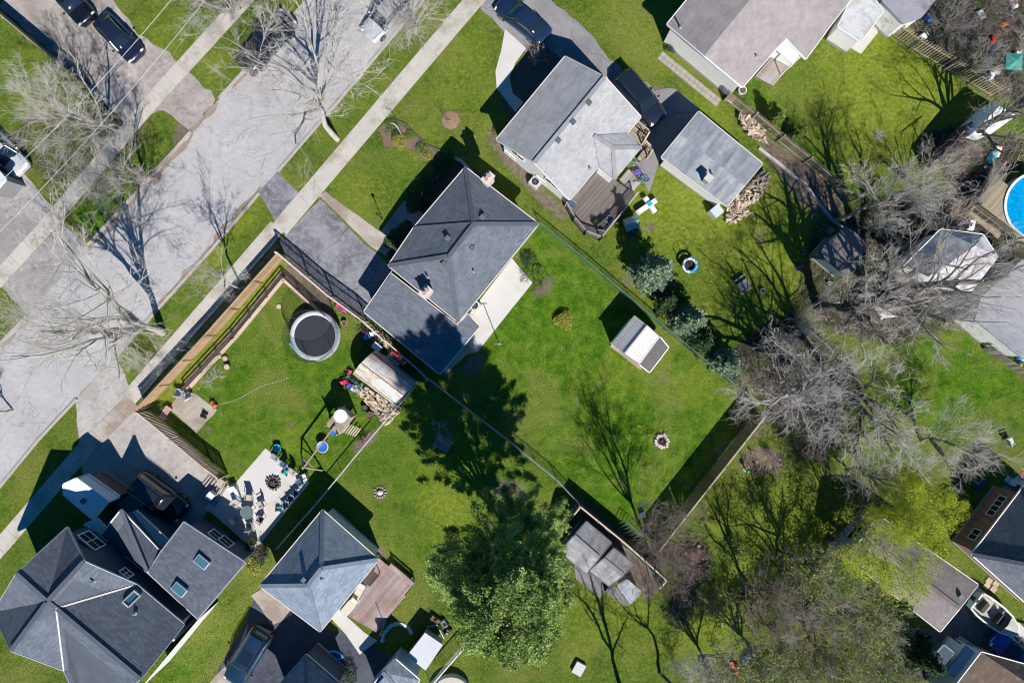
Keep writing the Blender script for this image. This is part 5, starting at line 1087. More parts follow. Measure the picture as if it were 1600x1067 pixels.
# ---------------------------------------------------------------- vehicles
TYRE = M('tyre_rubber', (.018,.018,.019), .2, 4, .9, bump=0); RIM = paint('alloy_rim', (.45,.46,.48), .3, .9); CARGLASS = paint('car_glass', (.012,.02,.03), .04, 0, 1.0); LAMPW = paint('headlamp_glass', (.7,.72,.75), .1); LAMPR = paint('tail_lamp', (.35,.01,.012), .2); CHROME = paint('chrome', (.6,.61,.63), .12, 1.0)
def car(px, py, heading, L, Wd, Ht, label, col, kind='sedan', group='parked cars', roofcol=None):
    p = W(px, py); t = thing('parked_car', label, 'car', p, heading, group); body = paint('car_paint_%d' % (len(MATS)), col, .22, .3, 1.0)
    hw = Wd/2; belt = Ht*.60; hood = Ht*(.56 if kind != 'suv' else .60)
    st = [(-.5,.72,hood*.82),(-.485,.86,hood*.92),(-.44,.96,belt*.97),(-.30,1.0,belt),(0,1.0,belt),(.18,1.0,belt*.985),(.32,.985,hood*.97),(.43,.93,hood*.90),(.48,.80,hood*.80),(.5,.62,hood*.70)]
    ring = [(-.93,.0),(-1.0,.22),(-1.0,.62),(-.93,.90),(-.72,1.0),(0,1.03),(.72,1.0),(.93,.90),(1.0,.62),(1.0,.22),(.93,.0)]
    vs = []; n = len(ring)
    for x, w, zt in st:
        for y, z in ring: vs.append((x*L, y*hw*w, .22+(zt-.22)*z))
    fs = [(i*n+j, (i+1)*n+j, (i+1)*n+(j+1)%n, i*n+(j+1)%n) for i in range(len(st)-1) for j in range(n)]+[tuple(range(n)), tuple(range((len(st)-1)*n, len(st)*n))[::-1]]
    b = put('body', MB().add(vs, fs), body, t, world=False, smooth=True)
    # greenhouse
    if kind == 'suv': cs = [(-.47,.78,0),(-.42,.80,.93),(-.36,.80,1.0),(.06,.80,1.0),(.12,.80,.95),(.245,.86,0)]
    elif kind == 'hatch': cs = [(-.47,.78,0),(-.38,.78,.95),(-.30,.78,1.0),(.04,.78,1.0),(.10,.78,.95),(.26,.86,0)]
    elif kind == 'pickup': cs = [(-.10,.82,0),(-.07,.80,.95),(-.03,.80,1.),(.10,.80,1.0),(.14,.80,.95),(.24,.86,0)]
    else: cs = [(-.40,.80,0),(-.26,.76,.93),(-.19,.75,1.0),(.03,.75,1.0),(.08,.76,.95),(.235,.86,0)]
    zb = belt-.05; zt = Ht; vs = []; cr = [(-1.0,0),(-.90,.72),(-.80,.96),(-.45,1.0),(0,1.012),(.45,1.0),(.80,.96),(.90,.72),(1.0,0)]; n = len(cr)
    for x, w, k in cs:
        for y, z in cr: vs.append((x*L+(.0), y*hw*(w+(.12 if k == 0 else 0)*(1-abs(z))), zb+(zt-zb)*z*k))
    fs = [(i*n+j, (i+1)*n+j, (i+1)*n+j+1, i*n+j+1) for i in range(len(cs)-1) for j in range(n-1)]
    put('windows', MB().add(vs, fs), CARGLASS, t, world=False, smooth=True)
    vs = []; rs = [c for c in cs if c[2] >= .93]; rr_ = [(-.84,.955),(-.5,1.0),(0,1.012),(.5,1.0),(.84,.955)]
    for x, w, k in rs:
        for y, z in rr_: vs.append((x*L, y*hw*w*.97, zb+(zt-zb)*z*k+.018))
    fs = [(i*5+j, (i+1)*5+j, (i+1)*5+j+1, i*5+j+1) for i in range(len(rs)-1) for j in range(4)]
    rp = put('roof_panel', MB().add(vs, fs), roofcol or body, t, world=False, smooth=True)
    x0, x1 = rs[0][0]*L, rs[-1][0]*L
    if kind == 'suv':
        put('sunroof', MB().box(((x0+x1)/2+.15*L*.5, 0, zt+.022), ((x1-x0)*.42, hw*.95, .012)), CARGLASS, rp, world=False)
        for s in (-1, 1): put('roof_rail', MB().bar((x0*.95, s*hw*.68, zt+.06), (x1*.9, s*hw*.68, zt+.06), .035, .03).box((x0*.9, s*hw*.68, zt+.03), (.05,.03,.06)).box((x1*.85, s*hw*.68, zt+.03), (.05,.03,.06)), CHROME, rp, world=False)
    for s in (-1, 1):                       # pillars seen from above
        put('window_pillar', MB().bar((cs[-2][0]*L, s*hw*.72, zt*.97), (cs[-1][0]*L-.05, s*hw*.84, zb+.05), .06, .04), body, t, world=False)
        put('window_pillar', MB().bar((cs[1][0]*L, s*hw*.72, zt*.96), (cs[0][0]*L+.05, s*hw*.80, zb+.05), .07, .04), body, t, world=False)
        put('mirror', MB().blob((cs[-1][0]*L-.28, s*(hw+.10), belt+.06), (.09,.12,.08), 3, 8, 6, .03), body, t, world=False, smooth=True)
        put('headlight', MB().blob((L*.462, s*hw*.70, hood*.78), (.10,.19,.07), 1, 10, 6, .02), LAMPW, t, world=False, smooth=True)
        put('tail_light', MB().box((-L*.482, s*hw*.74, hood*.82), (.08,.26,.14), taper=.8), LAMPR, t, world=False)
        for x in (-.30, .31):
            q = (x*L, s*(hw-.10), .33); wh = put('wheel', MB().tube([(q[0], q[1]-.10, q[2]), (q[0], q[1]+.10, q[2])], .33, 20), TYRE, t, world=False)
            put('rim', MB().tube([(q[0], q[1]+s*.085, q[2]), (q[0], q[1]+s*.112, q[2])], .21, 14), RIM, wh, world=False)
    put('bumper', MB().bar((L*.49, -hw*.6, .42), (L*.49, hw*.6, .42), .06, .16), BLACK, t, world=False)
    put('wiper', MB().bar((cs[-1][0]*L-.02, -.5, belt+.03), (cs[-1][0]*L-.2, .1, belt+.14), .02, .02), BLACK, t, world=False)
    put('bonnet_seam', MB().bar((cs[-1][0]*L+.06, -hw*.74, hood+.012), (L*.45, -hw*.62, hood*.93), .015, .015).bar((cs[-1][0]*L+.06, hw*.74, hood+.012), (L*.45, hw*.62, hood*.93), .015, .015), BLACK, b, world=False)
    if kind == 'pickup':
        put('cargo_bed', MB().box((-.30*L, 0, belt+.005), (.36*L, hw*1.62, .03)), BLACK, t, world=False)
        for s in (-1, 1): put('rack_bar', MB().bar((-.48*L, s*hw*.85, belt+.45), (.02*L, s*hw*.85, belt+.5), .04, .04).box((-.46*L, s*hw*.85, belt+.2), (.04,.04,.5)).box((-.14*L, s*hw*.85, belt+.2), (.04,.04,.5)), CHROME, t, world=False)
    return t
def hd(x0, y0, x1, y1): return math.atan2(-(y1-y0), x1-x0)   # heading from tail pixel to nose pixel
car(817, 36, hd(855,66,782,8), 4.75, 1.85, 1.45, 'dark navy sedan parked on the driveway above the white house', (.016,.035,.085), 'sedan')
car(997, 158, hd(965,118,1031,195), 4.85, 1.9, 1.68, 'black crossover with silver roof rails parked between white house and pale garage', (.02,.026,.045), 'suv')
car(257, 772, hd(212,742,300,806), 4.7, 1.9, 1.7, 'black crossover with roof rails in the shade of the navy house driveway', (.014,.016,.02), 'suv')
car(393, 1018, hd(418,978,368,1060), 4.9, 1.92, 1.7, 'dark blue crossover parked on the dark driveway at the bottom', (.018,.045,.085), 'suv')
car(1578, 1018, hd(1612,1050,1545,990), 4.4, 1.8, 1.5, 'bright blue hatchback parked near the boat', (.01,.06,.42), 'hatch')
car(422, 72, hd(395,104,452,38), 5.6, 1.95, 1.85, 'dark pickup with a rack parked at the far kerb under the twigs', (.015,.025,.045), 'pickup')
car(117, 6, hd(91,-26,143,32), 4.4, 1.8, 1.55, 'black crossover at the top edge of the upper left driveway', (.012,.013,.018), 'suv')
car(192, 64, hd(166,36,218,90), 4.3, 1.75, 1.45, 'dark sedan on the upper left driveway nearest the sidewalk', (.018,.024,.045), 'sedan')
car(606, 30, hd(640,-8,592,44), 4.6, 1.85, 1.45, 'white sedan parked at the near kerb under the bare street tree', (.62,.62,.64), 'sedan')
car(12, 238, hd(-22,205,22,250), 4.6, 1.85, 1.45, 'white car at the left edge on the grey driveway', (.66,.66,.68), 'hatch')
# runabout boat
bt = thing('motorboat', 'white open runabout with dark seats parked beside the brown outbuilding', 'boat', W(1543,955), hd(1518,930,1574,975))
st = [(-1.9,.75),(-1.2,.88),(0,.92),(1.0,.80),(1.7,.48),(2.15,.05)]; vs = []; n = 6
for x, w in st:
    for y, z in ((-1,.95),(-.92,.35),(0,.12),(.92,.35),(1,.95)): vs.append((x, y*w, z+.1*(x > 1.5)))
fs = [(i*5+j, i*5+j+1, (i+1)*5+j+1, (i+1)*5+j) for i in range(5) for j in range(4)]+[(0,1,2,3,4)]
HULL = paint('white_gelcoat', (.70,.69,.66), .25); put('hull', MB().add(vs, fs), HULL, bt, world=False, smooth=False)
g = MB(); [g.bar((st[i][0], s*st[i][1], .97+.1*(st[i][0] > 1.5)), (st[i+1][0], s*st[i+1][1], .97+.1*(st[i+1][0] > 1.5)), .14, .06) for i in range(5) for s in (-1, 1)]; g.bar((-1.9,-.75,.97), (-1.9,.75,.97), .14, .06); put('gunwale', g, HULL, bt, world=False)
put('deck', MB().add([(-1.85,-.72,.5),(0,-.85,.5),(1.0,-.75,.55),(1.6,-.45,.6),(1.6,.45,.6),(1.0,.75,.55),(0,.85,.5),(-1.85,.72,.5)], [tuple(range(8))]), M('boat_floor', (.40,.40,.34), .15, 3, .8), bt, world=False)
put('foredeck', MB().add([(1.0,-.76,.98),(1.7,-.46,1.06),(2.12,0,1.1),(1.7,.46,1.06),(1.0,.76,.98),(1.1,0,1.04)], [(0,1,2,5),(5,2,3,4)]), M('foredeck_green', (.42,.45,.36), .1, 3, .6), bt, world=False)
for x, y in ((-1.1,0),(.45,0)): put('seat', MB().box((x, y, .78), (.5,.9,.3), taper=.9).box((x-.24, y, 1.0), (.1,.9,.4)), BLACK, bt, world=False)
put('outboard', MB().box((-2.1,0,.95), (.4,.35,.5), taper=.8).bar((-2.15,0,.8), (-2.2,0,.1), .12, .1), BLACK, bt, world=False)
put('windshield', MB().add([(.9,-.7,.98),(.95,.7,.98),(.75,.6,1.3),(.75,-.6,1.3)], [(0,1,2,3)]), paint('tinted_acrylic', (.1,.12,.12), .1), bt, world=False)
put('cradle', MB().bar((-1.5,0,.08), (2.4,0,.08), .1, .1).bar((-.9,-.9,.2), (-.9,.9,.2), .1, .1).tube([(-.6,-.95,.25), (-.6,-.8,.25)], .25, 14).tube([(-.6,.8,.25), (-.6,.95,.25)], .25, 14), GALV, bt, world=False)
# ---------------------------------------------------------------- decks
def deck(name, label, pts, z, mat, ang, bw=.14, cat='deck', group=None, skirt=True):
    """boards cut to the outline one by one"""
    P = [W(*p, z) for p in pts]; c = sum(P, Vector())/len(P); root = thing(name, label, cat, (c.x, c.y, 0), 0, group); FOOT.append(pts)
    u = Vector((math.cos(ang), math.sin(ang))); v = Vector((-u.y, u.x)); Q = [(Vector(p.xy).dot(u), Vector(p.xy).dot(v)) for p in P]
    lo, hi = min(q[1] for q in Q), max(q[1] for q in Q); k = int((hi-lo)/bw)
    for i in range(k):
        y = lo+bw*(i+.5); xs = []
        for j in range(len(Q)):
            (x0, y0), (x1, y1) = Q[j], Q[(j+1) % len(Q)]
            if (y0 > y) != (y1 > y): xs.append(x0+(x1-x0)*(y-y0)/(y1-y0))
        xs.sort()
        for a, b in zip(xs[::2], xs[1::2]):
            if b-a < .1: continue
            cuts = [a, b] if b-a < 3.5 else [a, a+(b-a)*R.uniform(.35, .65), b]
            for s, e in zip(cuts[:-1], cuts[1:]):
                m = u*(s+e)/2+v*y; put('deck_board', MB().box((0,0,0), (e-s-.008, bw-.018, .035)), mat, root, world=False, loc=Vector((m.x, m.y, z-.018+R.gauss(0,.003)))-root.location, rz=ang+R.gauss(0,.001))
    if skirt:
        mb = MB()
        for a, b in zip(P, P[1:]+P[:1]): mb.bar((a.x, a.y, z*.5-.03), (b.x, b.y, z*.5-.03), .04, z)
        mb.prism([(p.x, p.y) for p in P], .0, max(.02, z-.06)) if z < .3 else None
        put('skirt', mb, W_DK, root)
    return root, P
def railing(root, pts, z, h=.95, mat=None, pitch=.13, top=.12, name='baluster'):
    mat = mat or W_GRY; P = [W(*p, z) for p in pts]
    me = MB().box((0,0,0), (.04,.04,h-.1)).mesh(name); me.materials.append(mat)
    for a, b in zip(P[:-1], P[1:]):
        put('top_rail', MB().bar((a.x, a.y, z+h), (b.x, b.y, z+h), top, .04), mat, root); put('bottom_rail', MB().bar((a.x, a.y, z+.1), (b.x, b.y, z+.1), .04, .06), mat, root)
        n = int((b-a).length/pitch)
        for i in range(n): q = a.lerp(b, (i+.5)/n); o = bpy.data.objects.new(name, me); link(o); o.parent = root; o.location = Vector((q.x, q.y, z+h/2))-root.location
        for q in (a, b): put('post', MB().box((q.x, q.y, (z+h)/2+.03), (.1,.1,z+h+.08)), mat, root)
d1, _ = deck('wooden_deck', 'grey wooden deck with curved railing behind the white house', [(890,312),(936,262),(963,283),(992,303),(938,372),(912,362),(896,342),(884,320)], .9, wood('dark_grey_deck_boards', (.17,.145,.13), .25, .9), GA, .15)
railing(d1, [(884,320),(896,342),(914,364),(938,373),(994,305)], .9)
d2, _ = deck('side_landing', 'small tan wooden landing at the right side of the white house', [(980,208),(991,194),(1012,211),(1002,228)], .9, W_TAN, GA-PI/2, .14)
railing(d2, [(991,194),(1012,211),(1003,226)], .9, mat=W_PALE)
d3, _ = deck('lower_landing', 'lower tan step landing with a rail below the side landing of the white house', [(1004,236),(1014,230),(1014,240),(1000,252),(996,247)], .4, W_TAN, GA-PI/2, .14); railing(d3, [(1006,226),(1017,238),(1012,246)], .4, mat=W_PALE)
d4, _ = deck('cottage_deck', 'reddish wooden deck on the lawn side of the hip roofed cottage', [(591,871),(645,914),(589,988),(532,955)], .35, W_RED, GA, .14)
d5, _ = deck('pool_deck', 'tan wooden deck reaching up to the round blue pool', [(1519,322),(1557,277),(1582,294),(1571,312),(1573,335),(1585,362),(1588,372)], 1.1, W_TAN, GA, .15)
railing(d5, [(1519,322),(1557,277)], 1.1, mat=W_TAN); railing(d5, [(1519,322),(1586,374)], 1.1, mat=W_TAN)
d6, _ = deck('pool_ramp', 'narrow plank walkway below the pool deck', [(1504,327),(1514,320),(1566,360),(1560,374)], .5, W_TAN, hd(1504,327,1560,374), .15)
d7, _ = deck('small_back_deck', 'worn grey wooden deck under the white awning of the taupe house', [(1180,120),(1211,81),(1238,100),(1207,134)], .12, W_GRY, GA, .16)
def bench(px, py, ang, L, label, mat, group=None, w=.42, back=True):
    t = thing('wooden_bench', label, 'bench', W(px, py), ang, group)
    for k in range(3): put('seat_slat', MB().box((0, -w/2+w*(k+.5)/3, .45), (L, w/3-.02, .04)), mat, t, world=False)
    if back: [put('back_slat', MB().box((0, w/2+.04, .6+.16*k), (L, .03, .12)), mat, t, world=False) for k in range(2)]
    for x in (-L/2+.15, L/2-.15): put('leg', MB().box((x, -w/2+.06, .22), (.08,.08,.43)).box((x, w/2-.02, .4), (.08,.08,.8)), mat, t, world=False)
    return t
bench(629, 894, hd(610,876,648,908), 2.4, 'long built-in bench on the lawn edge of the reddish deck', W_RED)
# deck furniture of the cottage
def table(px, py, ang, w, d, h, label, mat, name='table', cat='table', slats=5, z=0):
    t = thing(name, label, cat, W(px, py, z), ang)
    for k in range(slats): put('top_slat', MB().box((0, -d/2+d*(k+.5)/slats, h), (w, d/slats-.012, .035)), mat, t, world=False)
    for x in (-1, 1):
        for y in (-1, 1): put('leg', MB().box((x*(w/2-.06), y*(d/2-.06), h/2), (.06,.06,h-.03)), mat, t, world=False)
    return t
table(583, 898, GA, 1.1, .7, .75, 'dark brown wooden side table on the reddish deck by the eave', W_DK, slats=3, z=.35)
def lounger(px, py, ang, label, fab, frame, z=0, group='loungers', L=1.8, w=.62):
    t = thing('sun_lounger', label, 'lounger', W(px, py, z), ang, group)
    put('frame', MB().bar((-L/2,-w/2,.3), (L/2,-w/2,.3), .04, .04).bar((-L/2,w/2,.3), (L/2,w/2,.3), .04, .04).bar((-L/2,-w/2,.3), (-L/2,w/2,.3), .04, .04).bar((L/2,-w/2,.3), (L/2,w/2,.3), .04, .04), frame, t, world=False)
    put('seat', MB().box((-.2, 0, .33), (L*.62, w-.06, .05)), fab, t, world=False); put('backrest', MB().box((L*.36, 0, .5), (L*.36, w-.06, .05), ry=-.6), fab, t, world=False)
    for x in (-L/2+.1, L/2-.3):
        for s in (-1, 1): put('leg', MB().box((x, s*w/2, .15), (.04,.04,.3)), frame, t, world=False)
CANV = M('cream_canvas', (.55,.50,.40), .12, 6, .9); 
lounger(561, 924, GA+.2, 'cream folding lounger on the reddish deck against the cottage', CANV, W_DK, .35)
lounger(547, 945, GA, 'cream lounger at the lower end of the reddish deck', CANV, TRIM, .35)
# ---------------------------------------------------------------- play yard
COL = {k: paint('plastic_'+k, v, .4) for k, v in dict(red=(.55,.02,.03), pink=(.70,.08,.25), blue=(.03,.15,.55), teal=(.02,.42,.42), cyan=(.05,.45,.65), purple=(.22,.05,.45), yellow=(.7,.55,.03), white=(.72,.72,.72), orange=(.65,.20,.03), green=(.05,.35,.08), navy=(.02,.05,.14), black=(.02,.02,.022), grey=(.28,.29,.30), brown=(.22,.10,.05)).items()}
T0 = W(497, 525); t = thing('trampoline', 'round black trampoline with white pad and safety net poles in the play yard', 'trampoline', T0)
put('jumping_mat', MB().lathe((0,0,.86), [(1.63,0),(1.63,.02),(.01,.015)], 48), M('trampoline_mat', (.022,.026,.036), .2, 2, .7), t, world=False)
put('spring_pad', MB().lathe((0,0,.88), [(1.93,-.04),(1.93,.03),(1.77,.07),(1.60,.03),(1.60,-.02)], 48, cap=False), M('pad_vinyl', (.50,.52,.55), .12, 3, .5), t, world=False)
put('frame_ring', MB().ring((0,0,.82), 1.95, .035, 48), GALV, t, world=False)
for k in range(6):
    a = k*PI/3+.3; put('leg', MB().bar((1.93*math.cos(a), 1.93*math.sin(a), 0), (1.93*math.cos(a), 1.93*math.sin(a), .82), .05, .05), GALV, t, world=False)
    put('net_pole', MB().tube([(2.0*math.cos(a), 2.0*math.sin(a), .5), (1.98*math.cos(a), 1.98*math.sin(a), 2.55)], .022, 6), GALV, t, world=False)
put('net_ring', MB().ring((0,0,2.55), 1.97, .014, 48, 4), DKM, t, world=False)
S = []
for k in range(110):
    a = 2*PI*k/110; b = a+.16
    for s in (-1, 1): S.append((1.9*math.cos(a), 1.9*math.sin(a), .9, 1.95*math.cos(a+s*.2), 1.95*math.sin(a+s*.2), 2.52, .007, .007))
me = segmesh('safety_net', S, 3); me.materials.append(DKM); put('safety_net', me, None, t, world=False)
# swing set with tower
A0 = W(538, 655); B0 = W(488, 722); u = (B0-A0).normalized(); v = Vector((-u.y, u.x, 0)); ang = math.atan2(u.y, u.x)
t = thing('wooden_playset', 'wooden swing set with climbing tower and long beam in the play yard', 'playset', A0, ang); L = (B0-A0).length
WP = wood('playset_timber', (.42,.31,.24), .2, .8, (.40,.36,.33))
put('beam', MB().bar((.3,0,2.15), (L+.2,0,2.15), .1, .12), WP, t, world=False)
for s in (-1, 1): put('leg', MB().bar((L, s*1.1, 0), (L, s*.05, 2.12), .1, .1), WP, t, world=False)
put('brace', MB().bar((L, -.7, .8), (L, .7, .8), .05, .1), WP, t, world=False)
for x in (-.9, .75):
    for y in (-.55, .55): put('tower_post', MB().box((x, y, 1.15), (.09,.09,2.3)), WP, t, world=False)
for k in range(11): put('platform_board', MB().box((-.85+.15*k+.02, 0, 1.95), (.13, 1.25, .03)), WP, t, world=False)
for z in (.8, 1.0, 1.2, 1.4, 1.6, 1.8):  # planks added around the tower so that its shadow falls solid
    for y in (-.6, .6): put('shadow_side_plank', MB().bar((-.9,y,z), (.75,y,z), .03, .19), WP, t, world=False)
    put('shadow_end_plank', MB().bar((-.93,-.6,z), (-.93,.6,z), .03, .19), WP, t, world=False)
for k in range(6): put('ladder_rung', MB().bar((-.25+0*k, .7+.16*k, 1.25-.2*k), (.55, .7+.16*k, 1.25-.2*k), .09, .035), W_PALE, t, world=False)
put('rope', MB().tube([(1.9,0,2.1),(1.9,0,.75)], .012, 5), COL['white'], t, world=False); put('rope', MB().tube([(2.3,0,2.1),(2.3,0,.5)], .012, 5), COL['white'], t, world=False)
put('disc_swing', MB().lathe((2.6,.0,.55), [(.40,0),(.42,.05),(.40,.09),(.28,.05),(.01,.04)], 24), COL['blue'], t, world=False); put('swing_rim', MB().ring((2.6,0,.63), .43, .035, 24), COL['white'], t, world=False)
put('small_seat', MB().lathe((1.1,.1,1.2), [(.2,0),(.2,.1),(.05,.1)], 16), COL['blue'], t, world=False)
p = W(532, 650, 2.4); cv = thing('round_table_top', 'white round disc lying on top of the wooden climbing tower', 'table top', (p.x, p.y, 2.32))
put('disc', MB().lathe((0,0,0), [(.48,0),(.52,.03),(.50,.06),(.02,.07)], 28), COL['white'], cv, world=False); put('rim', MB().ring((0,0,.05), .5, .02, 28), COL['white'], cv, world=False)
for s in (0, 2.1, 4.2): put('leg', MB().bar((.3*math.cos(s), .3*math.sin(s), -.98), (.3*math.cos(s), .3*math.sin(s), 0), .04, .04), W_PALE, cv, world=False)
p = W(516, 668, 2.5); t = thing('canopy', 'dark pitched fabric canopy standing beside the wooden playset', 'canopy', W(521,658)); 
# firewood piles
LOGM = wood('split_firewood', (.33,.245,.18), .45, .9, (.30,.27,.245)); LOGP = wood('pale_firewood', (.55,.44,.33), .35, .85)
C.objects.unlink(t); bpy.data.objects.remove(t)
lm = []
for k in range(4):
    r = .05+.014*k; m = MB()
    n = 6 if k % 2 else 5; m.tube([(-.2,0,0),(.2,0,0)], r, n); q = m.mesh('log'); q.materials.append(LOGM if k < 2 else LOGP); lm.append(q)
def woodpile(poly, label, n, hmax, ang, spread=.35, sc=1.0, group='firewood piles'):
    c = Vector((sum(p[0] for p in poly)/len(poly), sum(p[1] for p in poly)/len(poly))); root = thing('firewood_pile', label, 'firewood', W(*c), 0, group); k = 0; xs = [p[0] for p in poly]; ys = [p[1] for p in poly]; i = 0
    while k < n and i < 5000:
        i += 1; x, y = R.uniform(min(xs), max(xs)), R.uniform(min(ys), max(ys))
        if not inpoly(np.array([x]), np.array([y]), poly)[0]: continue
        z = R.uniform(.06, hmax); p = W(x, y); o = bpy.data.objects.new('log', lm[R.randrange(4)]); link(o); o.parent = root
        o.location = Vector((p.x, p.y, z))-root.location; o.rotation_euler = (R.uniform(0,6), R.gauss(0,.25), ang+R.gauss(0, spread)); o.scale = (sc*R.uniform(.8,1.3),)*3; k += 1
woodpile([(1189,268),(1197,280),(1188,306),(1165,322),(1150,328),(1138,322),(1160,302)], 'large firewood heap against the end of the pale garage', 290, .8, GA, .8)
woodpile([(1134,325),(1160,322),(1172,335),(1150,345),(1134,350)], 'smaller dark firewood stack at the low corner of the pale garage', 130, .5, GA, .8)
woodpile([(1152,182),(1165,180),(1190,204),(1196,224),(1178,220),(1160,205)], 'firewood heap along the tan picket fence', 200, .55, -PI/2+GA, .7)
woodpile([(551,604),(560,598),(622,635),(612,655),(600,660),(575,632)], 'scattered split logs along the lower side of the barrel roofed shed', 240, .35, -1.0, .35)
woodpile([(598,520),(606,524),(620,548),(612,556),(600,540)], 'small heap of sticks beside the bicycles at the garage wing', 50, .3, -.8, .5, .8)
woodpile([(596,648),(612,640),(622,632),(628,640),(606,662)], 'grey log stack at the corner of the bright chain link fence', 50, .4, .4, .3)
# bicycles and ride-on toys
def bike(px, py, ang, label, col, s=.8, z=0):
    t = thing('bicycle', label, 'bicycle', W(px, py, z), ang, 'bikes and scooters'); cm = COL[col]
    for x in (-.48*s, .48*s):
        w = put('wheel', MB().ring((0,0,0), .27*s, .028, 18, 5), TYRE, t, world=False, loc=(x, 0, .28*s)); w.rotation_euler = (PI/2-.25, 0, 0)
        q = put('spokes', MB().bar((-.25*s,0,0), (.25*s,0,0), .01, .01).bar((0,-.25*s,0), (0,.25*s,0), .01, .01), GALV, w, world=False)
    put('frame', MB().bar((-.48*s,0,.28*s), (-.05*s,.08,.6*s), .045, .045).bar((-.05*s,.08,.6*s), (.36*s,.1,.62*s), .05, .05).bar((-.1*s,0,.26*s), (.34*s,.1,.58*s), .05, .05).bar((-.1*s,0,.26*s), (-.08*s,.09,.66*s), .045, .045).bar((.48*s,0,.28*s), (.34*s,.12,.76*s), .04, .04), cm, t, world=False)
    put('saddle', MB().box((-.1*s, .1, .7*s), (.22*s,.12*s,.05)), BLACK, t, world=False); put('handlebar', MB().bar((.33*s,-.14,.78*s), (.33*s,.34,.78*s), .03, .03), cm, t, world=False)
def rideon(px, py, ang, label, c1, c2, s=.6, z=0):
    t = thing('ride_on_toy', label, 'toy', W(px, py, z), ang, 'toys'); 
    put('body', MB().box((0,0,.22*s/.6), (s,.42*s/.6*.8,.2), taper=.8), COL[c1], t, world=False); put('seat', MB().box((-.12*s,0,.36*s/.6), (.3*s,.26,.08), taper=.8), COL[c2], t, world=False)
    put('handlebar', MB().bar((.3*s,-.16,.5*s/.6), (.3*s,.16,.5*s/.6), .03, .03).bar((.3*s,0,.3), (.3*s,0,.5*s/.6), .03, .03), COL[c2], t, world=False)
    for x in (-.35*s, .35*s):
        for y in (-.2, .2): put('wheel', MB().tube([(x, y-.03, .1), (x, y+.03, .1)], .1, 10), COL['black'], t, world=False)
rideon(530, 478, -.7, 'red ride-on toy at the fence above the trampoline', 'red', 'pink'); rideon(537, 484, -.5, 'pink ride-on toy just below the red one at the fence', 'pink', 'purple')
bike(552, 493, -.6, 'grey small bicycle leaning by the fence near the trampoline', 'grey'); bike(563, 502, -.7, 'dark bicycle lying by the fence at the garage corner', 'black')
bike(570, 520, -.5, 'purple and blue child bicycle above the barrel roofed shed', 'purple'); rideon(575, 527, .4, 'blue ride-on car between the bicycles above the barrel roofed shed', 'blue', 'cyan', .7); rideon(584, 521, .2, 'white ride-on toy next to the purple bicycle', 'white', 'white', .7)
bike(592, 531, -.8, 'grey scooter like bicycle beside the stick heap', 'grey'); bike(586, 540, .6, 'black child bicycle nearest the barrel roofed shed', 'black', .7)
rideon(538, 597, .3, 'red ride-on toy at the left corner of the barrel roofed shed', 'red', 'pink', .7); rideon(547, 582, 1.2, 'pink doll pram at the upper left corner of the barrel roofed shed', 'pink', 'pink', .5); bike(543, 590, .2, 'green child bicycle left of the barrel roofed shed', 'green', .7)
bike(552, 596, -.6, 'blue child bicycle along the lower side of the barrel roofed shed', 'blue', .8); rideon(553, 608, -.4, 'cyan ride-on toy on the grass edge by the barrel roofed shed', 'cyan', 'white', .6); bike(561, 604, -.5, 'teal child bicycle among the logs of the barrel roofed shed', 'teal', .7)
rideon(546, 602, .8, 'purple toy car between the red toy and the bicycles', 'purple', 'blue', .5); rideon(625, 556, -.7, 'red kayak like sledge leaning between the dark fence and the barrel roofed shed', 'brown', 'red', 1.6); rideon(616, 562, -.8, 'white and blue sledge left of the red one by the barrel roofed shed', 'white', 'cyan', 1.2)
def crate(px, py, ang, w, d, h, label, mat, cat='box', name='storage_box', z=0, lidm=None):
    t = thing(name, label, cat, W(px, py, z), ang); put('body', MB().box((0,0,h/2), (w,d,h), taper=1.0), mat, t, world=False); put('lid', MB().box((0,0,h+.025), (w+.05,d+.05,.05), taper=.94), lidm or mat, t, world=False)
    put('handle', MB().bar((-w*.2,-d/2-.03,h*.7), (w*.2,-d/2-.03,h*.7), .03, .03), BLACK, t, world=False); return t
crate(591, 542, GA, .5, .7, .6, 'pale blue lidded box at the upper end of the barrel roofed shed', COL['cyan'], lidm=COL['white']); crate(461, 538, .6, .5, .4, .35, 'bright blue step box beside the trampoline', COL['cyan'], cat='step')
def pot(px, py, r, h, label, mat, plant=None, z=0):
    t = thing('plant_pot', label, 'pot', W(px, py, z)); put('pot', MB().lathe((0,0,0), [(r*.7,0),(r,h),(r*1.08,h),(r*1.08,h+.04),(r*.9,h+.04),(r*.9,h-.05),(.01,h-.05)], 16), mat, t, world=False)
    put('soil', MB().lathe((0,0,h-.03), [(r*.88,0),(.01,.02)], 12), M('dark_soil'), t, world=False)
    if plant:
        rng = np.random.default_rng(int(px)); a = rng.uniform(0, 6.28, 200); q = r*1.2*np.sqrt(rng.uniform(0, 1, 200)); me = leaves('leaves', np.stack([np.cos(a)*q, np.sin(a)*q, rng.uniform(h, h+.35, 200)], 1), .05, rng, .02); me.materials.append(plant); put('leaves', me, None, t, world=False)
CLAY = MATS['clay_pot']
pot(539, 505, .2, .3, 'orange clay pot on the grass right of the trampoline', CLAY); pot(580, 648, .28, .4, 'brown half barrel below the barrel roofed shed', COL['brown']); pot(571, 637, .24, .35, 'black bucket left of the brown half barrel', COL['black'])
pot(398, 843, .3, .4, 'black pot at the lower corner of the pale patio', COL['black'], L_DARK); pot(394, 850, .25, .35, 'dark pot next to the black one at the patio corner', COL['black'], L_DARK); pot(368, 838, .3, .4, 'dark potted shrub in front of the navy wing windows', COL['black'], L_DARK)
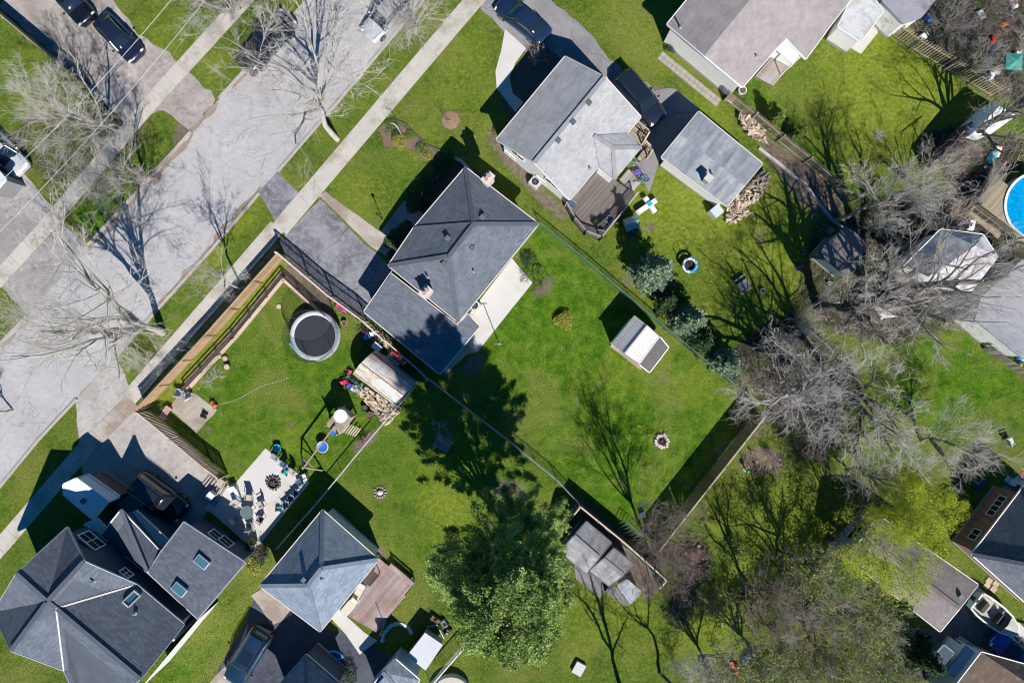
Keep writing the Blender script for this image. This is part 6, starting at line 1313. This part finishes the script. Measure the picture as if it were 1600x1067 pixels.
pot(1157, 145, .3, .5, 'round white bin at the lower corner of the long white wall', COL['white']); pot(1190, 455, .18, .3, 'white bucket on the lawn under the limb shadows', COL['white']); pot(1203, 522, .2, .3, 'tan pot at the end of the fenced yard', CLAY); pot(1211, 516, .18, .25, 'white pot right of the tan one at the fenced yard end', COL['white'])
pot(1270, 340, .2, .3, 'small terracotta pot near the corner of the planting bed', CLAY); pot(1251, 395, .2, .25, 'rusty pot on the grass left of the grey brown shed', CLAY); pot(1294, 443, .14, .2, 'tiny white pot right of the fenced yard', COL['white'])
def stones(px, py, r, n, sr, label, mat, name='stone_ring', cat='stones', seed=1, h=.12, inner=None, group=None):
    t = thing(name, label, cat, W(px, py), 0, group); rr = random.Random(seed)
    for k in range(n):
        a = 2*PI*k/n+rr.gauss(0,.04); q = r+rr.gauss(0,.03); put('stone', MB().blob((0,0,0), (sr*rr.uniform(.8,1.25), sr*.7, h), seed*50+k, 6, 4, .22), mat, t, world=False, loc=(math.cos(a)*q, math.sin(a)*q, h*.7), rz=a)
    if inner: inner(t)
    return t
STN = M('pale_stone', (.48,.42,.38), .25, 4, .9, bump=.4); STW = M('white_stone', (.62,.60,.57), .15, 4, .9, bump=.4)
ASH = M('charcoal_ash', (.04,.035,.033), .6, 8, .95, bump=.6)
def fire_inner(r):
    def f(t):
        put('ash_bed', MB().lathe((0,0,.02), [(r,0),(r*.6,.05),(.01,.07)], 20), ASH, t, world=False); put('fire_ring', MB().lathe((0,0,0), [(r,.0),(r*1.04,.22),(r*.98,.22),(r*.95,.03)], 28), M('burnt_steel', (.12,.08,.06), .3, 5, .7), t, world=False)
        for k in range(5): a = k*1.3; put('charred_log', MB().bar((math.cos(a)*r*.7, math.sin(a)*r*.7, .1), (-math.cos(a+.4)*r*.5, -math.sin(a+.4)*r*.5, .18), .08, .08), M('charred_wood', (.09,.075,.07), .5, 8, .9), t, world=False)
    return f
stones(1034, 689, .47, 15, .17, 'stone fire pit ring with a dark centre on the big lawn', M('pinkish_stone', (.60,.52,.48), .15, 4, .9, bump=.4), 'fire_pit', 'fire pit', 3, .12, fire_inner(.24))
stones(428, 754, .52, 15, .12, 'dark fire pit with charred logs on the pale patio', M('burnt_brick', (.26,.20,.18), .3, 4, .9), 'fire_pit', 'fire pit', 5, .14, fire_inner(.42))
stones(594, 769, .42, 12, .10, 'small ring of stones with a white stone on the cottage lawn', STN, 'stone_ring', 'stones', 7, .08, lambda t: put('centre_stone', MB().blob((0,0,.1), (.24,.2,.16), 3, 8, 6, .15), STW, t, world=False))
t = thing('stepping_stones', 'curved row of white stepping stones in the shade beside the reddish deck', 'stones', W(612,985))
for k in range(10):
    a = PI*(.98-.8*k/9); x, y = 622+24*math.cos(a), 1000-26*math.sin(a); p = W(x, y); put('stone', MB().blob((0,0,0), (.26,.17,.05), 60+k, 7, 4, .2), STW, t, world=False, loc=Vector((p.x, p.y, .05))-t.location, rz=a+1.2)
t = thing('paving_stones', 'row of old square paving stones along the long white wall', 'paving', W(1080,120))
for k in range(14):
    for j in range(2): p = W(1036+6.6*k+4*j*-1, 86+5.4*k+6*j); put('paver', MB().box((0,0,0), (.40,.33,.06), taper=.96), M('worn_paver', (.36,.33,.29), .25, 3, .9), t, world=False, loc=Vector((p.x, p.y, .03))-t.location, rz=-PI/2+GA+R.gauss(0,.03))
t = thing('paving_stones', 'four square paving stones on the grass beside the boat', 'paving', W(1549,912))
for x, y in ((1545,907),(1556,911),(1541,915),(1552,920)): p = W(x, y); put('paver', MB().box((0,0,0), (.48,.46,.06), taper=.96), M('tan_paver', (.45,.38,.28), .2, 3, .9), t, world=False, loc=Vector((p.x, p.y, .03))-t.location, rz=-PI/2+GA)
# tree slices used as seats
def stump(px, py, r, h, label): 
    t = thing('log_seat', label, 'log seat', W(px, py), 0, 'log seats'); put('bark', MB().lathe((0,0,0), [(r*1.05,0),(r,h*.5),(r*1.02,h)], 14), B_GREY, t, world=False); put('cut_face', MB().lathe((0,0,h), [(r*.94,0),(r*.5,.012),(.01,.014)], 14), M('cut_wood', (.50,.38,.27), .15, 8, .8), t, world=False)
stump(357, 573, .22, .35, 'round cut log seat with a pale top near the inner rail fence'); stump(353, 560, .2, .2, 'low log slice by the dry plant of the rail fence'); stump(345, 557, .16, .3, 'darker log seat touching the timber edging'); stump(436, 479, .2, .1, 'flat stone grey log slice near the upper corner of the play yard')
rideon(335, 631, 2.3, 'orange toy wagon at the corner of the stained concrete pad', 'orange', 'brown', .6); rideon(320, 648, 1.2, 'black tricycle on the stained concrete pad', 'black', 'black', .5)
def chair(px, py, ang, label, fab, frame=None, z=0, w=.5, group='patio chairs', arms=True):
    t = thing('patio_chair', label, 'chair', W(px, py, z), ang, group); frame = frame or GALV
    put('seat', MB().box((0,0,.42), (w, w, .05)), fab, t, world=False); put('backrest', MB().box((-w*.52,0,.72), (.05, w, .55), ry=-.2), fab, t, world=False)
    for x in (-1, 1):
        for y in (-1, 1): put('leg', MB().bar((x*w*.52, y*w*.5, 0), (x*w*.44, y*w*.5, .42), .03, .03), frame, t, world=False)
    if arms: [put('armrest', MB().bar((-w*.5, s*w*.55, .64), (w*.42, s*w*.55, .62), .06, .03), frame, t, world=False) for s in (-1, 1)]
NAVYF = M('navy_mesh_fabric', (.06,.09,.16), .2, 6, .8); TANF = M('tan_mesh_fabric', (.42,.37,.31), .15, 6, .9); WHF = M('white_plastic_chair', (.68,.68,.69), .06, 3, .5); TEALF = COL['teal']; GRF = M('grey_fabric', (.25,.25,.26), .2, 5, .9)
chair(297, 618, 2.2, 'white chair on the stained concrete pad by the rail fence', WHF); chair(284, 612, 1.4, 'pale blue chair at the upper tip of the stained concrete pad', M('pale_blue_plastic', (.45,.58,.68), .08, 3, .5))
p = W(391, 797); t = thing('patio_table', 'round glass topped table among tan chairs on the pale patio', 'table', p); put('glass_top', MB().lathe((0,0,.70), [(.48,0),(.50,.01),(.48,.02),(.01,.02)], 28), paint('table_glass', (.13,.17,.18), .08), t, world=False); put('rim', MB().ring((0,0,.71), .50, .022, 28), GALV, t, world=False)
for k in range(4): a = k*PI/2+.4; put('leg', MB().bar((.5*math.cos(a), .5*math.sin(a), 0), (.35*math.cos(a), .35*math.sin(a), .7), .035, .035), GALV, t, world=False)
for k, (a, lb) in enumerate(((.5,'on the upper right of the glass table'),(1.5,'above the glass table, nearest the lounger shadows'),(2.5,'on the upper left of the glass table'),(3.7,'on the lower left of the glass table'),(4.8,'just below the glass table'),(5.7,'on the lower right of the glass table'))):
    chair(391+22*math.cos(a), 797-22*math.sin(a), a+PI, 'tan mesh patio chair '+lb, TANF if k != 5 else M('brown_mesh_fabric', (.20,.13,.10), .2, 6, .9))
for x, y, a, lb, f in ((433,713,-2.2,'grey patio chair first in the row at the upper right patio edge',GRF),(446,724,-2.2,'navy patio chair second in the row at the upper right patio edge',NAVYF),(459,735,-2.2,'low tan patio chair third in the row at the upper right patio edge',TANF),(471,752,-2.6,'navy patio chair at the right corner of the pale patio',NAVYF),
    (464,768,2.3,'navy patio chair on the lower right patio edge, upper of three',NAVYF),(456,777,2.3,'navy patio chair on the lower right patio edge, middle of three',NAVYF),(448,787,2.3,'grey patio chair on the lower right patio edge, lowest of three',GRF),(478,744,-2.8,'pale patio chair right at the tip of the pale patio',WHF)): chair(x, y, a, lb, f)
lounger(371, 775, 1.9, 'white reclining lounger left of the glass table', WHF, GALV); 
rideon(447, 737, 1, 'teal toy at the chair row of the pale patio', 'teal', 'teal', .5); rideon(436, 794, 1.5, 'small teal toy lying alone on the pale patio', 'teal', 'black', .45)
t = thing('tub', 'blue round tub on the grass at the top of the pale patio', 'tub', W(435,699)); put('tub', MB().lathe((0,0,0), [(.22,0),(.28,.35),(.31,.36),(.27,.33),(.2,.06),(.01,.05)], 20), COL['cyan'], t, world=False); put('handle', MB().bar((-.34,0,.33), (.34,0,.33), .03, .02), COL['blue'], t, world=False)
crate(334, 772, GA, .6, .5, .7, 'white lidded box at the end of the stacked planks', COL['white']); crate(348, 752, GA, .6, .45, .5, 'wire crate at the lower fence corner of the play yard', TANF)
t = thing('plank_stack', 'stack of long planks on the driveway by the lower play yard fence', 'planks', W(322,766))
for k in range(7): a = W(306+5*k, 776+3.2*k-6); b = W(330+4*k, 742+3*k); put('plank', MB().bar((*a.xy, .08+.05*(k%3)), (*b.xy, .10+.05*(k%3)), .14, .05), W_GRY, t)
t = thing('metal_bench', 'pink painted slatted bench by the lower play yard fence', 'bench', W(262,644), 1.0)
for k in range(4): put('slat', MB().box((0,-.2+.13*k,.42), (1.1,.08,.03)), M('pink_paint', (.62,.35,.33), .1, 4, .6), t, world=False)
for x in (-.45, .45): put('leg', MB().box((x,0,.2), (.05,.45,.4)), M('pink_paint'), t, world=False)
t = thing('rope_line', 'white dashed rope of little flags lying across the play yard lawn', 'rope')
for k in range(26): a = W(341+4.3*k, 631-1.25*k-.018*k*k+3*math.sin(k*.3)); put('pennant', MB().box((0,0,.02), (.11,.04,.02)), COL['white'], t, world=False, loc=(a.x, a.y, .02), rz=.3)
# ---------------------------------------------------------------- things round the white house and the spruce yard
def aircon(px, py, label, ang=GA, s=.8):
    t = thing('air_conditioner', label, 'air conditioner', W(px, py), ang, 'air conditioners'); put('casing', MB().box((0,0,s*.45), (s,s,s*.9), taper=.97), M('aircon_grey', (.50,.50,.49), .08, 3, .6), t, world=False)
    put('fan_grille', MB().ring((0,0,s*.91), s*.34, .015, 24, 4).ring((0,0,s*.91), s*.2, .012, 20, 4), DKM, t, world=False); put('fan', MB().lathe((0,0,s*.9), [(s*.36,0),(s*.3,.008),(.01,.008)], 20), BLACK, t, world=False)
    for k in range(4): a = k*PI/4; put('grille_bar', MB().bar((-s*.33*math.cos(a),-s*.33*math.sin(a),s*.93), (s*.33*math.cos(a),s*.33*math.sin(a),s*.93), .012, .012), GALV, t, world=False)
aircon(836, 287, 'air conditioner at the foot of the white house wall'); aircon(1102, 111, 'air conditioner beside the long white wall of the taupe house'); aircon(742, 478, 'air conditioner on the white patio against the bungalow')
t = thing('play_plane', 'white plastic cross shaped climbing toy with a teal seat behind the deck stairs', 'toy', W(1011,323), .6)
put('long_arm', MB().box((-.1,0,.45), (1.9,.42,.22), taper=.85), COL['white'], t, world=False); put('cross_arm', MB().box((.15,0,.47), (.42,1.5,.2), taper=.85), COL['white'], t, world=False); put('seat', MB().box((.15,.05,.62), (.4,.4,.14), taper=.8), COL['teal'], t, world=False)
for x, y in ((-.9,0),(.7,0),(.15,.6),(.15,-.6)): put('foot', MB().box((x,y,.17), (.3,.3,.34)), COL['white'], t, world=False)
t = thing('play_house', 'faded teal toddler play house under the spruce', 'toy', W(984,352), .4); put('walls', MB().box((0,0,.45), (.9,.8,.9)), M('faded_teal', (.25,.42,.40), .15, 3, .6), t, world=False)
put('roof', MB().add([(-.55,-.5,.9),(.55,-.5,.9),(.55,.5,.9),(-.55,.5,.9),(-.55,0,1.25),(.55,0,1.25)], [(0,1,5,4),(2,3,4,5),(0,4,3),(1,2,5)]), M('faded_green', (.30,.45,.42), .15, 3, .6), t, world=False); put('door', MB().box((.46,0,.35), (.04,.35,.6)), COL['navy'], t, world=False)
rideon(993, 271, .3, 'blue ride-on toy on the gravel beside the deck stairs of the white house', 'blue', 'red', .8); rideon(983, 277, 1.4, 'yellow toy bucket loader at the deck stairs of the white house', 'yellow', 'green', .6); rideon(990, 362, 1.2, 'navy toy car just below the teal play house', 'navy', 'blue', .6)
bike(1001, 284, .2, 'blue frame bicycle lying on the gravel below the deck stairs', 'blue', .9); pot(989, 252, .2, .35, 'teal pot under the side landing of the white house', COL['teal'])
table(943, 352, .8, .6, .6, .6, 'small dark table on the curved deck near the railing', W_DK, slats=3, z=.9); chair(950, 345, 2.6, 'navy chair in the right corner of the curved deck', NAVYF, z=.9, group='deck chairs'); chair(938, 357, 1.4, 'grey chair at the pointed end of the curved deck', GRF, z=.9, group='deck chairs'); chair(893, 322, -.6, 'dark chair in the left corner of the curved deck', NAVYF, z=.9, group='deck chairs')
pot(930, 350, .22, .3, 'potted plant at the railing of the curved deck', COL['black'], L_DARK, z=.9)
t = thing('stairs', 'wooden steps with lattice side leading down from the curved deck', 'steps', W(982,285), GA-PI/2)
for k in range(5): put('step', MB().box((.28*k-.5,0,.8-.16*k), (.28,1.1,.04)), W_GRY, t, world=False)
for k in range(9): put('lattice_slat', MB().bar((-.6+.16*k,-.58,.1), (-.4+.16*k,-.58,.95), .02, .04), W_PALE, t, world=False)
t = thing('toddler_trampoline', 'small round trampoline with white and teal padding in the spruce yard', 'trampoline', W(1074,416)); put('pad_ring', MB().ring((0,0,.75), .52, .10, 20, 6), COL['white'], t, world=False); put('teal_pad', MB().add([(math.cos(a)*r_, math.sin(a)*r_, .87) for a in [-1.6+.15*i for i in range(12)] for r_ in (.44,.62)], [(2*i,2*i+1,2*i+3,2*i+2) for i in range(11)]), COL['cyan'], t, world=False)
put('mat', MB().lathe((0,0,.55), [(.46,0),(.01,.01)], 20), BLACK, t, world=False); [put('leg', MB().bar((.5*math.cos(a), .5*math.sin(a), 0), (.55*math.cos(a), .55*math.sin(a), 1.6), .035, .035), COL['blue'], t, world=False) for a in (0,1.05,2.1,3.14,4.2,5.2)]; put('top_hoop', MB().ring((0,0,1.6), .55, .02, 20, 4), COL['blue'], t, world=False)
t = thing('picnic_table', 'small weathered picnic table under the limb shadows of the spruce yard', 'picnic table', W(1158,446), .6)
for k in range(4): put('top_board', MB().box((0,-.25+.16*k,.6), (1.0,.14,.035)), W_GRY, t, world=False)
for s in (-.55, .55): put('seat_board', MB().box((0,s,.35), (1.0,.2,.035)), W_GRY, t, world=False)
for s in (-.4, .4): put('leg_frame', MB().bar((s,-.5,0), (s,.15,.6), .05, .05).bar((s,.5,0), (s,-.15,.6), .05, .05).bar((s,-.6,.33), (s,.6,.33), .05, .05), W_OLD, t, world=False)
crate(1115, 333, .7, .8, .75, .9, 'old white appliance standing at the lower corner of the pale garage', M('appliance_white', (.50,.56,.60), .1, 3, .4)); rideon(1248, 418, .4, 'purple toy on the lawn left of the grey brown shed', 'purple', 'pink', .5); crate(1296, 361, .7, .5, .4, .3, 'yellow brown mat box by the end of the planting bed', W_TAN)
t = thing('garden_globe', 'teal garden globe on a stand beyond the long board fence', 'garden ornament', W(1164,733)); put('globe', MB().blob((0,0,.75), (.16,.16,.16), 2, 14, 10, .0), COL['green'], t, world=False, smooth=True); put('stand', MB().lathe((0,0,0), [(.18,0),(.06,.1),(.06,.5),(.14,.6)], 12), CONCW, t, world=False)
crate(1003, 803, .5, .4, .4, .3, 'small blue box in the lawn corner by the slim bare tree', COL['navy']); crate(904, 1042, GA+.2, .95, .8, .25, 'pale square slab like box on the lower lawn', CONCW)
def pole(px, py, h, label, mat=DKM, name='pole', r=.03, top=None):
    t = thing(name, label, 'pole', W(px, py)); put('shaft', MB().tube([(0,0,0),(0,0,h)], r, 8), mat, t, world=False); put('foot', MB().lathe((0,0,0), [(.1,0),(.1,.04),(r,.08)], 10), mat, t, world=False)
    if top: put('head', top, mat, t, world=False)
pole(597, 342, 1.9, 'thin lamp post on the lawn corner beside the driveway walk', name='lamp_post', top=MB().lathe((0,0,1.85), [(.05,0),(.11,.08),(.11,.25),(.02,.33)], 10)); pole(780, 537, 3.5, 'tall thin clothes pole at the lawn edge of the white patio', GALV, r=.035, top=MB().bar((-.3,0,3.45), (.3,0,3.45), .04, .04)); pole(602, 972, 2.3, 'thin pole on the lawn edge of the reddish deck', W_OLD)
t = thing('shepherd_hook', 'white curved garden hook in the front flower bed', 'garden hook', W(628,212)); put('hook', MB().tube([(0,0,0),(0,0,1.6),(-.1,.15,1.95),(-.35,.3,2.05),(-.55,.35,1.9)], .025, 8), COL['white'], t, world=False); put('spike', MB().box((0,0,.1), (.2,.03,.2)), COL['white'], t, world=False)
# swing frame shadow yard: goal posts on the yellow lawn
pole(1444, 240, 2.6, 'thin clothes pole on the yellow green lawn left of the dark screen fence', DKM, top=MB().bar((-.8,-.6,2.55), (.8,.6,2.55), .06, .06), r=.05)
t = thing('brush_heap', 'small heap of grey dry twigs on the yellow green lawn', 'brush', W(1372,212)); rng = np.random.default_rng(9); a = rng.uniform(0, 6.28, 90); q = rng.uniform(0, .5, 90); b = rng.uniform(0, 6.28, 90)
me = segmesh('dry_twigs', np.stack([np.cos(a)*q, np.sin(a)*q, np.full(90,.03), np.cos(a)*q+np.cos(b)*.35, np.sin(a)*q+np.sin(b)*.35, rng.uniform(.05,.3,90), np.full(90,.014), np.full(90,.006)], 1)); me.materials.append(T_PALE); put('dry_twigs', me, None, t, world=False)
# ---------------------------------------------------------------- pool
t = thing('swimming_pool', 'round above ground pool with bright blue water at the right edge', 'pool', W(1623.6,322,1.2).xy.to_3d()); PR = 52.6*(H-1.2)/FPX
m, tt, bs = newmat('pool_water'); vv = coords(tt, 'World'); nz = tt.noise(vv, 1.6, 3, .5, 1.5); tt.l.new(tt.ramp(nz, [(.4, (.0,.23,.50)), (.6, (.005,.30,.60))]), bs.inputs['Base Color']); bs.inputs['Roughness'].default_value = .12; tt.l.new(tt.bump(nz, .15, .05), bs.inputs['Normal'])
put('water', MB().lathe((0,0,1.05), [(PR-.08,0),(.01,.002)], 56, cap=False), m, t, world=False); put('wall', MB().lathe((0,0,0), [(PR,0),(PR,1.18)], 56, cap=False), M('pool_wall_grey', (.45,.48,.50), .1, 2, .5), t, world=False); put('top_rim', MB().lathe((0,0,1.16), [(PR+.1,0),(PR+.1,.05),(PR-.1,.05),(PR-.1,0)], 56, cap=False), COL['white'], t, world=False)
for x, y, c1, c2, lb in ((1546,247,'cyan','white','blue and white toy heap at the grass edge above the pool deck'),(1555,238,'white','orange','white and orange box above the pool deck'),(1590,369,'white','orange','white step box at the lower pool rim'),(1583,360,'orange','brown','orange box on the pool deck beside the rim'),(1514,352,'white','white','small white item pile at the roof edge of the pale garage'),
    (1569,545,'green','white','green toy on the white edge of the grey workshop'),(1551,533,'red','white','red toy at the white edge of the grey workshop'),(1592,560,'blue','white','blue toy at the lower white edge of the grey workshop'),(1548,66,'red','red','red bucket toy in the upper right thicket'),(1447,34,'navy','blue','blue item beside the corner outbuilding'),
    (1567,40,'orange','orange','orange item in the upper right thicket'),(1586,90,'white','grey','white item right of the teal parasol'),(1545,122,'white','white','white item left of the teal parasol'),(1580,8,'white','orange','white item at the top right corner'),(1530,25,'white','grey','grey white item in the thicket at the top'),
    (1436,62,'white','white','white trestle item under the twigs behind the picket fence'),(1163,1030,'blue','cyan','blue plastic sheet toy in the lower thicket'),(1170,1022,'cyan','blue','pale blue crumpled toy right of the plastic sheet'),(1142,1036,'red','orange','red toy left of the blue one in the lower thicket'),(1148,1044,'red','red','small red toy below the other red one'),
    (472,1070,'blue','navy','blue item by the cut off house at the bottom'),(695,972,'grey','black','grey ride-on machine behind the white trailer'),(700,985,'black','grey','black garden machine behind the white trailer'),(680,965,'brown','black','brown garden machine in the shade by the big green tree'),(1430,448,'red','brown','faded red barrow under the limbs left of the pale garage')):
    rideon(x, y, R.uniform(0, 3), lb, c1, c2, R.uniform(.6, .95))
# tarps and sheets under the big bare tree
def tarp(pts, label, mat, z=.35, name='tarpaulin', cat='tarp'):
    P = [W(*p) for p in pts]; c = sum(P, Vector())/len(P); t = thing(name, label, cat, c); n = 7; vs = []
    for i in range(n):
        for j in range(n):
            a = P[0].lerp(P[1], i/(n-1)); b = P[3].lerp(P[2], i/(n-1)); q = a.lerp(b, j/(n-1)); e = min(i, j, n-1-i, n-1-j); vs.append((q.x, q.y, .03 if e == 0 else z*R.uniform(.6, 1.1)))
    put('sheet', MB().add(vs, [(i*n+j, (i+1)*n+j, (i+1)*n+j+1, i*n+j+1) for i in range(n-1) for j in range(n-1)]), mat, t)
    for k in range(4): q = P[k].lerp(c, .12); put('weight', MB().blob((q.x, q.y, .12), (.12,.12,.1), k, 7, 5, .2), STN, t)
tarp([(1375,455),(1415,445),(1428,478),(1385,485)], 'faded pink tarpaulin over a heap left of the pale garage', M('pink_tarp', (.42,.25,.23), .2, 3, .8)); tarp([(1420,425),(1475,418),(1482,445),(1430,448)], 'ochre plank coloured tarpaulin along the lower eave of the pale garage', M('ochre_tarp', (.38,.27,.10), .3, 3, .8)); tarp([(1390,420),(1412,415),(1418,440),(1390,450)], 'dark red tarpaulin close to the big bare trunk', M('maroon_tarp', (.22,.09,.09), .3, 3, .8))
tarp([(1365,475),(1390,482),(1402,495),(1375,498)], 'pale torn sheet on the grass below the pink tarpaulin', M('pale_sheet', (.55,.54,.53), .2, 4, .8)); tarp([(1465,460),(1500,455),(1500,475),(1475,480)], 'beige sheet at the lower corner of the pale garage', M('beige_sheet', (.42,.35,.29), .2, 4, .8))
tarp([(1500,290),(1540,258),(1552,270),(1510,330)], 'black tarpaulin beside the pool deck', M('black_tarp', (.02,.02,.024), .3, 3, .7), .2); tarp([(1070,862),(1092,850),(1098,872),(1080,880)], 'dark maroon tarpaulin behind the fence corner', M('maroon_tarp'), .5)
t = thing('parasol', 'teal square parasol in the upper right thicket', 'parasol', W(1557,112)); put('canopy', MB().add([(-.65,-.6,1.9),(.6,-.65,1.9),(.65,.6,1.9),(-.6,.65,1.9),(0,0,2.25)], [(0,1,4),(1,2,4),(2,3,4),(3,0,4)]), M('teal_cloth', (.06,.30,.26), .15, 4, .8), t, world=False); put('pole', MB().tube([(0,0,0),(0,0,2.2)], .03, 8), W_PALE, t, world=False); put('base', MB().lathe((0,0,0), [(.3,0),(.3,.06),(.05,.1)], 16), CONCW, t, world=False)
# ---------------------------------------------------------------- lower edge
t = thing('utility_trailer', 'trailer with a pale grey flat cover at the bottom, dark things behind it', 'trailer', W(664,1018)); P = [W(664,988,1.5), W(692,1007,1.5), W(665,1047,1.5), W(636,1024,1.5)]
put('cover', MB().prism([p.xy for p in P], 1.35, 1.5), M('trailer_cover', (.52,.53,.56), .08, 1.5, .6), t); put('box', MB().prism([p.xy for p in inset(P, .08)], .45, 1.345), M('trailer_side', (.35,.35,.36), .1, 2, .6), t)
c = sum(P, Vector())/4
for s in (-1, 1): q = Vector((math.cos(GA-PI/2), math.sin(GA-PI/2)))*s*.85; d_ = Vector((math.cos(GA-PI/2), math.sin(GA-PI/2)))*.1; put('wheel', MB().tube([(c.x+q.x-d_.x, c.y+q.y-d_.y, .3), (c.x+q.x+d_.x, c.y+q.y+d_.y, .3)], .3, 16), TYRE, t)
f = W(700,970); put('drawbar', MB().bar((*P[0].xy, .45), (*W(684,972).xy, .45), .08, .08).bar((*P[1].xy, .45), (*W(684,972).xy, .45), .08, .08), GALV, t)
t = thing('round_pool_cover', 'round beige covered tub cut off by the bottom edge', 'tub', W(706,1082)); put('cover', MB().lathe((0,0,.6), [(1.6,0),(1.55,.06),(.01,.12)], 36), M('beige_cover', (.50,.45,.38), .08, 2, .8), t, world=False); put('wall', MB().lathe((0,0,0), [(1.55,0),(1.55,.6)], 36), COL['white'], t, world=False)
t = thing('paddling_pool', 'folded blue paddling pool in the shade beside the cut off house', 'paddling pool', W(525,1022), -.3); put('ring', MB().ring((0,0,.14), .55, .12, 20, 6, .5), COL['cyan'], t, world=False); put('floor', MB().lathe((0,0,.05), [(.5,0),(.01,.01)], 20, sy=.5), COL['blue'], t, world=False)
t = thing('dark_hedge', 'dark round shrub in the shaded court between the bottom houses', 'bush', W(545,1050)); rng = np.random.default_rng(4); a = rng.uniform(0, 6.28, 900); q = .8*np.sqrt(rng.uniform(0,1,900)); me = leaves('leaves', np.stack([np.cos(a)*q, np.sin(a)*q, rng.uniform(.2,1.2,900)], 1), .06, rng, .03); me.materials.append(L_DARK); put('leaves', me, None, t, world=False); put('stem', MB().tube([(0,0,0),(0,0,.9)], .05, 6), B_DARK, t, world=False)
# canoe rack / slatted frame behind the sheds
t = thing('slatted_frame', 'dark curved slatted frame leaning outside the pale capped fence', 'frame', W(985,830))
for k in range(12): a = W(962+4.2*k, 818+4.5*k); b = W(975+4.2*k-.05*k*k, 808+4.7*k); put('slat', MB().bar((*a.xy, .3), (*b.xy, .9), .06, .03), M('dark_blue_wood', (.05,.08,.11), .3, 4, .8), t)
put('side_rail', MB().bar((*W(962,818).xy,.3), (*W(1008,868).xy,.3), .06, .06), M('dark_blue_wood'), t); put('side_rail', MB().tube([(*W(975,808).xy,.9), (*W(1000,832).xy,.95), (*W(1016,858).xy,.9), (*W(1030,868).xy,.5)], .035, 6), GREENM, t)
# chairs and planters beside the brick house
for x, y, a, lb, f in ((1570,748,2.4,'pale blue chair in front of the brick wall',M('pale_blue_plastic')),(1584,748,2.2,'white chair nearest the upper end of the brick wall',WHF),(1563,764,2.4,'teal chair on the shaded terrace of the brick house',TEALF),(1572,688,.4,'white table like chair on the shaded lawn above the brick house',WHF)): chair(x, y, a, lb, f, group='chairs by the brick house')
crate(1526, 755, GA, .8, .6, .4, 'dark blue box in the shade left of the brick wall', COL['navy']); crate(1549, 784, GA, 1.6, .45, .4, 'long pale planter box at the foot of the brick wall', CONCD, 'planter', 'planter_box')
sheet('terrace', [(1600,735),(1585,745),(1505,850),(1515,862),(1600,760)], .02, M('red_pavers', (.22,.08,.06), .3, 3, .9), .02)
bench(1536, 806, GA, 1.5, 'pale blue bench along the shaded brick wall', M('pale_blue_plastic'), back=False)
crate(1500, 1000, GA, .6, .6, .9, 'pale barbecue cart on the brown asphalt beside the lean-to', COL['grey'], 'barbecue', 'barbecue'); crate(1488, 1003, GA, .6, .5, .8, 'black barbecue next to the pale cart', COL['black'], 'barbecue', 'barbecue')
table(1140, 158, GA, .6, .5, .5, 'small wooden stand at the white wall corner of the taupe house', W_PALE, slats=3)
t = thing('wooden_pallet', 'grey pallet lying beside the dry grass tufts in the tree shade', 'pallet', W(692,692), -.5)
for k in range(9): put('slat', MB().box((-.6+.15*k,0,.13), (.09,1.0,.022)), W_GRY, t, world=False)
for y in (-.45,0,.45): put('bearer', MB().box((0,y,.06), (1.3,.08,.1)), W_OLD, t, world=False)
# overhead wires
for a, b, lb in (((300,-40),(-40,322),'overhead power line farther from the road at the upper left'),((352,-40),(-20,382),'overhead power line nearer the road at the upper left')):
    A, B = W(*a, 9), W(*b, 9); pts = [A.lerp(B, i/20)-Vector((0,0,.6*(1-(2*i/20-1)**2))) for i in range(21)]; o = put('power_line', MB().tube(pts, .018, 5), M('wire_grey', (.45,.45,.45), .1, 1, .6, bump=0)); tag(o, lb, 'power line', 'power lines')
grass(); litter()
